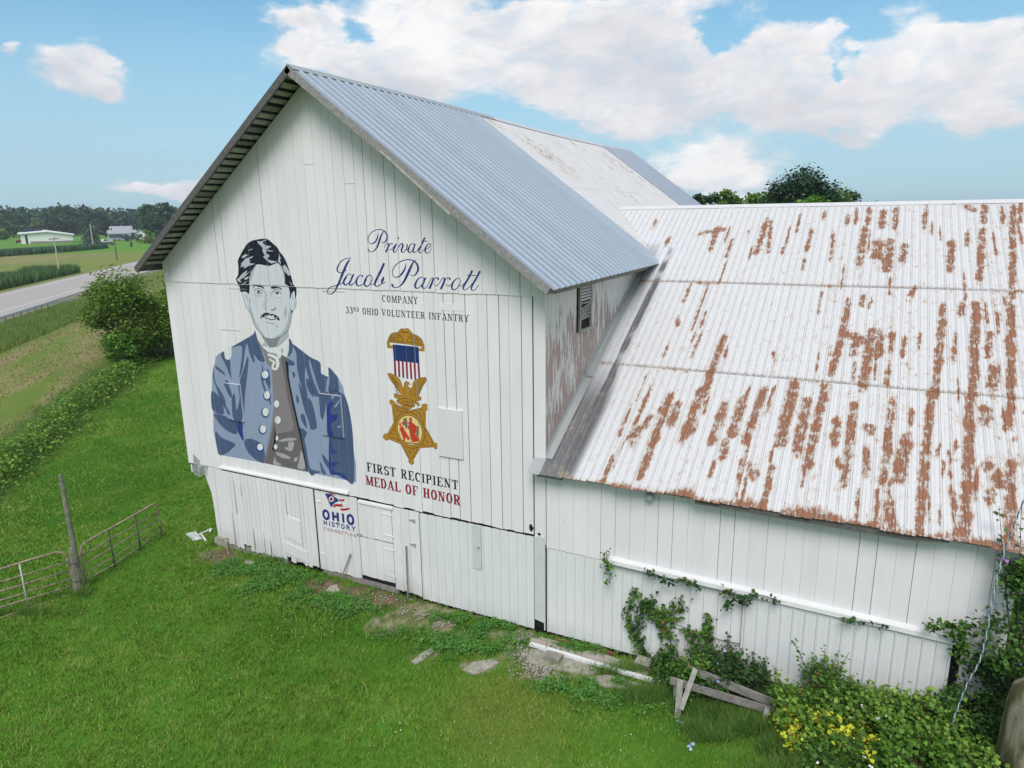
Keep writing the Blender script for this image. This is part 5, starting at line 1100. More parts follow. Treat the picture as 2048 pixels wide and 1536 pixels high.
# bundle of service cable at the lower left corner
cb = empty('cable_bundle', (.45, -.08, 2.55), 'loop of grey electric cable hanging at the lower left corner of the upper boards', 'cable')
for k in range(4):
    x = .30 + k * .07; MB().tube([(x, -.02, 2.95 - k * .05), (x + .02, -.06, 2.62), (x + .06, -.12, 2.35 - .03 * k), (x + .18, -.10, 2.32), (x + .28, -.05, 2.50), (x + .33, .0, 2.66)], .014, 6).build('cable', M['graymetal'], cb)
MB().box((.52, -.12, 2.42), (.66, -.02, 2.62)).build('junction_box', M['graymetal'], cb)
# leaning sticks
def stick(pa, pb, Yt, label):
    a = hit(1, Yt, *pa); b = on_ground(*pb); b[1] = min(b[1], -.15); o = MB().beam(a, b, .03, .03).build('stick', M['grayw'], None, org=b); tag(o, label, 'stick')
stick((812, 1092), (834, 1184), -.08, 'long thin grey stick leaning on the boards right of the two-leaf door')
stick((701, 1108), (703, 1146), -.08, 'short grey stick leaning on the door below the painted emblem')
stick((452, 1090), (458, 1110), -.12, 'short pale stake leaning on the corner stone left of the sliding door')
# rope / drop cable in front of the wing
c = [(2075, 930), (2048, 1000), (2030, 1045), (2012, 1095), (1996, 1150), (1984, 1210), (1972, 1275), (1958, 1325), (1936, 1365), (1918, 1410), (1900, 1460), (1880, 1512)]
Ys = [-.9, -.95, -1.0, -1.0, -1.05, -1.1, -1.15, -1.2, -1.25, -1.3, -1.4, -1.5]
pts = [hit(1, y, *q) for q, y in zip(c, Ys)]
pts = [tuple(q) for q in cr_spline([tuple(q) for q in pts], 14)]
rp = empty('rope', pts[-1], 'twisted blue grey rope slanting down past the right end of the wing wall', 'rope')
for ph in (0, math.pi):
    tw = []
    for i, q in enumerate(pts):
        for j in range(2): pass
        a = i * 1.0 + ph; tw.append((q[0] + .009 * math.cos(a), q[1] + .009 * math.sin(a), q[2]))
    MB().tube(tw, .0085, 5).build('strand', flat('rope_fibre' + str(int(ph)), (.42, .50, .52) if ph else (.10, .14, .17), .2, .9, .1), rp)

# ---- gates on the lawn
rustbar = flat('rusty_gate_tube', (.36, .26, .22), .9, .7, .3, .0, 7)
darkbar = flat('dark_gate_brace', (.10, .085, .08), .6, .8, .3, .0, 9)
whitebar = flat('pale_gate_brace', (.52, .52, .48), .4, .8, .3, .0, 9)
C8 = lambda x, y: (x / 2.56, 680 + y / 2.56)
g0, g1 = hit(2, 0, 160, 1180), hit(2, 0, 324, 1074)
def gplane(a, b):
    d = (b - a); n = np.array([-d[1], d[0], 0]); return a, n / np.linalg.norm(n)
def gate(label, a, b, frame, rails, ups, braces_m):
    P0, n = gplane(a, b); o = empty('gate', tuple(a), label, 'gate', 'tube gates hung on the field post')
    pt = lambda q: tuple(hitp(P0, n, *C8(*q)))
    MB().tube([pt(q) for q in frame], .026, 8).build('frame', rustbar, o, True)
    for r in rails: MB().tube([pt(q) for q in r], .019, 7).build('rail', rustbar, o, True)
    for u in ups: MB().tube([pt(q) for q in u], .022, 6).build('brace', braces_m, o, True)
    return o
gate('rust streaked tube gate swung open to the right of the leaning field post', g0, g1, [(440, 1252), (425, 1160), (412, 1085), (414, 1058), (432, 1038), (700, 888), (775, 845), (795, 838), (806, 850), (815, 905), (828, 1012)],
     [[(420, 1104), (560, 1022), (812, 884)], [(428, 1150), (565, 1068), (815, 918)], [(436, 1192), (572, 1118), (820, 956)], [(442, 1228), (580, 1150), (824, 985)], [(552, 1190), (600, 1170), (720, 1090), (828, 1010)]],
     [[(556, 974), (590, 1176)], [(693, 893), (722, 1092)]], darkbar)
ga = hit(2, 0, 148, 1186); gb = hit(2, 0, 0, 1238)
gate('rust streaked tube gate running out of frame left of the leaning field post', gb, ga, [(-120, 1205), (0, 1172), (150, 1126), (285, 1086), (318, 1088), (342, 1108), (356, 1160), (381, 1294)],
     [[(-120, 1275), (0, 1238), (352, 1135)], [(-120, 1320), (0, 1286), (358, 1180)], [(-120, 1362), (0, 1333), (365, 1222)], [(-120, 1395), (0, 1368), (372, 1258)], [(-120, 1455), (0, 1423), (381, 1296)]], [[(98, 1140), (122, 1260), (147, 1378)]], whitebar)
pb_ = hit(2, 0, 158, 1184); n_ = np.array([CAM[0] - pb_[0], CAM[1] - pb_[1], 0]); n_ /= np.linalg.norm(n_)
t_ = hitp(pb_, n_, *C8(308, 690)); tb = hitp(pb_, n_, *C8(402, 1185)); s0_ = hitp(pb_, n_, *C8(366, 1064))
po = empty('fence_post', tuple(pb_), 'tall weathered wooden post leaning left between the two tube gates', 'post')
mossw = flat('mossy_grey_wood', (.20, .20, .15), .6, .95, .1, 0, 8)
MB().tube([tuple(tb + np.array([0, 0, -.2])), tuple((t_ + tb) / 2), tuple(t_)], [.075, .07, .055], 7).build('tall_post', mossw, po)
MB().tube([tuple(pb_ + np.array([.0, 0, -.2])), tuple(pb_ + np.array([0, 0, .5])), tuple(s0_)], [.14, .12, .08], 8).build('stub_post', mossw, po)
for z in (.4, .95): MB().tube([tuple(pb_ + np.array([.15 * math.cos(a), .15 * math.sin(a), z])) for a in np.linspace(0, 6.28, 9)], .012, 5).build('wire', darkbar, po)
# white frame and panel dropped on the lawn
a = on_ground(372, 1068); pan = empty('lawn_panel', (a[0], a[1], 0), 'white square panel lying on the lawn beside the corner of the barn', 'panel')
q = [on_ground(*z) for z in ((372, 1070), (392, 1065), (404, 1080), (386, 1084))]
MB().prism([(z[0], z[1]) for z in q], 2, .03, .05).build('sheet', M['pvc'], pan)
q = [on_ground(*z) for z in ((398, 1072), (424, 1063), (402, 1071), (412, 1084))]
fr = empty('white_frame', tuple(q[0]), 'white angled frame lying in the weeds next to the white panel', 'frame')
MB().beam(q[0] + [0, 0, .05], q[1] + [0, 0, .10], .05, .04).build('bar', M['pvc'], fr); MB().beam(q[2] + [0, 0, .05], q[3] + [0, 0, .05], .06, .04).build('bar', M['pvc'], fr)
MB().beam(q[1] + [0, 0, .10], q[1] + [.05, -.12, .04], .05, .04).build('bar', M['pvc'], fr)
# fallen gutter and boards beside the wing
a = on_ground(1060, 1292) + [0, 0, .06]; b = on_ground(1320, 1372) + [0, 0, .08]
MB().beam(a, b, .10, .07).build('fallen_gutter', M['pvc'], None, org=a); tag(bpy.data.objects['fallen_gutter'], 'long white gutter length lying on the ground along the wing wall', 'gutter')
a = on_ground(1062, 1283) + [0, 0, .05]; b = on_ground(1295, 1352) + [0, 0, .05]
pw = white_board('flaking_board', base=(.55, .52, .48), peel=2.2); MB().beam(a, b, .14, .035).build('fallen_board', pw, None, org=a); tag(bpy.data.objects['fallen_board'], 'flaking weathered board lying just behind the white gutter', 'board')
a = on_ground(1110, 1282) + [0, 0, .06]; b = on_ground(1232, 1313) + [0, 0, .06]
MB().beam(a, b, .05, .05).build('rusty_pipe', flat('rust_bar', (.20, .075, .045), .4, .9), None, org=a); tag(bpy.data.objects['rusty_pipe'], 'thin rust red bar on the ground under the ivy by the wing wall', 'bar')
def block(px_, label, h, poly, m='concrete', cat='stone'):
    c = on_ground(*px_); q = [on_ground(*z) for z in poly]; z0 = c[2]
    o = MB().prism([(z[0], z[1]) for z in q], 2, z0 - .05, z0 + h).build('concrete_block' if h > .08 else 'stone_slab', M[m], None, org=(c[0], c[1], z0)); tag(o, label, cat); return o
block((1105, 1318), 'dark grey concrete block lying in front of the white gutter', .16, [(1085, 1322), (1096, 1312), (1127, 1320), (1117, 1332)])
blk2 = block((1290, 1330), 'mossy concrete block tipped among the vines near the wing wall', .22, [(1270, 1332), (1282, 1322), (1308, 1336), (1300, 1346)], 'concretel')
blk2.rotation_euler = (.25, -.2, .1)
block((668, 1180), 'pale angular stone in the bare soil below the emblem door', .06, [(652, 1186), (660, 1176), (674, 1172), (680, 1186), (672, 1190)], 'concretel')
block((500, 1128), 'flat tan stone in the weeds below the sliding door', .05, [(488, 1126), (500, 1122), (512, 1128), (498, 1133)], 'concretel')
SL_ = [('largest pale concrete slab, set in the lawn below the metal siding', [(925, 1342), (945, 1327), (985, 1320), (998, 1328), (975, 1342), (948, 1351)]),
       ('grey concrete slab end showing in the grass left of the largest slab', [(822, 1326), (838, 1312), (862, 1298), (868, 1304), (852, 1318), (832, 1330)]),
       ('broken concrete apron under the left end of the fallen gutter', [(1052, 1325), (1062, 1300), (1110, 1305), (1160, 1322), (1200, 1345), (1170, 1352), (1120, 1342), (1085, 1335)]),
       ('broken concrete piece near the right end of the fallen gutter', [(1165, 1358), (1215, 1352), (1290, 1372), (1280, 1382), (1220, 1376), (1175, 1368)]),
       ('cracked concrete pad by the barn corner', [(1062, 1292), (1080, 1276), (1130, 1288), (1190, 1302), (1240, 1322), (1225, 1332), (1150, 1318), (1090, 1302)])]
for lb, poly in SL_:
    block((np.mean([q[0] for q in poly]), np.mean([q[1] for q in poly])), lb, .035, poly, 'concretel', 'concrete slab')
# ---- sawhorse and loose planks in the weeds
Y0, Y1 = -1.45, -.85
sh = empty('sawhorse', tuple(on_ground(1355, 1440)), 'collapsed grey weathered wooden sawhorse in the weeds before the metal door', 'sawhorse')
def sp(px_, py_, Yv): return hit(1, Yv, px_, py_)
BE = [('beam', (1340, 1360, -1.42), (1552, 1424, -1.12), .05, .15), ('plank', (1374, 1336, -1.12), (1562, 1412, -1.0), .05, .17), ('leg', (1361, 1360, -1.49), (1354, 1446, -1.56), .12, .05), ('leg', (1391, 1338, -1.36), (1362, 1418, -1.62), .10, .045),
      ('leg', (1352, 1375, -1.2), (1350, 1412, -1.1), .09, .045), ('leg', (1535, 1414, -1.20), (1528, 1442, -1.30), .09, .04), ('leg', (1564, 1406, -1.16), (1550, 1462, -1.42), .13, .05)]
for nm, a, b, w, h in BE: MB().beam(sp(a[0], a[1], a[2]), sp(b[0], b[1], b[2]), w, h, up=(0, 0, 1) if nm != 'leg' else (0, 1, 0)).build(nm, M['graywl'] if nm == 'leg' else M['grayw'], sh)
# stained concrete pier at the right edge
pr_ = hit(1, -1.7, 2066, 1480) - np.array([.25, 0, 0]); gz = float(ground_h(22.6, -1.6))
def pier(N, b):
    p = pos(N); n = N.noise(N.scale(p, (3, 3, .6)), 1, 5, .6); f = N.noise(p, 30, 4, .7)
    bc(N, b, mul(N, N.mix(N.ss(n, .42, .6), (.30, .27, .20), (.08, .085, .04)), N.m('ADD', .7, N.m('MULTIPLY', f, .5)))); bump(N, b, f, .5, .01)
MB().lathe((pr_[0] + .25, -1.7, gz - .3), [(.46, 0), (.45, 1.0), (.43, 1.75), (.38, 2.1), (.22, 2.25), (.04, 2.28)], 20).build('concrete_pier', mat('stained_pier', pier, .95, .1), None, True, org=(pr_[0] + .25, -1.7, gz - .3)); tag(bpy.data.objects['concrete_pier'], 'round stained beige concrete pier at the right edge under the flowering shrub', 'pier')

# ------------------------------------------------------------------ leaf geometry
def leaves(cent, size, nrm_bias=0.6, asp=1.5, rng=RNG, fold=.25):
    """one folded leaf (two quads) per centre -> verts, quad faces"""
    n = len(cent); cent = np.asarray(cent, float); size = np.broadcast_to(size, (n,)) * rng.uniform(.45, 1.4, n)
    nr = rng.normal(size=(n, 3)) * (1 - nrm_bias * .6); nr[:, 2] = np.abs(nr[:, 2]) + nrm_bias; nr /= np.linalg.norm(nr, axis=1)[:, None]
    d = rng.normal(size=(n, 3)); d -= nr * (d * nr).sum(1)[:, None]; d /= np.linalg.norm(d, axis=1)[:, None]; s = np.cross(nr, d)
    L = size[:, None] * asp; Wd = size[:, None]
    v = np.stack([cent - d * L * .5, cent + s * Wd * .5 + nr * Wd * fold, cent + d * L * .5, cent - s * Wd * .5 + nr * Wd * fold], 1)
    return v.reshape(-1, 3), (np.arange(n)[:, None] * 4 + np.array([0, 1, 2, 3])).astype(np.int32)
def leaf_obj(name, cent, size, m, parent=None, org=None, **k):
    cent = np.asarray(cent, float)
    off = np.zeros(3)
    if parent is not None: off = np.array(base_of(parent))
    if org is not None: off = np.array(org)
    v, f = leaves(cent - off, size, **{q: k[q] for q in k if q in ('nrm_bias', 'asp', 'fold')})
    me = npmesh(name, v, f, m)
    o = bpy.data.objects.new(name, me); link(o)
    if parent is not None: o.parent = parent
    elif org is not None: o.location = org
    return o
G1, G2 = (.020, .055, .008), (.075, .17, .022)
M['leaf_tree'] = leafmat('tree_leaf', (.050, .115, .014), (.27, .42, .06), None, .25)
M['leaf_bright'] = leafmat('bright_leaf', (0.054, 0.147, 0.016), (0.209, 0.403, 0.054), None, .3)
M['leaf_far'] = leafmat('far_leaf', (0.037, 0.087, 0.034), (0.105, 0.183, 0.056), None, .15)
M['leaf_fard'] = leafmat('far_dark_leaf', (0.019, 0.053, 0.028), (0.054, 0.112, 0.046), None, .15)
M['leaf_fary'] = leafmat('far_yellow_leaf', (0.078, 0.132, 0.031), (0.217, 0.248, 0.062), None, .15)
M['leaf_spruce'] = leafmat('spruce_needle', (0.043, 0.093, 0.070), (0.139, 0.202, 0.155), None, .1)
M['leaf_weed'] = leafmat('weed_leaf', (.045, .125, .018), (.26, .44, .06), (0.388, 0.403, 0.078), .25)
M['leaf_vine'] = leafmat('vine_leaf', (0.034, 0.101, 0.016), (0.155, 0.310, 0.046), (0.310, 0.139, 0.046), .25)
M['leaf_vined'] = leafmat('dark_vine_leaf', (0.019, 0.059, 0.019), (0.070, 0.155, 0.034), (0.155, 0.093, 0.046), .2)
M['leaf_yellow'] = leafmat('yellow_leaf', (0.589, 0.651, 0.046), (0.750, 0.750, 0.062), (0.698, 0.434, 0.093), .25)
M['leaf_shrub'] = leafmat('shrub_leaf', (0.022, 0.070, 0.016), (0.116, 0.240, 0.039), None, .2)
M['clover'] = leafmat('ground_weed_leaf', (0.046, 0.139, 0.022), (0.147, 0.357, 0.059), None, .2)
M['petal_v'] = flat('violet_petal', (.48, .22, .58), .1, .8); M['petal_w'] = flat('white_petal', (.78, .8, .74), .05, .8); M['petal_b'] = flat('pale_blue_petal', (.42, .52, .78), .1, .8)
def crown_points(n, R, H, rng, lumps=14, base=0.0, shell=.75, squash=.8):
    """leaf centres in overlapping lumps spread over an uneven crown, radius R, height H"""
    c = []; rr = []
    for i in range(lumps):
        a = rng.uniform(0, 2 * math.pi); u = rng.uniform(-.9, 1.0); q = math.sqrt(max(0, 1 - u * u * .9)); k = rng.uniform(.45, .78)
        c.append((R * k * q * math.cos(a), R * k * q * math.sin(a), H * (.5 + .40 * u))); rr.append(R * rng.uniform(.26, .46))
    c = np.array(c); rr = np.array(rr); idx = rng.integers(0, lumps, n); d = rng.normal(size=(n, 3)); d /= np.linalg.norm(d, axis=1)[:, None]
    rad = rr[idx] * (shell + (1 - shell) * rng.uniform(-1.4, 1.0, n)) * (1 + .18 * rng.normal(size=n))
    p = c[idx] + d * rad[:, None] * np.array([1, 1, squash]); p[:, 2] += base; return p
def tree(x, y, R, H, n, size, label, cat='tree', group=None, leafm='leaf_tree', lumps=16, tr=.18, base=.2, seed=0, limbs=5, z=None, proto=None, name='tree', nb=.55):
    rng = np.random.default_rng(seed + 100); z = float(ground_h(x, y)) if z is None else z
    t = empty(name, (x, y, z), label, cat, group)
    pts = crown_points(n, R, H * (1 - base), rng, lumps, H * base) + np.array([x, y, z])
    leaf_obj('crown', pts, size, M[leafm], t, nrm_bias=nb)
    mb = MB(); h = H * .62
    mb.tube([(x, y, z - .2), (x + .1 * R * rng.normal() * .3, y, z + h * .5), (x, y, z + h)], [tr * 1.25, tr, tr * .5], 8)
    for i in range(limbs):
        a = rng.uniform(0, 6.28); b = h * rng.uniform(.35, .8); e = R * rng.uniform(.5, .8)
        mb.tube([(x, y, z + b), (x + e * .5 * math.cos(a), y + e * .5 * math.sin(a), z + b + e * .35), (x + e * math.cos(a), y + e * math.sin(a), z + b + e * .8)], [tr * .5, tr * .35, tr * .12], 6)
    mb.build('trunk', M['bark'], t); return t
# near trees beside the lawn
tree(-29.8, 18.6, 3.5, 6.6, 15000, .15, 'big bushy green tree between the hay strip and the left edge of the barn', group=None, leafm='leaf_tree', lumps=34, seed=1, base=.02, limbs=7, nb=.75)
tree(-27.2, 23.5, 3.6, 7.4, 13000, .15, 'bushy green tree half hidden behind the left corner of the barn', leafm='leaf_tree', lumps=30, seed=2, base=.02, nb=.75)
tree(-33.5, 26.5, 2.7, 7.6, 6000, .16, 'lighter green tree rising under the left eave behind the bushy pair', leafm='leaf_bright', lumps=18, seed=3, base=.05, nb=.7)
tree(-26.6, 16.2, 1.5, 2.8, 2500, .13, 'low rounded shrub at the foot of the bushy trees by the lawn', 'shrub', leafm='leaf_bright', lumps=10, seed=4, base=.0, name='shrub', tr=.06)
# paddock rail fence behind
fa, fb = hit(2, 0, 286, 718), hit(2, 0, 352, 706)
fe_ = empty('rail_fence', tuple(fa), 'dark wooden rail fence under the trees by the left edge of the barn', 'fence')
dd = (fb - fa)
for k in range(7):
    p = fa + dd * (k / 5); MB().box((p[0] - .07, p[1] - .07, -.1), (p[0] + .07, p[1] + .07, 1.25)).build('post', M['grayw'], fe_)
for z in (.45, .8, 1.15): MB().beam(fa + [0, 0, z], fa + dd * 1.2 + [0, 0, z], .04, .11).build('rail', M['grayw'], fe_)
# trees rising behind the wing ridge
def place(px_, dist):
    d = ray(px_, 420); k = dist / math.hypot(d[0], d[1]); return CAM[0] + d[0] * k, CAM[1] + d[1] * k
for i, (px_, dist, top_y, wpx, nm, lm) in enumerate([(1600, 78, 356, 62, 'largest dark round tree rising behind the wing roof ridge', 'leaf_fard'), (1412, 74, 378, 34, 'dark tree top just right of the far end of the barn roof', 'leaf_far'), (1450, 84, 390, 36, 'small open tree between the barn roof end and the largest dark tree', 'leaf_tree'),
                                             (1500, 90, 392, 46, 'low spreading tree left of the largest dark tree', 'leaf_tree'), (1548, 92, 397, 40, 'low green tree touching the left side of the largest dark tree', 'leaf_tree'), (1610, 66, 394, 50, 'yellow green bushy tree in front of the largest dark tree', 'leaf_bright'), (1668, 88, 391, 40, 'green tree right beside the largest dark tree', 'leaf_tree'), (1712, 90, 391, 38, 'rightmost low tree behind the wing roof ridge', 'leaf_far')]):
    x, y = place(px_, dist); hy = 431.5 - (px_ - 1024) * .01445; H = (10.09 + (hy - top_y) / 1390 * dist) / (.99 if i == 0 else 1.0 if i == 5 else .95); R = wpx / 1390 * dist * (1.35 if i == 0 else 1.05)
    tree(x, y, R, H, 20000 if i == 0 else 4200, .24, nm, leafm=lm, lumps=34 if i == 0 else 20, seed=20 + i, base=.45, group='trees behind the wing roof')
# hedge strip of weeds along the lawn edge and the tall bank grass
def tri_blades(x, y, z, h, w, rng, lean=.35):
    n = len(x); a = rng.uniform(0, 2 * math.pi, n); b = rng.uniform(0, 2 * math.pi, n); l = h * lean * rng.uniform(.2, 1.2, n)
    v = np.empty((n, 3, 3)); dx, dy = np.cos(a) * w / 2, np.sin(a) * w / 2
    v[:, 0] = np.stack([x - dx, y - dy, z], -1); v[:, 1] = np.stack([x + dx, y + dy, z], -1); v[:, 2] = np.stack([x + np.cos(b) * l, y + np.sin(b) * l, z + h], -1)
    return v.reshape(-1, 3), np.arange(3 * n, dtype=np.int32).reshape(-1, 3)
def leafy_patch(name, cx_, cy_, n, sx, sy, rot, hfun, size, m, **k): pass
def lawn():
    rng = np.random.default_rng(5); vs = []; fs = []
    n = 760000; az = rng.uniform(math.radians(-72), math.radians(30), n); r = np.sqrt(rng.uniform(6 ** 2, 62 ** 2, n)); keep = rng.uniform(0, 1, n) < np.clip((19 / r) ** 2.0, .03, 1)
    az, r = az[keep], r[keep]; x = CAM[0] + r * np.sin(az); y = CAM[1] + r * np.cos(az)
    s, t = road_st(x, y); d0, d1 = dirt_w(x, y)
    ok = (t < -21.5) & ~((x > 12) & (x < WX1 + .1) & (y > 0) & (y < 21.5)) & ~((x > .75) & (y > -.04) & (x < WX1 + .1) & (y < 26)) & (rng.uniform(0, 1, len(x)) > np.maximum(d0, d1) * .90)
    x, y, r = x[ok], y[ok], r[ok]; n2 = fbm(x, y, .8, 9); n3 = fbm(x, y, 3.0, 41)
    nb = 5; X = np.repeat(x, nb) + rng.normal(0, .035, len(x) * nb); Y = np.repeat(y, nb) + rng.normal(0, .035, len(x) * nb); R = np.repeat(r, nb)
    h = np.repeat(.03 + .085 * n2 * n3 * 2, nb) * rng.uniform(.5, 1.5, len(X)); w = .008 + .0006 * R
    v, f = tri_blades(X, Y, ground_h(X, Y), h, w, rng, .9)
    def fm(N, b):
        a = island(N); p = pos(N); n = N.noise(p, .16, 3); n2 = N.noise(p, 1.1, 4, .6)
        c = N.mix(a, (.075, .185, .013), (.225, .375, .048)); c = N.mix(N.m('MULTIPLY', N.ss(n2, .50, .66), .65), c, (.31, .40, .09)); c = N.mix(N.m('MULTIPLY', N.ss(a, .93, .96), .8), c, (.42, .40, .16)); c = N.mix(N.m('MULTIPLY', N.ss(n, .45, .65), .4), c, (.060, .18, .012))
        d = N.n('ShaderNodeVectorMath', operation='DISTANCE', i_0=p, i_1=(float(yel_c[0]), float(yel_c[1]), 0.0)).outputs['Value']
        c = N.mix(N.m('MULTIPLY', N.ss(N.m('ADD', d, N.m('MULTIPLY', n2, 2.4)), 3.2, 1.4), .65), c, (.27, .31, .06))
        bc(N, b, c)
    npobj('lawn_grass', v, f, mat('grass_blade', fm, .6, .15), kind='stuff')
lawn()
def weeds_ground():
    """broad leaf ground weeds near the wall foot"""
    rng = np.random.default_rng(6)
    P = []
    for px_, py_, a, b, n in [(540, 1165, 100, 35, 2600), (470, 1135, 60, 22, 900), (640, 1200, 110, 26, 2200), (710, 1215, 60, 22, 1000), (780, 1265, 30, 28, 420), (900, 1240, 60, 16, 900), (985, 1262, 60, 18, 1200), (880, 1295, 80, 22, 900), (950, 1290, 70, 22, 800), (1180, 1300, 75, 12, 900), (560, 1110, 40, 6, 300), (415, 1090, 20, 22, 500), (1130, 1370, 60, 12, 350), (1180, 1380, 90, 20, 900), (1260, 1400, 80, 30, 1100), (1000, 1300, 60, 20, 500), (860, 1190, 25, 10, 300), (720, 1150, 22, 14, 300), (750, 1175, 20, 8, 150), (905, 1215, 50, 6, 200)]:
        c = on_ground(px_, py_); u = on_ground(px_ + a, py_) - c; v = on_ground(px_, py_ + b) - c; s = rng.normal(0, .5, (n, 2)); q = c + s[:, :1] * u + s[:, 1:] * v; P.append(q)
    P = np.concatenate(P); P = P[P[:, 1] < -.05]; a0_, a1_ = dirt_w(P[:, 0], P[:, 1]); P = P[rng.uniform(0, 1, len(P)) > np.maximum(a0_, a1_) * .75]; cl = (fbm(P[:, 0], P[:, 1], 2.2, 77) + rng.uniform(-.09, .09, len(P))) > .50; P = P[cl]; m = len(P)
    k = 5; Q = np.repeat(P, k, 0) + rng.normal(0, .045, (m * k, 3)); Q[:, 2] = ground_h(Q[:, 0], Q[:, 1]) + rng.uniform(.02, .13, m * k)
    v, f = leaves(Q, .042, .8, 1.2, rng, .15); npobj('ground_weeds', v, f, M['clover'], kind='stuff')
weeds_ground()
def rough():
    rng = np.random.default_rng(8)
    # weedy hedge line between lawn and hay strips
    n = 42000; s = rng.uniform(-75, 45, n); t = rng.normal(-21.2, .65, n); hh = .35 + 1.1 * fbm(s, t, .25, 61); keep = (fbm(s, t, .35, 55) > .32); s, t, hh = s[keep], t[keep], hh[keep]
    x, y = road_xy(s, t); z = rng.uniform(0, 1, len(x)) ** .6 * hh * np.exp(-((t + 21.2) / 1.3) ** 2)
    v, f = leaves(np.stack([x, y, z + .03], -1), .115, .75, 1.3, rng); npobj('hedge_weeds', v, f, M['leaf_weed'], kind='stuff')
    # tall grass of the road bank
    n = 52000; s = rng.uniform(-70, 25, n); t = rng.uniform(-9.4, -1.9, n); keep = (t < -8 + 2 * fbm(s, t, .3, 4)) == False; keep |= True; x, y = road_xy(s, t); ok = (t > -9.4 + 3.0 * sstep(0, 20, s)) & (s < 14 + 4 * fbm(s, t, .3, 3)); x, y = x[ok], y[ok]
    h = (.35 + .5 * fbm(x, y, .3, 66)) * rng.uniform(.5, 1.2, len(x)) * (.25 + .75 * sstep(-2.2, -5.0, road_st(x, y)[1])); v, f = tri_blades(x, y, np.zeros(len(x)), h, np.full(len(x), .055), rng, .5)
    npobj('bank_grass', v, f, leafmat('bank_grass_blade', (.10, .19, .03), (.27, .36, .09), (.42, .38, .18), .2), kind='stuff')
    # mown swaths: short stubble rows
    n = 42000; s = rng.uniform(-70, 60, n); t = rng.uniform(-19, -8.8, n); k = fbm(s * .12, t, .9, 21) > .40; s, t = s[k], t[k]; x, y = road_xy(s, t); v, f = tri_blades(x, y, np.zeros(len(x)), rng.uniform(.05, .16, len(x)), np.full(len(x), .07), rng, 1.6)
    npobj('mown_hay', v, f, leafmat('hay_stubble', (.20, .24, .06), (.38, .34, .16), None, .15), kind='stuff')
    # tall weed band beyond the road and crop behind it
    n = 26000; s = rng.uniform(-40, 76, n); t = rng.uniform(13.8, 21.5, n); keep = (t < 15.5 + 6 * fbm(s, t * 0, .08, 4) + 2) & (s < 75 - .5 * (t - 14)); s, t = s[keep], t[keep]; x, y = road_xy(s, t)
    h = (1.2 + 1.3 * fbm(x, y, .12, 12)) * rng.uniform(.5, 1.1, len(x)); v, f = tri_blades(x, y, np.zeros(len(x)), h, np.full(len(x), .34), rng, .35)
    npobj('tall_weeds', v, f, leafmat('tall_weed_blade', (0.043, 0.116, 0.043), (0.147, 0.240, 0.078), (0.248, 0.279, 0.093), .15), kind='stuff')
    n = 9000; C = np.array([hit(2, 0, -120, 522), hit(2, 0, 146, 503)]); 
    a = rng.uniform(0, 1, n)[:, None]; q = C[0] + (C[1] - C[0]) * a; dn = np.array([-.5, .86, 0]); q = q + dn * rng.uniform(-6, 26, n)[:, None]
    v, f = tri_blades(q[:, 0], q[:, 1], np.zeros(n), rng.uniform(1.0, 2.4, n), np.full(n, 1.1), rng, .3); npobj('crop_rows', v, f, leafmat('crop_leaf', (0.046, 0.116, 0.070), (0.124, 0.202, 0.116), None, .1), kind='stuff')
rough()

# ---- guardrail
ge = road_xy(9.7, -2.6); gr = empty('guardrail', (*road_xy(-50, -2.3), 0), 'galvanised steel guardrail beside the near edge of the road', 'guardrail')
gm = flat('galvanised_steel', (.60, .62, .63), .15, .5, .5, .4, 4)
mb = MB(); prof = [(0, .48), (.05, .53), (.05, .58), (0, .63), (.05, .68), (.05, .73), (0, .78)]; S_ = np.linspace(-95, 7.5, 28); vs = []
for s in S_:
    for d, z in prof: x, y = road_xy(s, -2.35 - d * 1.0); vs.append((x, y, z))
fs = [(i * 7 + j, i * 7 + j + 1, (i + 1) * 7 + j + 1, (i + 1) * 7 + j) for i in range(27) for j in range(6)]
mb.add(vs, fs).build('rail', gm, gr)
x0, y0 = road_xy(7.5, -2.35); x1, y1 = road_xy(17.5, -3.4); mb = MB().beam((x0, y0, .62), (x1, y1, .08), .03, .28).build('end_ramp', gm, gr)
for k in range(28):
    s = -47 + k * 1.98
    x, y = road_xy(s, -2.6); MB().box((x - .06, y - .06, -.1), (x + .06, y + .06, .66)).build('post', M['grayw'], gr)
# ---- utility poles and wires
polew = flat('pale_pole_wood', (.46, .42, .33), .3, .9, .1, 0, 3); poled = flat('dark_pole_wood', (.16, .135, .11), .3, .9, .1, 0, 3)
def upole(bx, ty, label, m, arm=0, px_=None, tr=None):
    b = hit(2, 0, *bx); dist = math.hypot(b[0] - CAM[0], b[1] - CAM[1]); n = np.array([CAM[0] - b[0], CAM[1] - b[1], 0]); n /= np.linalg.norm(n); t = hitp(b, n, *ty)
    o = empty('utility_pole', tuple(b), label, 'utility pole', 'utility poles left of the barn'); r = max(.14, dist * .0008)
    MB().tube([tuple(b - [0, 0, .3]), tuple(t)], [r * 1.15, r * .8], 7).build('pole', m, o)
    if arm:
        a = hitp(b, n, ty[0] - arm, ty[1] + 4.5); c_ = hitp(b, n, ty[0] + arm, ty[1] + 3.6); MB().beam(a, c_, .16, .14).build('crossarm', poled, o)
        for k in (.04, .3, .7, .96): q = a + (c_ - a) * k; MB().lathe((q[0], q[1], q[2] + .05), [(.05, 0), (.07, .12), (.03, .22)], 6).build('insulator', M['graymetal'], o)
    if tr:
        q = hitp(b, n, *tr); MB().lathe((q[0], q[1], q[2] - .7), [(.3, 0), (.38, .1), (.38, 1.2), (.3, 1.4)], 10).build('transformer', M['graymetal'], o)
    return t
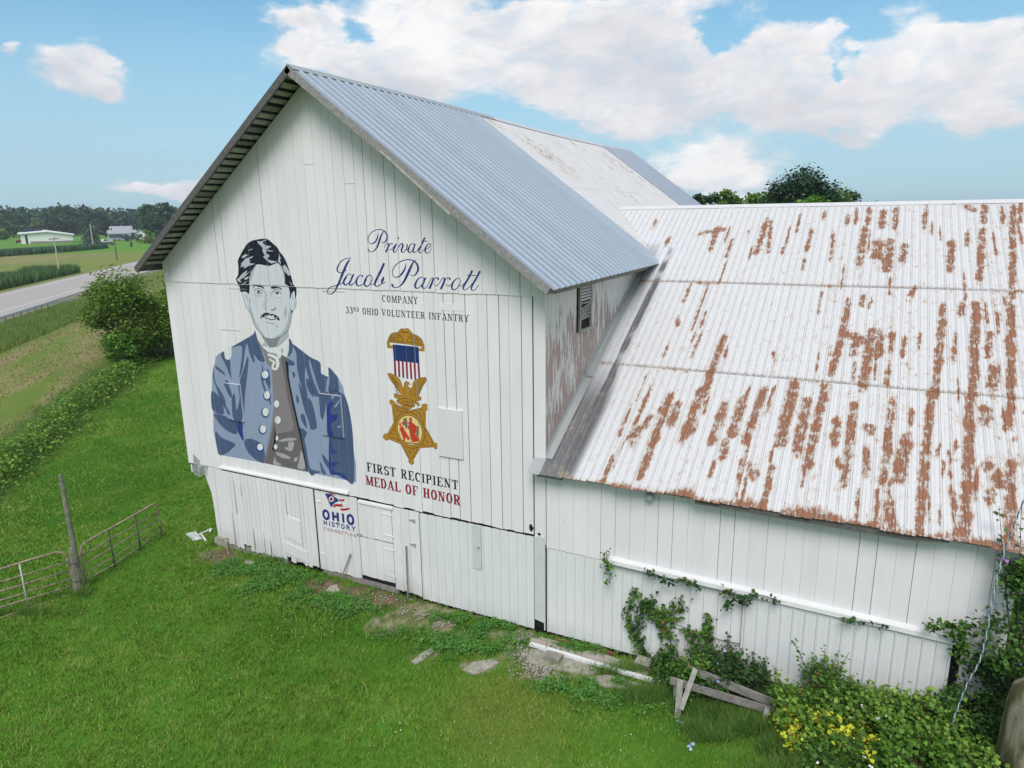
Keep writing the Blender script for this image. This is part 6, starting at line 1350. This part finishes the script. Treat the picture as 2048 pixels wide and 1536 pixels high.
T1 = upole((120, 553), (107.5, 474), 'pale wooden utility pole with a crossarm on the far side of the road', polew, 10)
T2 = upole((234, 521), (228.5, 478), 'dark thin utility pole beside the road left of the eave', poled, 0)
T3 = upole((186, 491), (180.5, 447.5), 'tall grey utility pole just left of the transformer pole by the spruce', M['graywl'])
T4 = upole((191, 489), (186.5, 450.5), 'utility pole with a grey transformer next to the dark spruce', M['graywl'], 0, tr=(188, 459))
wm = M['dark']
def wire(a, b, sag, label):
    a, b = np.array(a), np.array(b); pts = [tuple(a + (b - a) * t - np.array([0, 0, sag * 4 * t * (1 - t)])) for t in np.linspace(0, 1, 14)]
    o = MB().tube(pts, .035, 4).build('power_line', M['graymetal'], None, org=tuple(a)); tag(o, label, 'power line')
wire(T4, hitp(T4, (0, 1, 0), 222, 467), 1, 'thin power line running from the transformer pole to the farmhouse')
wire(T3, T1, 3, 'thin power line between the tall grey pole and the pale crossarm pole')
# ---- white pole barn far left
def scale_at(pxx, pyy): b = hit(2, 0, pxx, pyy); return b, math.hypot(*(b - CAM)[:2]) / 1390.
b0, k0 = scale_at(48, 486); b1, _ = scale_at(147, 485)
dv = np.array([b1[0] - b0[0], b1[1] - b0[1], 0]); 
view = np.array([b0[0] - CAM[0], b0[1] - CAM[1], 0]); view /= np.linalg.norm(view); right = np.array([-view[1], view[0], 0]) * -1
def far_frame(px_, py_):
    b = hit(2, 0, px_, py_); d = math.hypot(b[0] - CAM[0], b[1] - CAM[1]); k = d / 1390. / math.cos(math.atan2(abs(px_ - 1024), 1390)) * math.cos(math.atan2(abs(px_ - 1024), 1390))
    vw = np.array([b[0] - CAM[0], b[1] - CAM[1], 0]) / d; r = np.array([vw[1], -vw[0], 0]); return b, r, vw
def horiz(b, r, vw, px_):   # metres along r for the given picture column
    p = hitp(b, vw, px_, 480); return float((p - b) @ r)
def vert(b, vw, px_, py_): return float(hitp(b, vw, px_, py_)[2])
shb, sr, sv = far_frame(48, 488)
s = empty('pole_barn', tuple(shb), 'long low white metal shed with a dark door standing before the woods', 'shed')
xa, xb, xc = horiz(shb, sr, sv, 42), horiz(shb, sr, sv, 146.5), horiz(shb, sr, sv, 95)
zt = vert(shb, sv, 42, 466); zr = vert(shb, sv, 95, 463.5); ze = vert(shb, sv, 147, 469.5)
def P3(b, r, vw, u, d, z): q = b + r * u + vw * d; return (q[0], q[1], z)
def fbox(name, m, par, b, r, vw, u0, u1, d0, d1, z0, z1):
    vs = [P3(b, r, vw, u, d, z) for z in (z0, z1) for u, d in ((u0, d0), (u1, d0), (u1, d1), (u0, d1))]
    return MB().add(vs, [(0, 3, 2, 1), (4, 5, 6, 7), (0, 1, 5, 4), (1, 2, 6, 5), (2, 3, 7, 6), (3, 0, 4, 7)]).build(name, m, par)
farwhite = flat('far_white_metal', (.80, .80, .78), .06, .6); farroof = flat('far_grey_roof', (.36, .37, .40), .1, .8); farblue = flat('far_dark_blue', (.03, .035, .09), .1, .7)
vs = [P3(shb, sr, sv, xa, 0, 0), P3(shb, sr, sv, xb, 0, 0), P3(shb, sr, sv, xb, 0, ze), P3(shb, sr, sv, xc, 0, zr), P3(shb, sr, sv, xa, 0, zt - .6)]
vs2 = [P3(shb, sr, sv, u, 18, z) for u, z in ((xa, 0), (xb, 0), (xb, ze), (xc, zr), (xa, zt - .6))]
MB().add(vs + vs2, [(0, 1, 2, 3, 4), (9, 8, 7, 6, 5), (0, 5, 6, 1), (1, 6, 7, 2), (4, 3, 8, 9), (3, 2, 7, 8), (0, 4, 9, 5)]).build('wall', farwhite, s)
MB().add([P3(shb, sr, sv, xa - 1, -1, zt - .3), P3(shb, sr, sv, xc, -1, zr + .25), P3(shb, sr, sv, xb + 1, -1, ze + .15), P3(shb, sr, sv, xa - 1, 19, zt), P3(shb, sr, sv, xc, 19, zr + .8), P3(shb, sr, sv, xb + 1, 19, ze + .4),
          P3(shb, sr, sv, xa - 1, -1, zt - .6), P3(shb, sr, sv, xc, -1, zr - .05), P3(shb, sr, sv, xb + 1, -1, ze - .15)], [(0, 1, 4, 3), (1, 2, 5, 4), (6, 7, 1, 0), (7, 8, 2, 1)]).build('roof', farwhite, s)
fbox('door', farblue, s, shb, sr, sv, horiz(shb, sr, sv, 51), horiz(shb, sr, sv, 55.5), -.15, 0, 0, zt - 1.0); fbox('plinth', M['concrete'], s, shb, sr, sv, horiz(shb, sr, sv, 60), xb, -.2, -.05, 0, 1.1)
fbox('roof_strip', farblue, s, shb, sr, sv, horiz(shb, sr, sv, 46), horiz(shb, sr, sv, 88), 12, 18, zr + .5, zr + 1.4)
rb, rr_, rv = far_frame(43, 486); o = empty('farm_cart', tuple(rb), 'small dark red farm machine beside the left end of the white shed', 'machine')
fbox('body', flat('far_red', (.25, .03, .04), .1), o, rb, rr_, rv, -1.2, 1.6, 0, 2, .5, 1.7); fbox('hood', flat('far_red2', (.22, .03, .04), .1), o, rb, rr_, rv, -2.3, -1.2, .3, 1.7, .5, 1.2)
for u in (-1.7, 1.0): q = P3(rb, rr_, rv, u, 0, .5); MB().beam(np.array(q) - rv * .1, np.array(q) + rv * .3, 1.0, 1.0).build('wheel', M['dark'], o)
# ---- farmhouse
hb, hr, hv = far_frame(226, 481); ho = empty('farmhouse', tuple(hb), 'white farmhouse with grey roofs and a windowed porch before the woods', 'house')
U = lambda px_: horiz(hb, hr, hv, px_); V = lambda px_, py_: vert(hb, hv, px_, py_)
z1 = V(240, 467); z2 = V(240, 460.5); z3 = V(240, 452.5); 
fbox('wall', farwhite, ho, hb, hr, hv, U(217), U(276), 0, 9, 0, z1); fbox('wall', farwhite, ho, hb, hr, hv, U(224), U(268), 9, 19, 0, z2)
def gable(name, m, par, u0, u1, d0, d1, ze_, zp_):   # ridge along u
    dm = (d0 + d1) / 2; vs = [P3(hb, hr, hv, u, d, z) for u in (u0, u1) for d, z in ((d0, ze_), (dm, zp_), (d1, ze_))]
    return MB().add(vs, [(0, 1, 4, 3), (1, 2, 5, 4), (0, 2, 1), (3, 4, 5), (0, 3, 5, 2)]).build(name, m, par)
gable('roof', farroof, ho, U(216), U(276), -.8, 9.5, z1, z2 + .1); gable('roof', farroof, ho, U(222), U(269), 8.5, 19.5, z2, z3)
# gable wing facing the road on the right
um = U(282.5); g0_, g1_ = U(272), U(292)
vs = [P3(hb, hr, hv, u, d, z) for d in (-2.0, 8) for u, z in ((g0_, 0), (g1_, 0), (g1_, z1 - .2), (um, z2), (g0_, z1 - .2))]
MB().add(vs, [(0, 1, 2, 3, 4), (9, 8, 7, 6, 5), (1, 6, 7, 2), (0, 4, 9, 5)]).build('wall', farwhite, ho)
vs = [P3(hb, hr, hv, u, d, z) for d in (-2.6, 8) for u, z in ((g0_ - .8, z1 - .5), (um, z2 + .25), (g1_ + .8, z1 - .5))]; MB().add(vs, [(0, 1, 4, 3), (1, 2, 5, 4)]).build('roof', farroof, ho)
fbox('chimney', flat('far_brick', (.16, .06, .05), .1), ho, hb, hr, hv, U(224.5), U(227), 4, 6, z1, z3 - .8)
wd = flat('far_window_glass', (.09, .11, .14), .1, .2, .5)
for px_ in (220, 223.5, 227, 230.5, 234.5, 238, 241.5, 245): fbox('window', wd, ho, hb, hr, hv, U(px_) - .45, U(px_) + .45, -.12, 0, 1.3, z1 - .5)
for px_ in (250.5, 254): fbox('window', wd, ho, hb, hr, hv, U(px_) - .5, U(px_) + .5, -.12, 0, 1.9, z1 - .6)
for px_ in (280, 284): fbox('window', wd, ho, hb, hr, hv, U(px_) - .45, U(px_) + .45, -2.14, -2.02, 1.2, z1 - .4)
fbox('window', wd, ho, hb, hr, hv, U(274.5) - .5, U(274.5) + .5, -2.14, -2.02, 2.0, z1 - .6)
fbox('porch_step', M['concretel'], ho, hb, hr, hv, U(246), U(252), -3, 0, 0, 1.0)
# vehicles
def car(px_, py_, L, label, c, kind='car', flip=1, yaw=0.):
    b, r, vw = far_frame(px_, py_); r2 = r * math.cos(yaw) + vw * math.sin(yaw); v2 = -r * math.sin(yaw) + vw * math.cos(yaw)
    o = empty('parked_' + kind, tuple(b), label, kind, 'vehicles parked by the farmhouse'); m = flat('car_paint' + label[:6], c, .05, .35, .5); g = wd
    H = 1.45 if kind == 'car' else 1.85
    prof = [(-L / 2, .45), (L / 2, .45), (L / 2, .95), (L * .27, 1.02), (L * .12, H), (-L * .22, H), (-L * .38, 1.0), (-L / 2, .95)] if kind == 'car' else [(-L / 2, .55), (L / 2, .55), (L / 2, 1.1), (L * .22, 1.15), (L * .12, H), (-L * .12, H), (-L * .14, 1.15), (-L / 2, 1.15)]
    vs = [P3(b, r2, v2, u * flip, d, z) for d in (-.9, .9) for u, z in prof]; n = len(prof)
    MB().add(vs, [tuple(range(n)), tuple(range(2 * n - 1, n - 1, -1))] + [(i, i + n, (i + 1) % n + n, (i + 1) % n) for i in range(n)]).build('body', m, o)
    vs = [P3(b, r2, v2, u * flip, d, z) for d in (-.93, .93) for u, z in ((L * .2, 1.05), (L * .10, H - .1), (-L * .10, H - .1), (-L * .12, 1.05))]
    MB().add(vs, [(0, 1, 2, 3), (7, 6, 5, 4), (0, 4, 5, 1), (1, 5, 6, 2), (2, 6, 7, 3), (3, 7, 4, 0)]).build('window', g, o)
    for u in (-L * .32, L * .32):
        for d in (-.92, .72):
            pts = [P3(b, r2, v2, u * flip + .33 * math.cos(a), dd_, .33 + .33 * math.sin(a)) for dd_ in (d, d + .2) for a in np.linspace(0, 6.283, 11)[:-1]]
            MB().add(pts, [tuple(range(10)), tuple(range(19, 9, -1))] + [(i, i + 10, (i + 1) % 10 + 10, (i + 1) % 10) for i in range(10)]).build('wheel', M['dark'], o)
car(208.5, 486.5, 5.6, 'white pickup truck parked left of the farmhouse', (.75, .75, .76), 'truck', 1, .5)
car(216, 490.5, 5.0, 'dark blue car parked in front of the white pickup', (.05, .065, .13), 'car', -1, .2)
car(225, 481.3, 5.0, 'silver car parked before the left end of the farmhouse porch', (.42, .45, .50), 'car')
car(233.5, 481.0, 4.8, 'grey car parked right of the silver one before the farmhouse', (.33, .36, .40), 'car', -1)
car(201.5, 486.5, 4.6, 'black car parked at the left of the white pickup', (.03, .03, .04), 'car')
# shrubs before the farmhouse
for i, (px_, py_, R, H, lb, lm) in enumerate([(272, 482, 3.0, 4.2, 'round dark shrub in front of the farmhouse gable', 'leaf_fard'), (262, 482.5, 3.6, 2.6, 'low grey green shrub left of the round dark one', 'leaf_spruce'), (243, 480.5, 3.4, 2.2, 'low dark hedge in front of the farmhouse porch', 'leaf_fard'), (296, 484, 2.6, 6.0, 'slim light green tree beside the farmhouse gable', 'leaf_bright'),
                                      (291, 487.5, 5.4, 1.8, 'flower bed of dark perennials on the farmhouse lawn', 'leaf_fary'), (306, 484, 2.2, 3.8, 'small bright shrub right of the farmhouse near the eave', 'leaf_bright')]):
    b = hit(2, 0, px_, py_); tree(b[0], b[1], R, H, 420, .55, lb, 'shrub', 'shrubs round the farmhouse', lm, 8, .1, .0, 60 + i, 2, 0, name='shrub')
b = hit(2, 0, 263, 494); o = empty('lawn_ornament', tuple(b), 'tiny dark figure shaped ornament on the farmhouse lawn', 'ornament'); MB().lathe((b[0], b[1], 0), [(.5, 0), (.4, .8), (.55, 1.3), (.3, 1.9)], 8).build('body', M['bark'], o)
# spruce with drooping tiers
def spruce(px_, py_, H, R):
    b = hit(2, 0, px_, py_); o = empty('spruce_tree', tuple(b), 'blue grey spruce with drooping branches by the utility poles', 'tree'); rng = np.random.default_rng(77); n = 5200
    u = rng.uniform(0, 1, n) ** .8; tier = np.floor(u * 14) / 14; a = rng.uniform(0, 6.28, n); rad = R * (1 - u) ** .9 * (.35 + .65 * rng.uniform(0, 1, n) ** .5) * (1 + .25 * np.sin(a * 5 + tier * 30))
    z = H * (.03 + .97 * u) - rad * .35; pts = np.stack([b[0] + rad * np.cos(a), b[1] + rad * np.sin(a), np.maximum(z, .1)], -1); leaf_obj('crown', pts, .38, M['leaf_spruce'], o, nrm_bias=.4)
    MB().tube([tuple(b), (b[0], b[1], H)], [.3, .05], 6).build('trunk', M['bark'], o)
spruce(183, 490, 11.5, 4.9)
# ---- the woods behind
TL = []
def far_tree(px_, base_y, top_y, wpx, lm, lb, grp, seed, n=1500, cat='tree'):
    b = hit(2, 0, px_, base_y); d = math.hypot(b[0] - CAM[0], b[1] - CAM[1]); H = vert(b, np.array([b[0] - CAM[0], b[1] - CAM[1], 0]) / d, px_, top_y); rr = wpx / 2 / 1390 * d * 1.05
    return tree(b[0], b[1], rr, H, n, d * .0019 + .35, lb, cat, grp, lm, 22, .4, .06, seed, 3, 0, nb=.5)
ks = [('leaf_far', 'mid green broad tree of the far wood edge'), ('leaf_fard', 'dark green tree of the far wood edge'), ('leaf_fary', 'yellowish tree of the far wood edge')]
sp_ = [(-60, 474, 404, 50, 1), (-20, 474, 408, 54, 0), (18, 473, 424, 46, 0), (45, 472, 424, 34, 1), (68, 471, 427, 32, 0), (92, 470.5, 428, 30, 2), (112, 470.5, 424, 30, 0), (160, 469, 417, 34, 0), (176, 468.5, 418, 28, 1), (196, 470, 418, 40, 1), (218, 468, 427, 26, 2), (243, 468, 425, 36, 1), (268, 466, 428, 30, 0), (6, 476, 440, 24, 0), (58, 476, 452, 26, 0), (105, 474, 446, 26, 1), (150, 472, 440, 26, 1), (28, 474.5, 444, 24, 0), (78, 474, 444, 26, 2), (128, 473, 436, 30, 1), (172, 474, 445, 22, 0), (-45, 478, 446, 40, 1), (212, 474, 446, 22, 1)]
for i, (a, b, c, d, k) in enumerate(sp_): far_tree(a, b, c, d, ks[k][0], ks[k][1], 'trees of the far wood edge, ' + ('mid green', 'dark', 'yellowish')[k], 200 + i)
far_tree(134, 471, 408, 44, 'leaf_far', 'tallest broad crowned tree of the wood edge behind the white shed', None, 300, 2600)
far_tree(305, 478, 406, 34, 'leaf_far', 'tall open topped tree right of the farmhouse', None, 301, 2200)
far_tree(338, 478, 404, 36, 'leaf_far', 'tall tree showing just left of the barn eave', None, 302, 2200); far_tree(322, 480, 440, 30, 'leaf_fard', 'low dark tree between the two tall ones near the eave', None, 303, 1500); far_tree(6, 480, 459, 20, 'leaf_bright', 'small bright green tree at the left edge beside the shed lawn', None, 304, 900)
rng = np.random.default_rng(90); n = 26000; azs = rng.uniform(math.radians(-80), math.radians(32), n); r = rng.uniform(640, 980, n); x = CAM[0] + r * np.sin(azs); y = CAM[1] + r * np.cos(azs)
cen = (13 + 13 * fbm(azs * 40, r * .01, 1.2, 3) + (r - 640) * .008) * (1 - .55 * sstep(math.radians(-48), math.radians(-30), azs)); z = rng.uniform(0, 1, n) ** .5 * cen
v, f = leaves(np.stack([x, y, z], -1), 3.6, .4, 1.1, rng); npobj('far_woods', v, f, M['leaf_fard'], kind='stuff')

# ------------------------------------------------------------------ plants by the wing
def vine(name, pts, n, size, lm, label, spread=.12, cat='vine', Y=-.05, grp=None, yr=.1):
    rng = np.random.default_rng(abs(hash(label)) % 9999 if False else len(label) * 31 + int(pts[0][0]))
    W_ = [hit(1, Y, *q) for q in pts]; sp2 = np.array(cr_spline([tuple(q) for q in W_], 10)); o = empty(name, tuple(W_[0]), label, cat, grp)
    i = rng.integers(0, len(sp2), n); u = i / len(sp2); c = sp2[i] + rng.normal(0, 1, (n, 3)) * np.array([spread, 0, spread]); c[:, 1] = Y - .02 - rng.uniform(0, yr, n); 
    MB().tube([tuple(q) for q in sp2], .008, 4).build('stem', M['bark'], o); v = leaf_obj('foliage', c, size, M[lm], o, nrm_bias=.25, asp=1.25); return o
vine('wall_vine', [(1213, 1102), (1214, 1120), (1218, 1140), (1219, 1165)], 47, .085, 'leaf_vine', 'tuft of creeper hanging at the left end of the white track cover', .07, Y=-.21)
vine('wall_vine', [(1295, 1142), (1325, 1155), (1340, 1160), (1370, 1158), (1400, 1172)], 74, .085, 'leaf_vined', 'dark creeper strand hanging below the track cover left of the boards', .05, Y=-.2)
vine('wall_vine', [(1450, 1178), (1470, 1190), (1452, 1215), (1480, 1190), (1490, 1205), (1505, 1190)], 95, .085, 'leaf_vined', 'dark creeper clump hanging where the boards meet the metal door', .06, Y=-.2)
vine('wall_vine', [(1505, 1190), (1530, 1192), (1555, 1202)], 20, .08, 'leaf_vined', 'small creeper sprigs under the track cover at the left of the metal door', .04, Y=-.2)
vine('wall_vine', [(1688, 1235), (1705, 1240), (1740, 1246), (1780, 1252)], 34, .08, 'leaf_vined', 'creeper sprigs under the middle of the track cover', .03, Y=-.2)
vine('wall_vine', [(1860, 1252), (1890, 1248), (1918, 1262), (1925, 1290), (1928, 1312), (1905, 1258), (1945, 1256)], 224, .085, 'leaf_vine', 'thick creeper spilling over the right end of the track cover', .075, Y=-.22)
vine('wall_vine', [(1275, 1180), (1265, 1200), (1256, 1225), (1262, 1250), (1272, 1280), (1285, 1310)], 204, .075, 'leaf_vine', 'tall leftmost creeper climbing the ribbed metal wall', .06)
vine('wall_vine', [(1310, 1200), (1290, 1205), (1285, 1230), (1275, 1260), (1290, 1300), (1300, 1330)], 258, .08, 'leaf_vined', 'creeper climbing beside the leftmost one on the ribbed wall', .08)
vine('wall_vine', [(1360, 1205), (1352, 1222), (1330, 1235), (1300, 1210), (1325, 1245), (1340, 1280), (1345, 1330)], 353, .085, 'leaf_vine', 'bright creeper arching across the seam of metal and boards', .11)
vine('wall_vine', [(1417, 1235), (1415, 1262), (1420, 1290), (1425, 1330)], 176, .085, 'leaf_vine', 'narrow creeper spire rising on the boards right of the seam', .08)
vine('wall_vine', [(1382, 1262), (1390, 1290), (1395, 1330)], 136, .085, 'leaf_vine', 'short creeper spire between the arching one and the narrow spire', .09)
vine('ivy', [(1975, 1330), (2000, 1320), (2015, 1360), (1985, 1390), (1975, 1420), (2005, 1400), (2000, 1450)], 900, .08, 'leaf_vined', 'dark ivy mass at the right corner of the wing below the flowering shrub', .16, 'ivy', -.12, yr=.3)
def bush(px_, py_, R, H, n, size, lm, label, cat='bush', Y=None, stems=8, seed=0, lumps=18, flowers=None, zc=None, name='bush'):
    c = on_ground(px_, py_) if Y is None else hit(1, Y, px_, py_); rng = np.random.default_rng(400 + seed); z0 = float(ground_h(c[0], c[1])); o = empty(name, (c[0], c[1], z0), label, cat)
    pts = crown_points(n, R, H, rng, lumps, 0, .6, .9); ns = stems
    # sprays of upright shoots
    sp3 = []
    mb = MB()
    for k in range(ns):
        a = rng.uniform(0, 6.28); l = H * rng.uniform(.95, 1.3); e = R * rng.uniform(.2, .9); tip = np.array([e * math.cos(a), e * math.sin(a), l]); m_ = 26
        t = rng.uniform(.45, 1, m_)[:, None]; q = tip * t + rng.normal(0, .04, (m_, 3)); sp3.append(q); mb.tube([(c[0], c[1], z0), tuple(np.array([c[0], c[1], z0]) + tip * [.4, .4, .5]), tuple(np.array([c[0], c[1], z0]) + tip)], [.014, .01, .004], 5)
    pts = np.concatenate([pts] + sp3); pts[:, 2] = np.maximum(pts[:, 2], .03); keep = (pts[:, 1] + c[1] < -.08) | (c[1] > .2) | (pts[:, 0] + c[0] > WX1 + .1); pts = pts[keep]
    leaf_obj('foliage', pts + np.array([c[0], c[1], z0]), size, M[lm], o, nrm_bias=.7, asp=1.2); mb.build('stem', M['bark'], o)
    if flowers:
        fm_, k, fs_ = flowers; top_ = pts[np.argsort(-(pts[:, 2] * .6 - pts[:, 1] * 1.0))[:len(pts) // 3]]; sel = top_[rng.choice(len(top_), k, replace=False)] + np.array([c[0], c[1] - .05, z0 + .04])
        for q in sel[:30]:
            fv, ff = leaves(np.repeat(q[None], 4, 0) + rng.normal(0, fs_ * .25, (4, 3)), fs_, .8, 1.0, rng); of = npobj('flower', fv - np.array([c[0], c[1], z0]), ff, M[fm_], o)
    return o
bush(1395, 1375, .75, 1.05, 1836, 0.063, 'leaf_vine', 'dark green bramble bush behind the left half of the sawhorse', seed=1, Y=-.75)
bush(1450, 1365, .8, 1.00, 1958, 0.063, 'leaf_vined', 'morning glory tangle with pale blue flowers behind the sawhorse', seed=2, Y=-.6, flowers=('petal_b', 7, .05))
bush(1500, 1370, .55, 0.75, 979, 0.063, 'leaf_vined', 'low dark bush between the sawhorse and the metal door', seed=3, Y=-.55)
bush(1330, 1385, .6, 0.55, 1101, 0.056, 'leaf_shrub', 'low green bush at the right end of the fallen gutter', seed=4, Y=-.5)
bush(1600, 1470, .75, 0.95, 1836, 0.067, 'leaf_weed', 'bush of mixed green weeds right of the sawhorse', seed=5)
bush(1640, 1420, .75, 1.00, 1836, 0.063, 'leaf_vine', 'taller weed bush with reddish shoots against the metal door', seed=6)
bush(1700, 1450, .8, 0.68, 1836, 0.067, 'leaf_weed', 'rounded weed bush in the middle of the row before the metal door', seed=7)
bush(1628, 1490, .8, 0.50, 560, 0.070, 'leaf_yellow', 'patch of bright yellow leaved bindweed beside the sawhorse leg', seed=8, stems=3, lumps=9)
bush(1715, 1500, .8, 0.45, 260, 0.063, 'leaf_yellow', 'smaller yellow leaved patch in front of the weed bushes', seed=9, stems=2, lumps=8)
bush(1780, 1470, .8, 0.61, 1836, 0.067, 'leaf_weed', 'weed bush with white flower heads before the right half of the metal door', seed=10, flowers=('petal_w', 10, .045))
bush(1700, 1545, .8, 0.43, 1591, 0.067, 'leaf_vine', 'low leafy weeds with white flower heads at the bottom edge', seed=11, flowers=('petal_w', 10, .045))
bush(1850, 1480, .85, 0.68, 1958, 0.067, 'leaf_weed', 'large weed bush below the right end of the metal door', seed=12)
bush(1840, 1550, .9, 0.61, 1836, 0.070, 'leaf_bright', 'bright green weed clump at the bottom edge left of the rope', seed=13)
bush(1940, 1470, .8, 0.79, 1958, 0.059, 'leaf_shrub', 'dark leafy bush at the foot of the right end of the wing wall', seed=14)
bush(1950, 1560, .8, 0.58, 1468, 0.067, 'leaf_weed', 'green weed clump at the bottom right near the pier', seed=15)
bush(2035, 1385, 1.0, 3.60, 5200, 0.075, 'leaf_shrub', 'tall shrub with violet flowers at the right corner of the wing', cat='shrub', seed=16, Y=-.4, lumps=26, flowers=('petal_v', 9, .09), name='flowering_shrub')
bush(2110, 1300, 1.2, 4.60, 4000, 0.090, 'leaf_shrub', 'tall dark shrub beyond the right corner of the wing', cat='shrub', seed=17, Y=1.2, lumps=22, name='shrub')
# long grass tussocks round the sawhorse
rng = np.random.default_rng(12); Q = []
for px_, py_, a, b, n in [(1440, 1432, 80, 16, 1500), (1490, 1462, 60, 14, 900), (1385, 1462, 30, 8, 200), (1570, 1500, 60, 16, 700), (1420, 1480, 50, 10, 250), (1300, 1395, 60, 14, 700), (1340, 1350, 30, 16, 500), (1250, 1345, 70, 6, 260), (1640, 1540, 120, 20, 900), (860, 1196, 26, 7, 260), (710, 1150, 20, 12, 260), (166, 1190, 18, 5, 120), (60, 1228, 90, 5, 160), (560, 1125, 60, 5, 200), (1440, 1402, 50, 6, 300), (1540, 1395, 30, 10, 300), (1700, 1400, 90, 8, 500)]:
    c = on_ground(px_, py_); u = on_ground(px_ + a, py_) - c; v = on_ground(px_, py_ + b) - c; s = rng.normal(0, .5, (n, 2)); Q.append(c + s[:, :1] * u + s[:, 1:] * v)
Q = np.concatenate(Q); Q = Q[Q[:, 1] < -.05]; Q = np.repeat(Q, 4, 0) + rng.normal(0, .03, (len(Q) * 4, 3)); n = len(Q)
v, f = tri_blades(Q[:, 0], Q[:, 1], ground_h(Q[:, 0], Q[:, 1]), rng.uniform(.08, .34, n), np.full(n, .014), rng, .9)
npobj('long_grass', v, f, leafmat('long_grass_blade', (.055, .15, .02), (.24, .40, .08), (.42, .44, .18), .3), kind='stuff')
# tiny litter and clover flowers on the lawn
P_l = [(1360, 1452), (1383, 1493), (1378, 1500)]
for i, q in enumerate(P_l): c = on_ground(*q); v, f = leaves(np.repeat(c[None], 5, 0) + RNG.normal(0, .02, (5, 3)) + [0, 0, .06], .06, .9, 1.0); npobj('fallen_flower', v, f, M['petal_b'], label='pale blue flower on the lawn left of the sawhorse legs', cat='flower', group='pale blue flowers on the lawn')
# ------------------------------------------------------------------ air
hm = bpy.data.materials.new('haze'); hm.use_nodes = True; ht = hm.node_tree; ht.nodes.clear()
pv = ht.nodes.new('ShaderNodeVolumePrincipled'); pv.inputs['Color'].default_value = (.80, .90, 1, 1); pv.inputs['Density'].default_value = .00024; pv.inputs['Anisotropy'].default_value = .1
ho_ = ht.nodes.new('ShaderNodeOutputMaterial'); ht.links.new(pv.outputs[0], ho_.inputs['Volume'])
tag(MB().box((-3300, -3300, -1.6), (3300, 3300, 34)).build('haze', hm), kind='stuff')

# crumbled concrete and pebbles by the apron, clover heads in the lawn
rng = np.random.default_rng(31); P = []
for px_, py_, a, b, n in [(1075, 1335, 40, 22, 300), (1050, 1310, 24, 16, 160), (1100, 1355, 30, 8, 120), (1040, 1280, 40, 10, 120), (1290, 1376, 30, 6, 60), (830, 1230, 50, 16, 80), (760, 1200, 60, 14, 60), (890, 1250, 26, 10, 60)]:
    c = on_ground(px_, py_); u = on_ground(px_ + a, py_) - c; v = on_ground(px_, py_ + b) - c; s_ = rng.normal(0, .5, (n, 2)); P.append(c + s_[:, :1] * u + s_[:, 1:] * v)
P = np.concatenate(P); P = P[P[:, 1] < -.1]; n = len(P); R = rng.uniform(.012, .045, n)
oc = np.array([[1, 0, 0], [-1, 0, 0], [0, 1, 0], [0, -1, 0], [0, 0, .7], [0, 0, -.7]]); of_ = np.array([[0, 2, 4], [2, 1, 4], [1, 3, 4], [3, 0, 4], [2, 0, 5], [1, 2, 5], [3, 1, 5], [0, 3, 5]])
V = (P + np.stack([0 * R, 0 * R, R * .3 + .02], -1))[:, None, :] + oc[None] * R[:, None, None] * rng.uniform(.6, 1.3, (n, 6, 1)); F = (np.arange(n)[:, None, None] * 6 + of_[None]).reshape(-1, 3)
npobj('gravel', V.reshape(-1, 3), F, flat('crumbled_concrete', (.32, .30, .25), .6, .95, .1, 0, 18), kind='stuff')
n = 1500; az = rng.uniform(math.radians(-60), math.radians(10), n); r = np.sqrt(rng.uniform(64, 26 ** 2, n)); x = CAM[0] + r * np.sin(az); y = CAM[1] + r * np.cos(az); ok = (fbm(x, y, .7, 88) > .52) & (y < -.2) ; x, y = x[ok], y[ok]
v, f = leaves(np.stack([x, y, ground_h(x, y) + .07], -1), .022, .9, 1.0, rng); npobj('clover_flowers', v, f, M['petal_w'], kind='stuff')
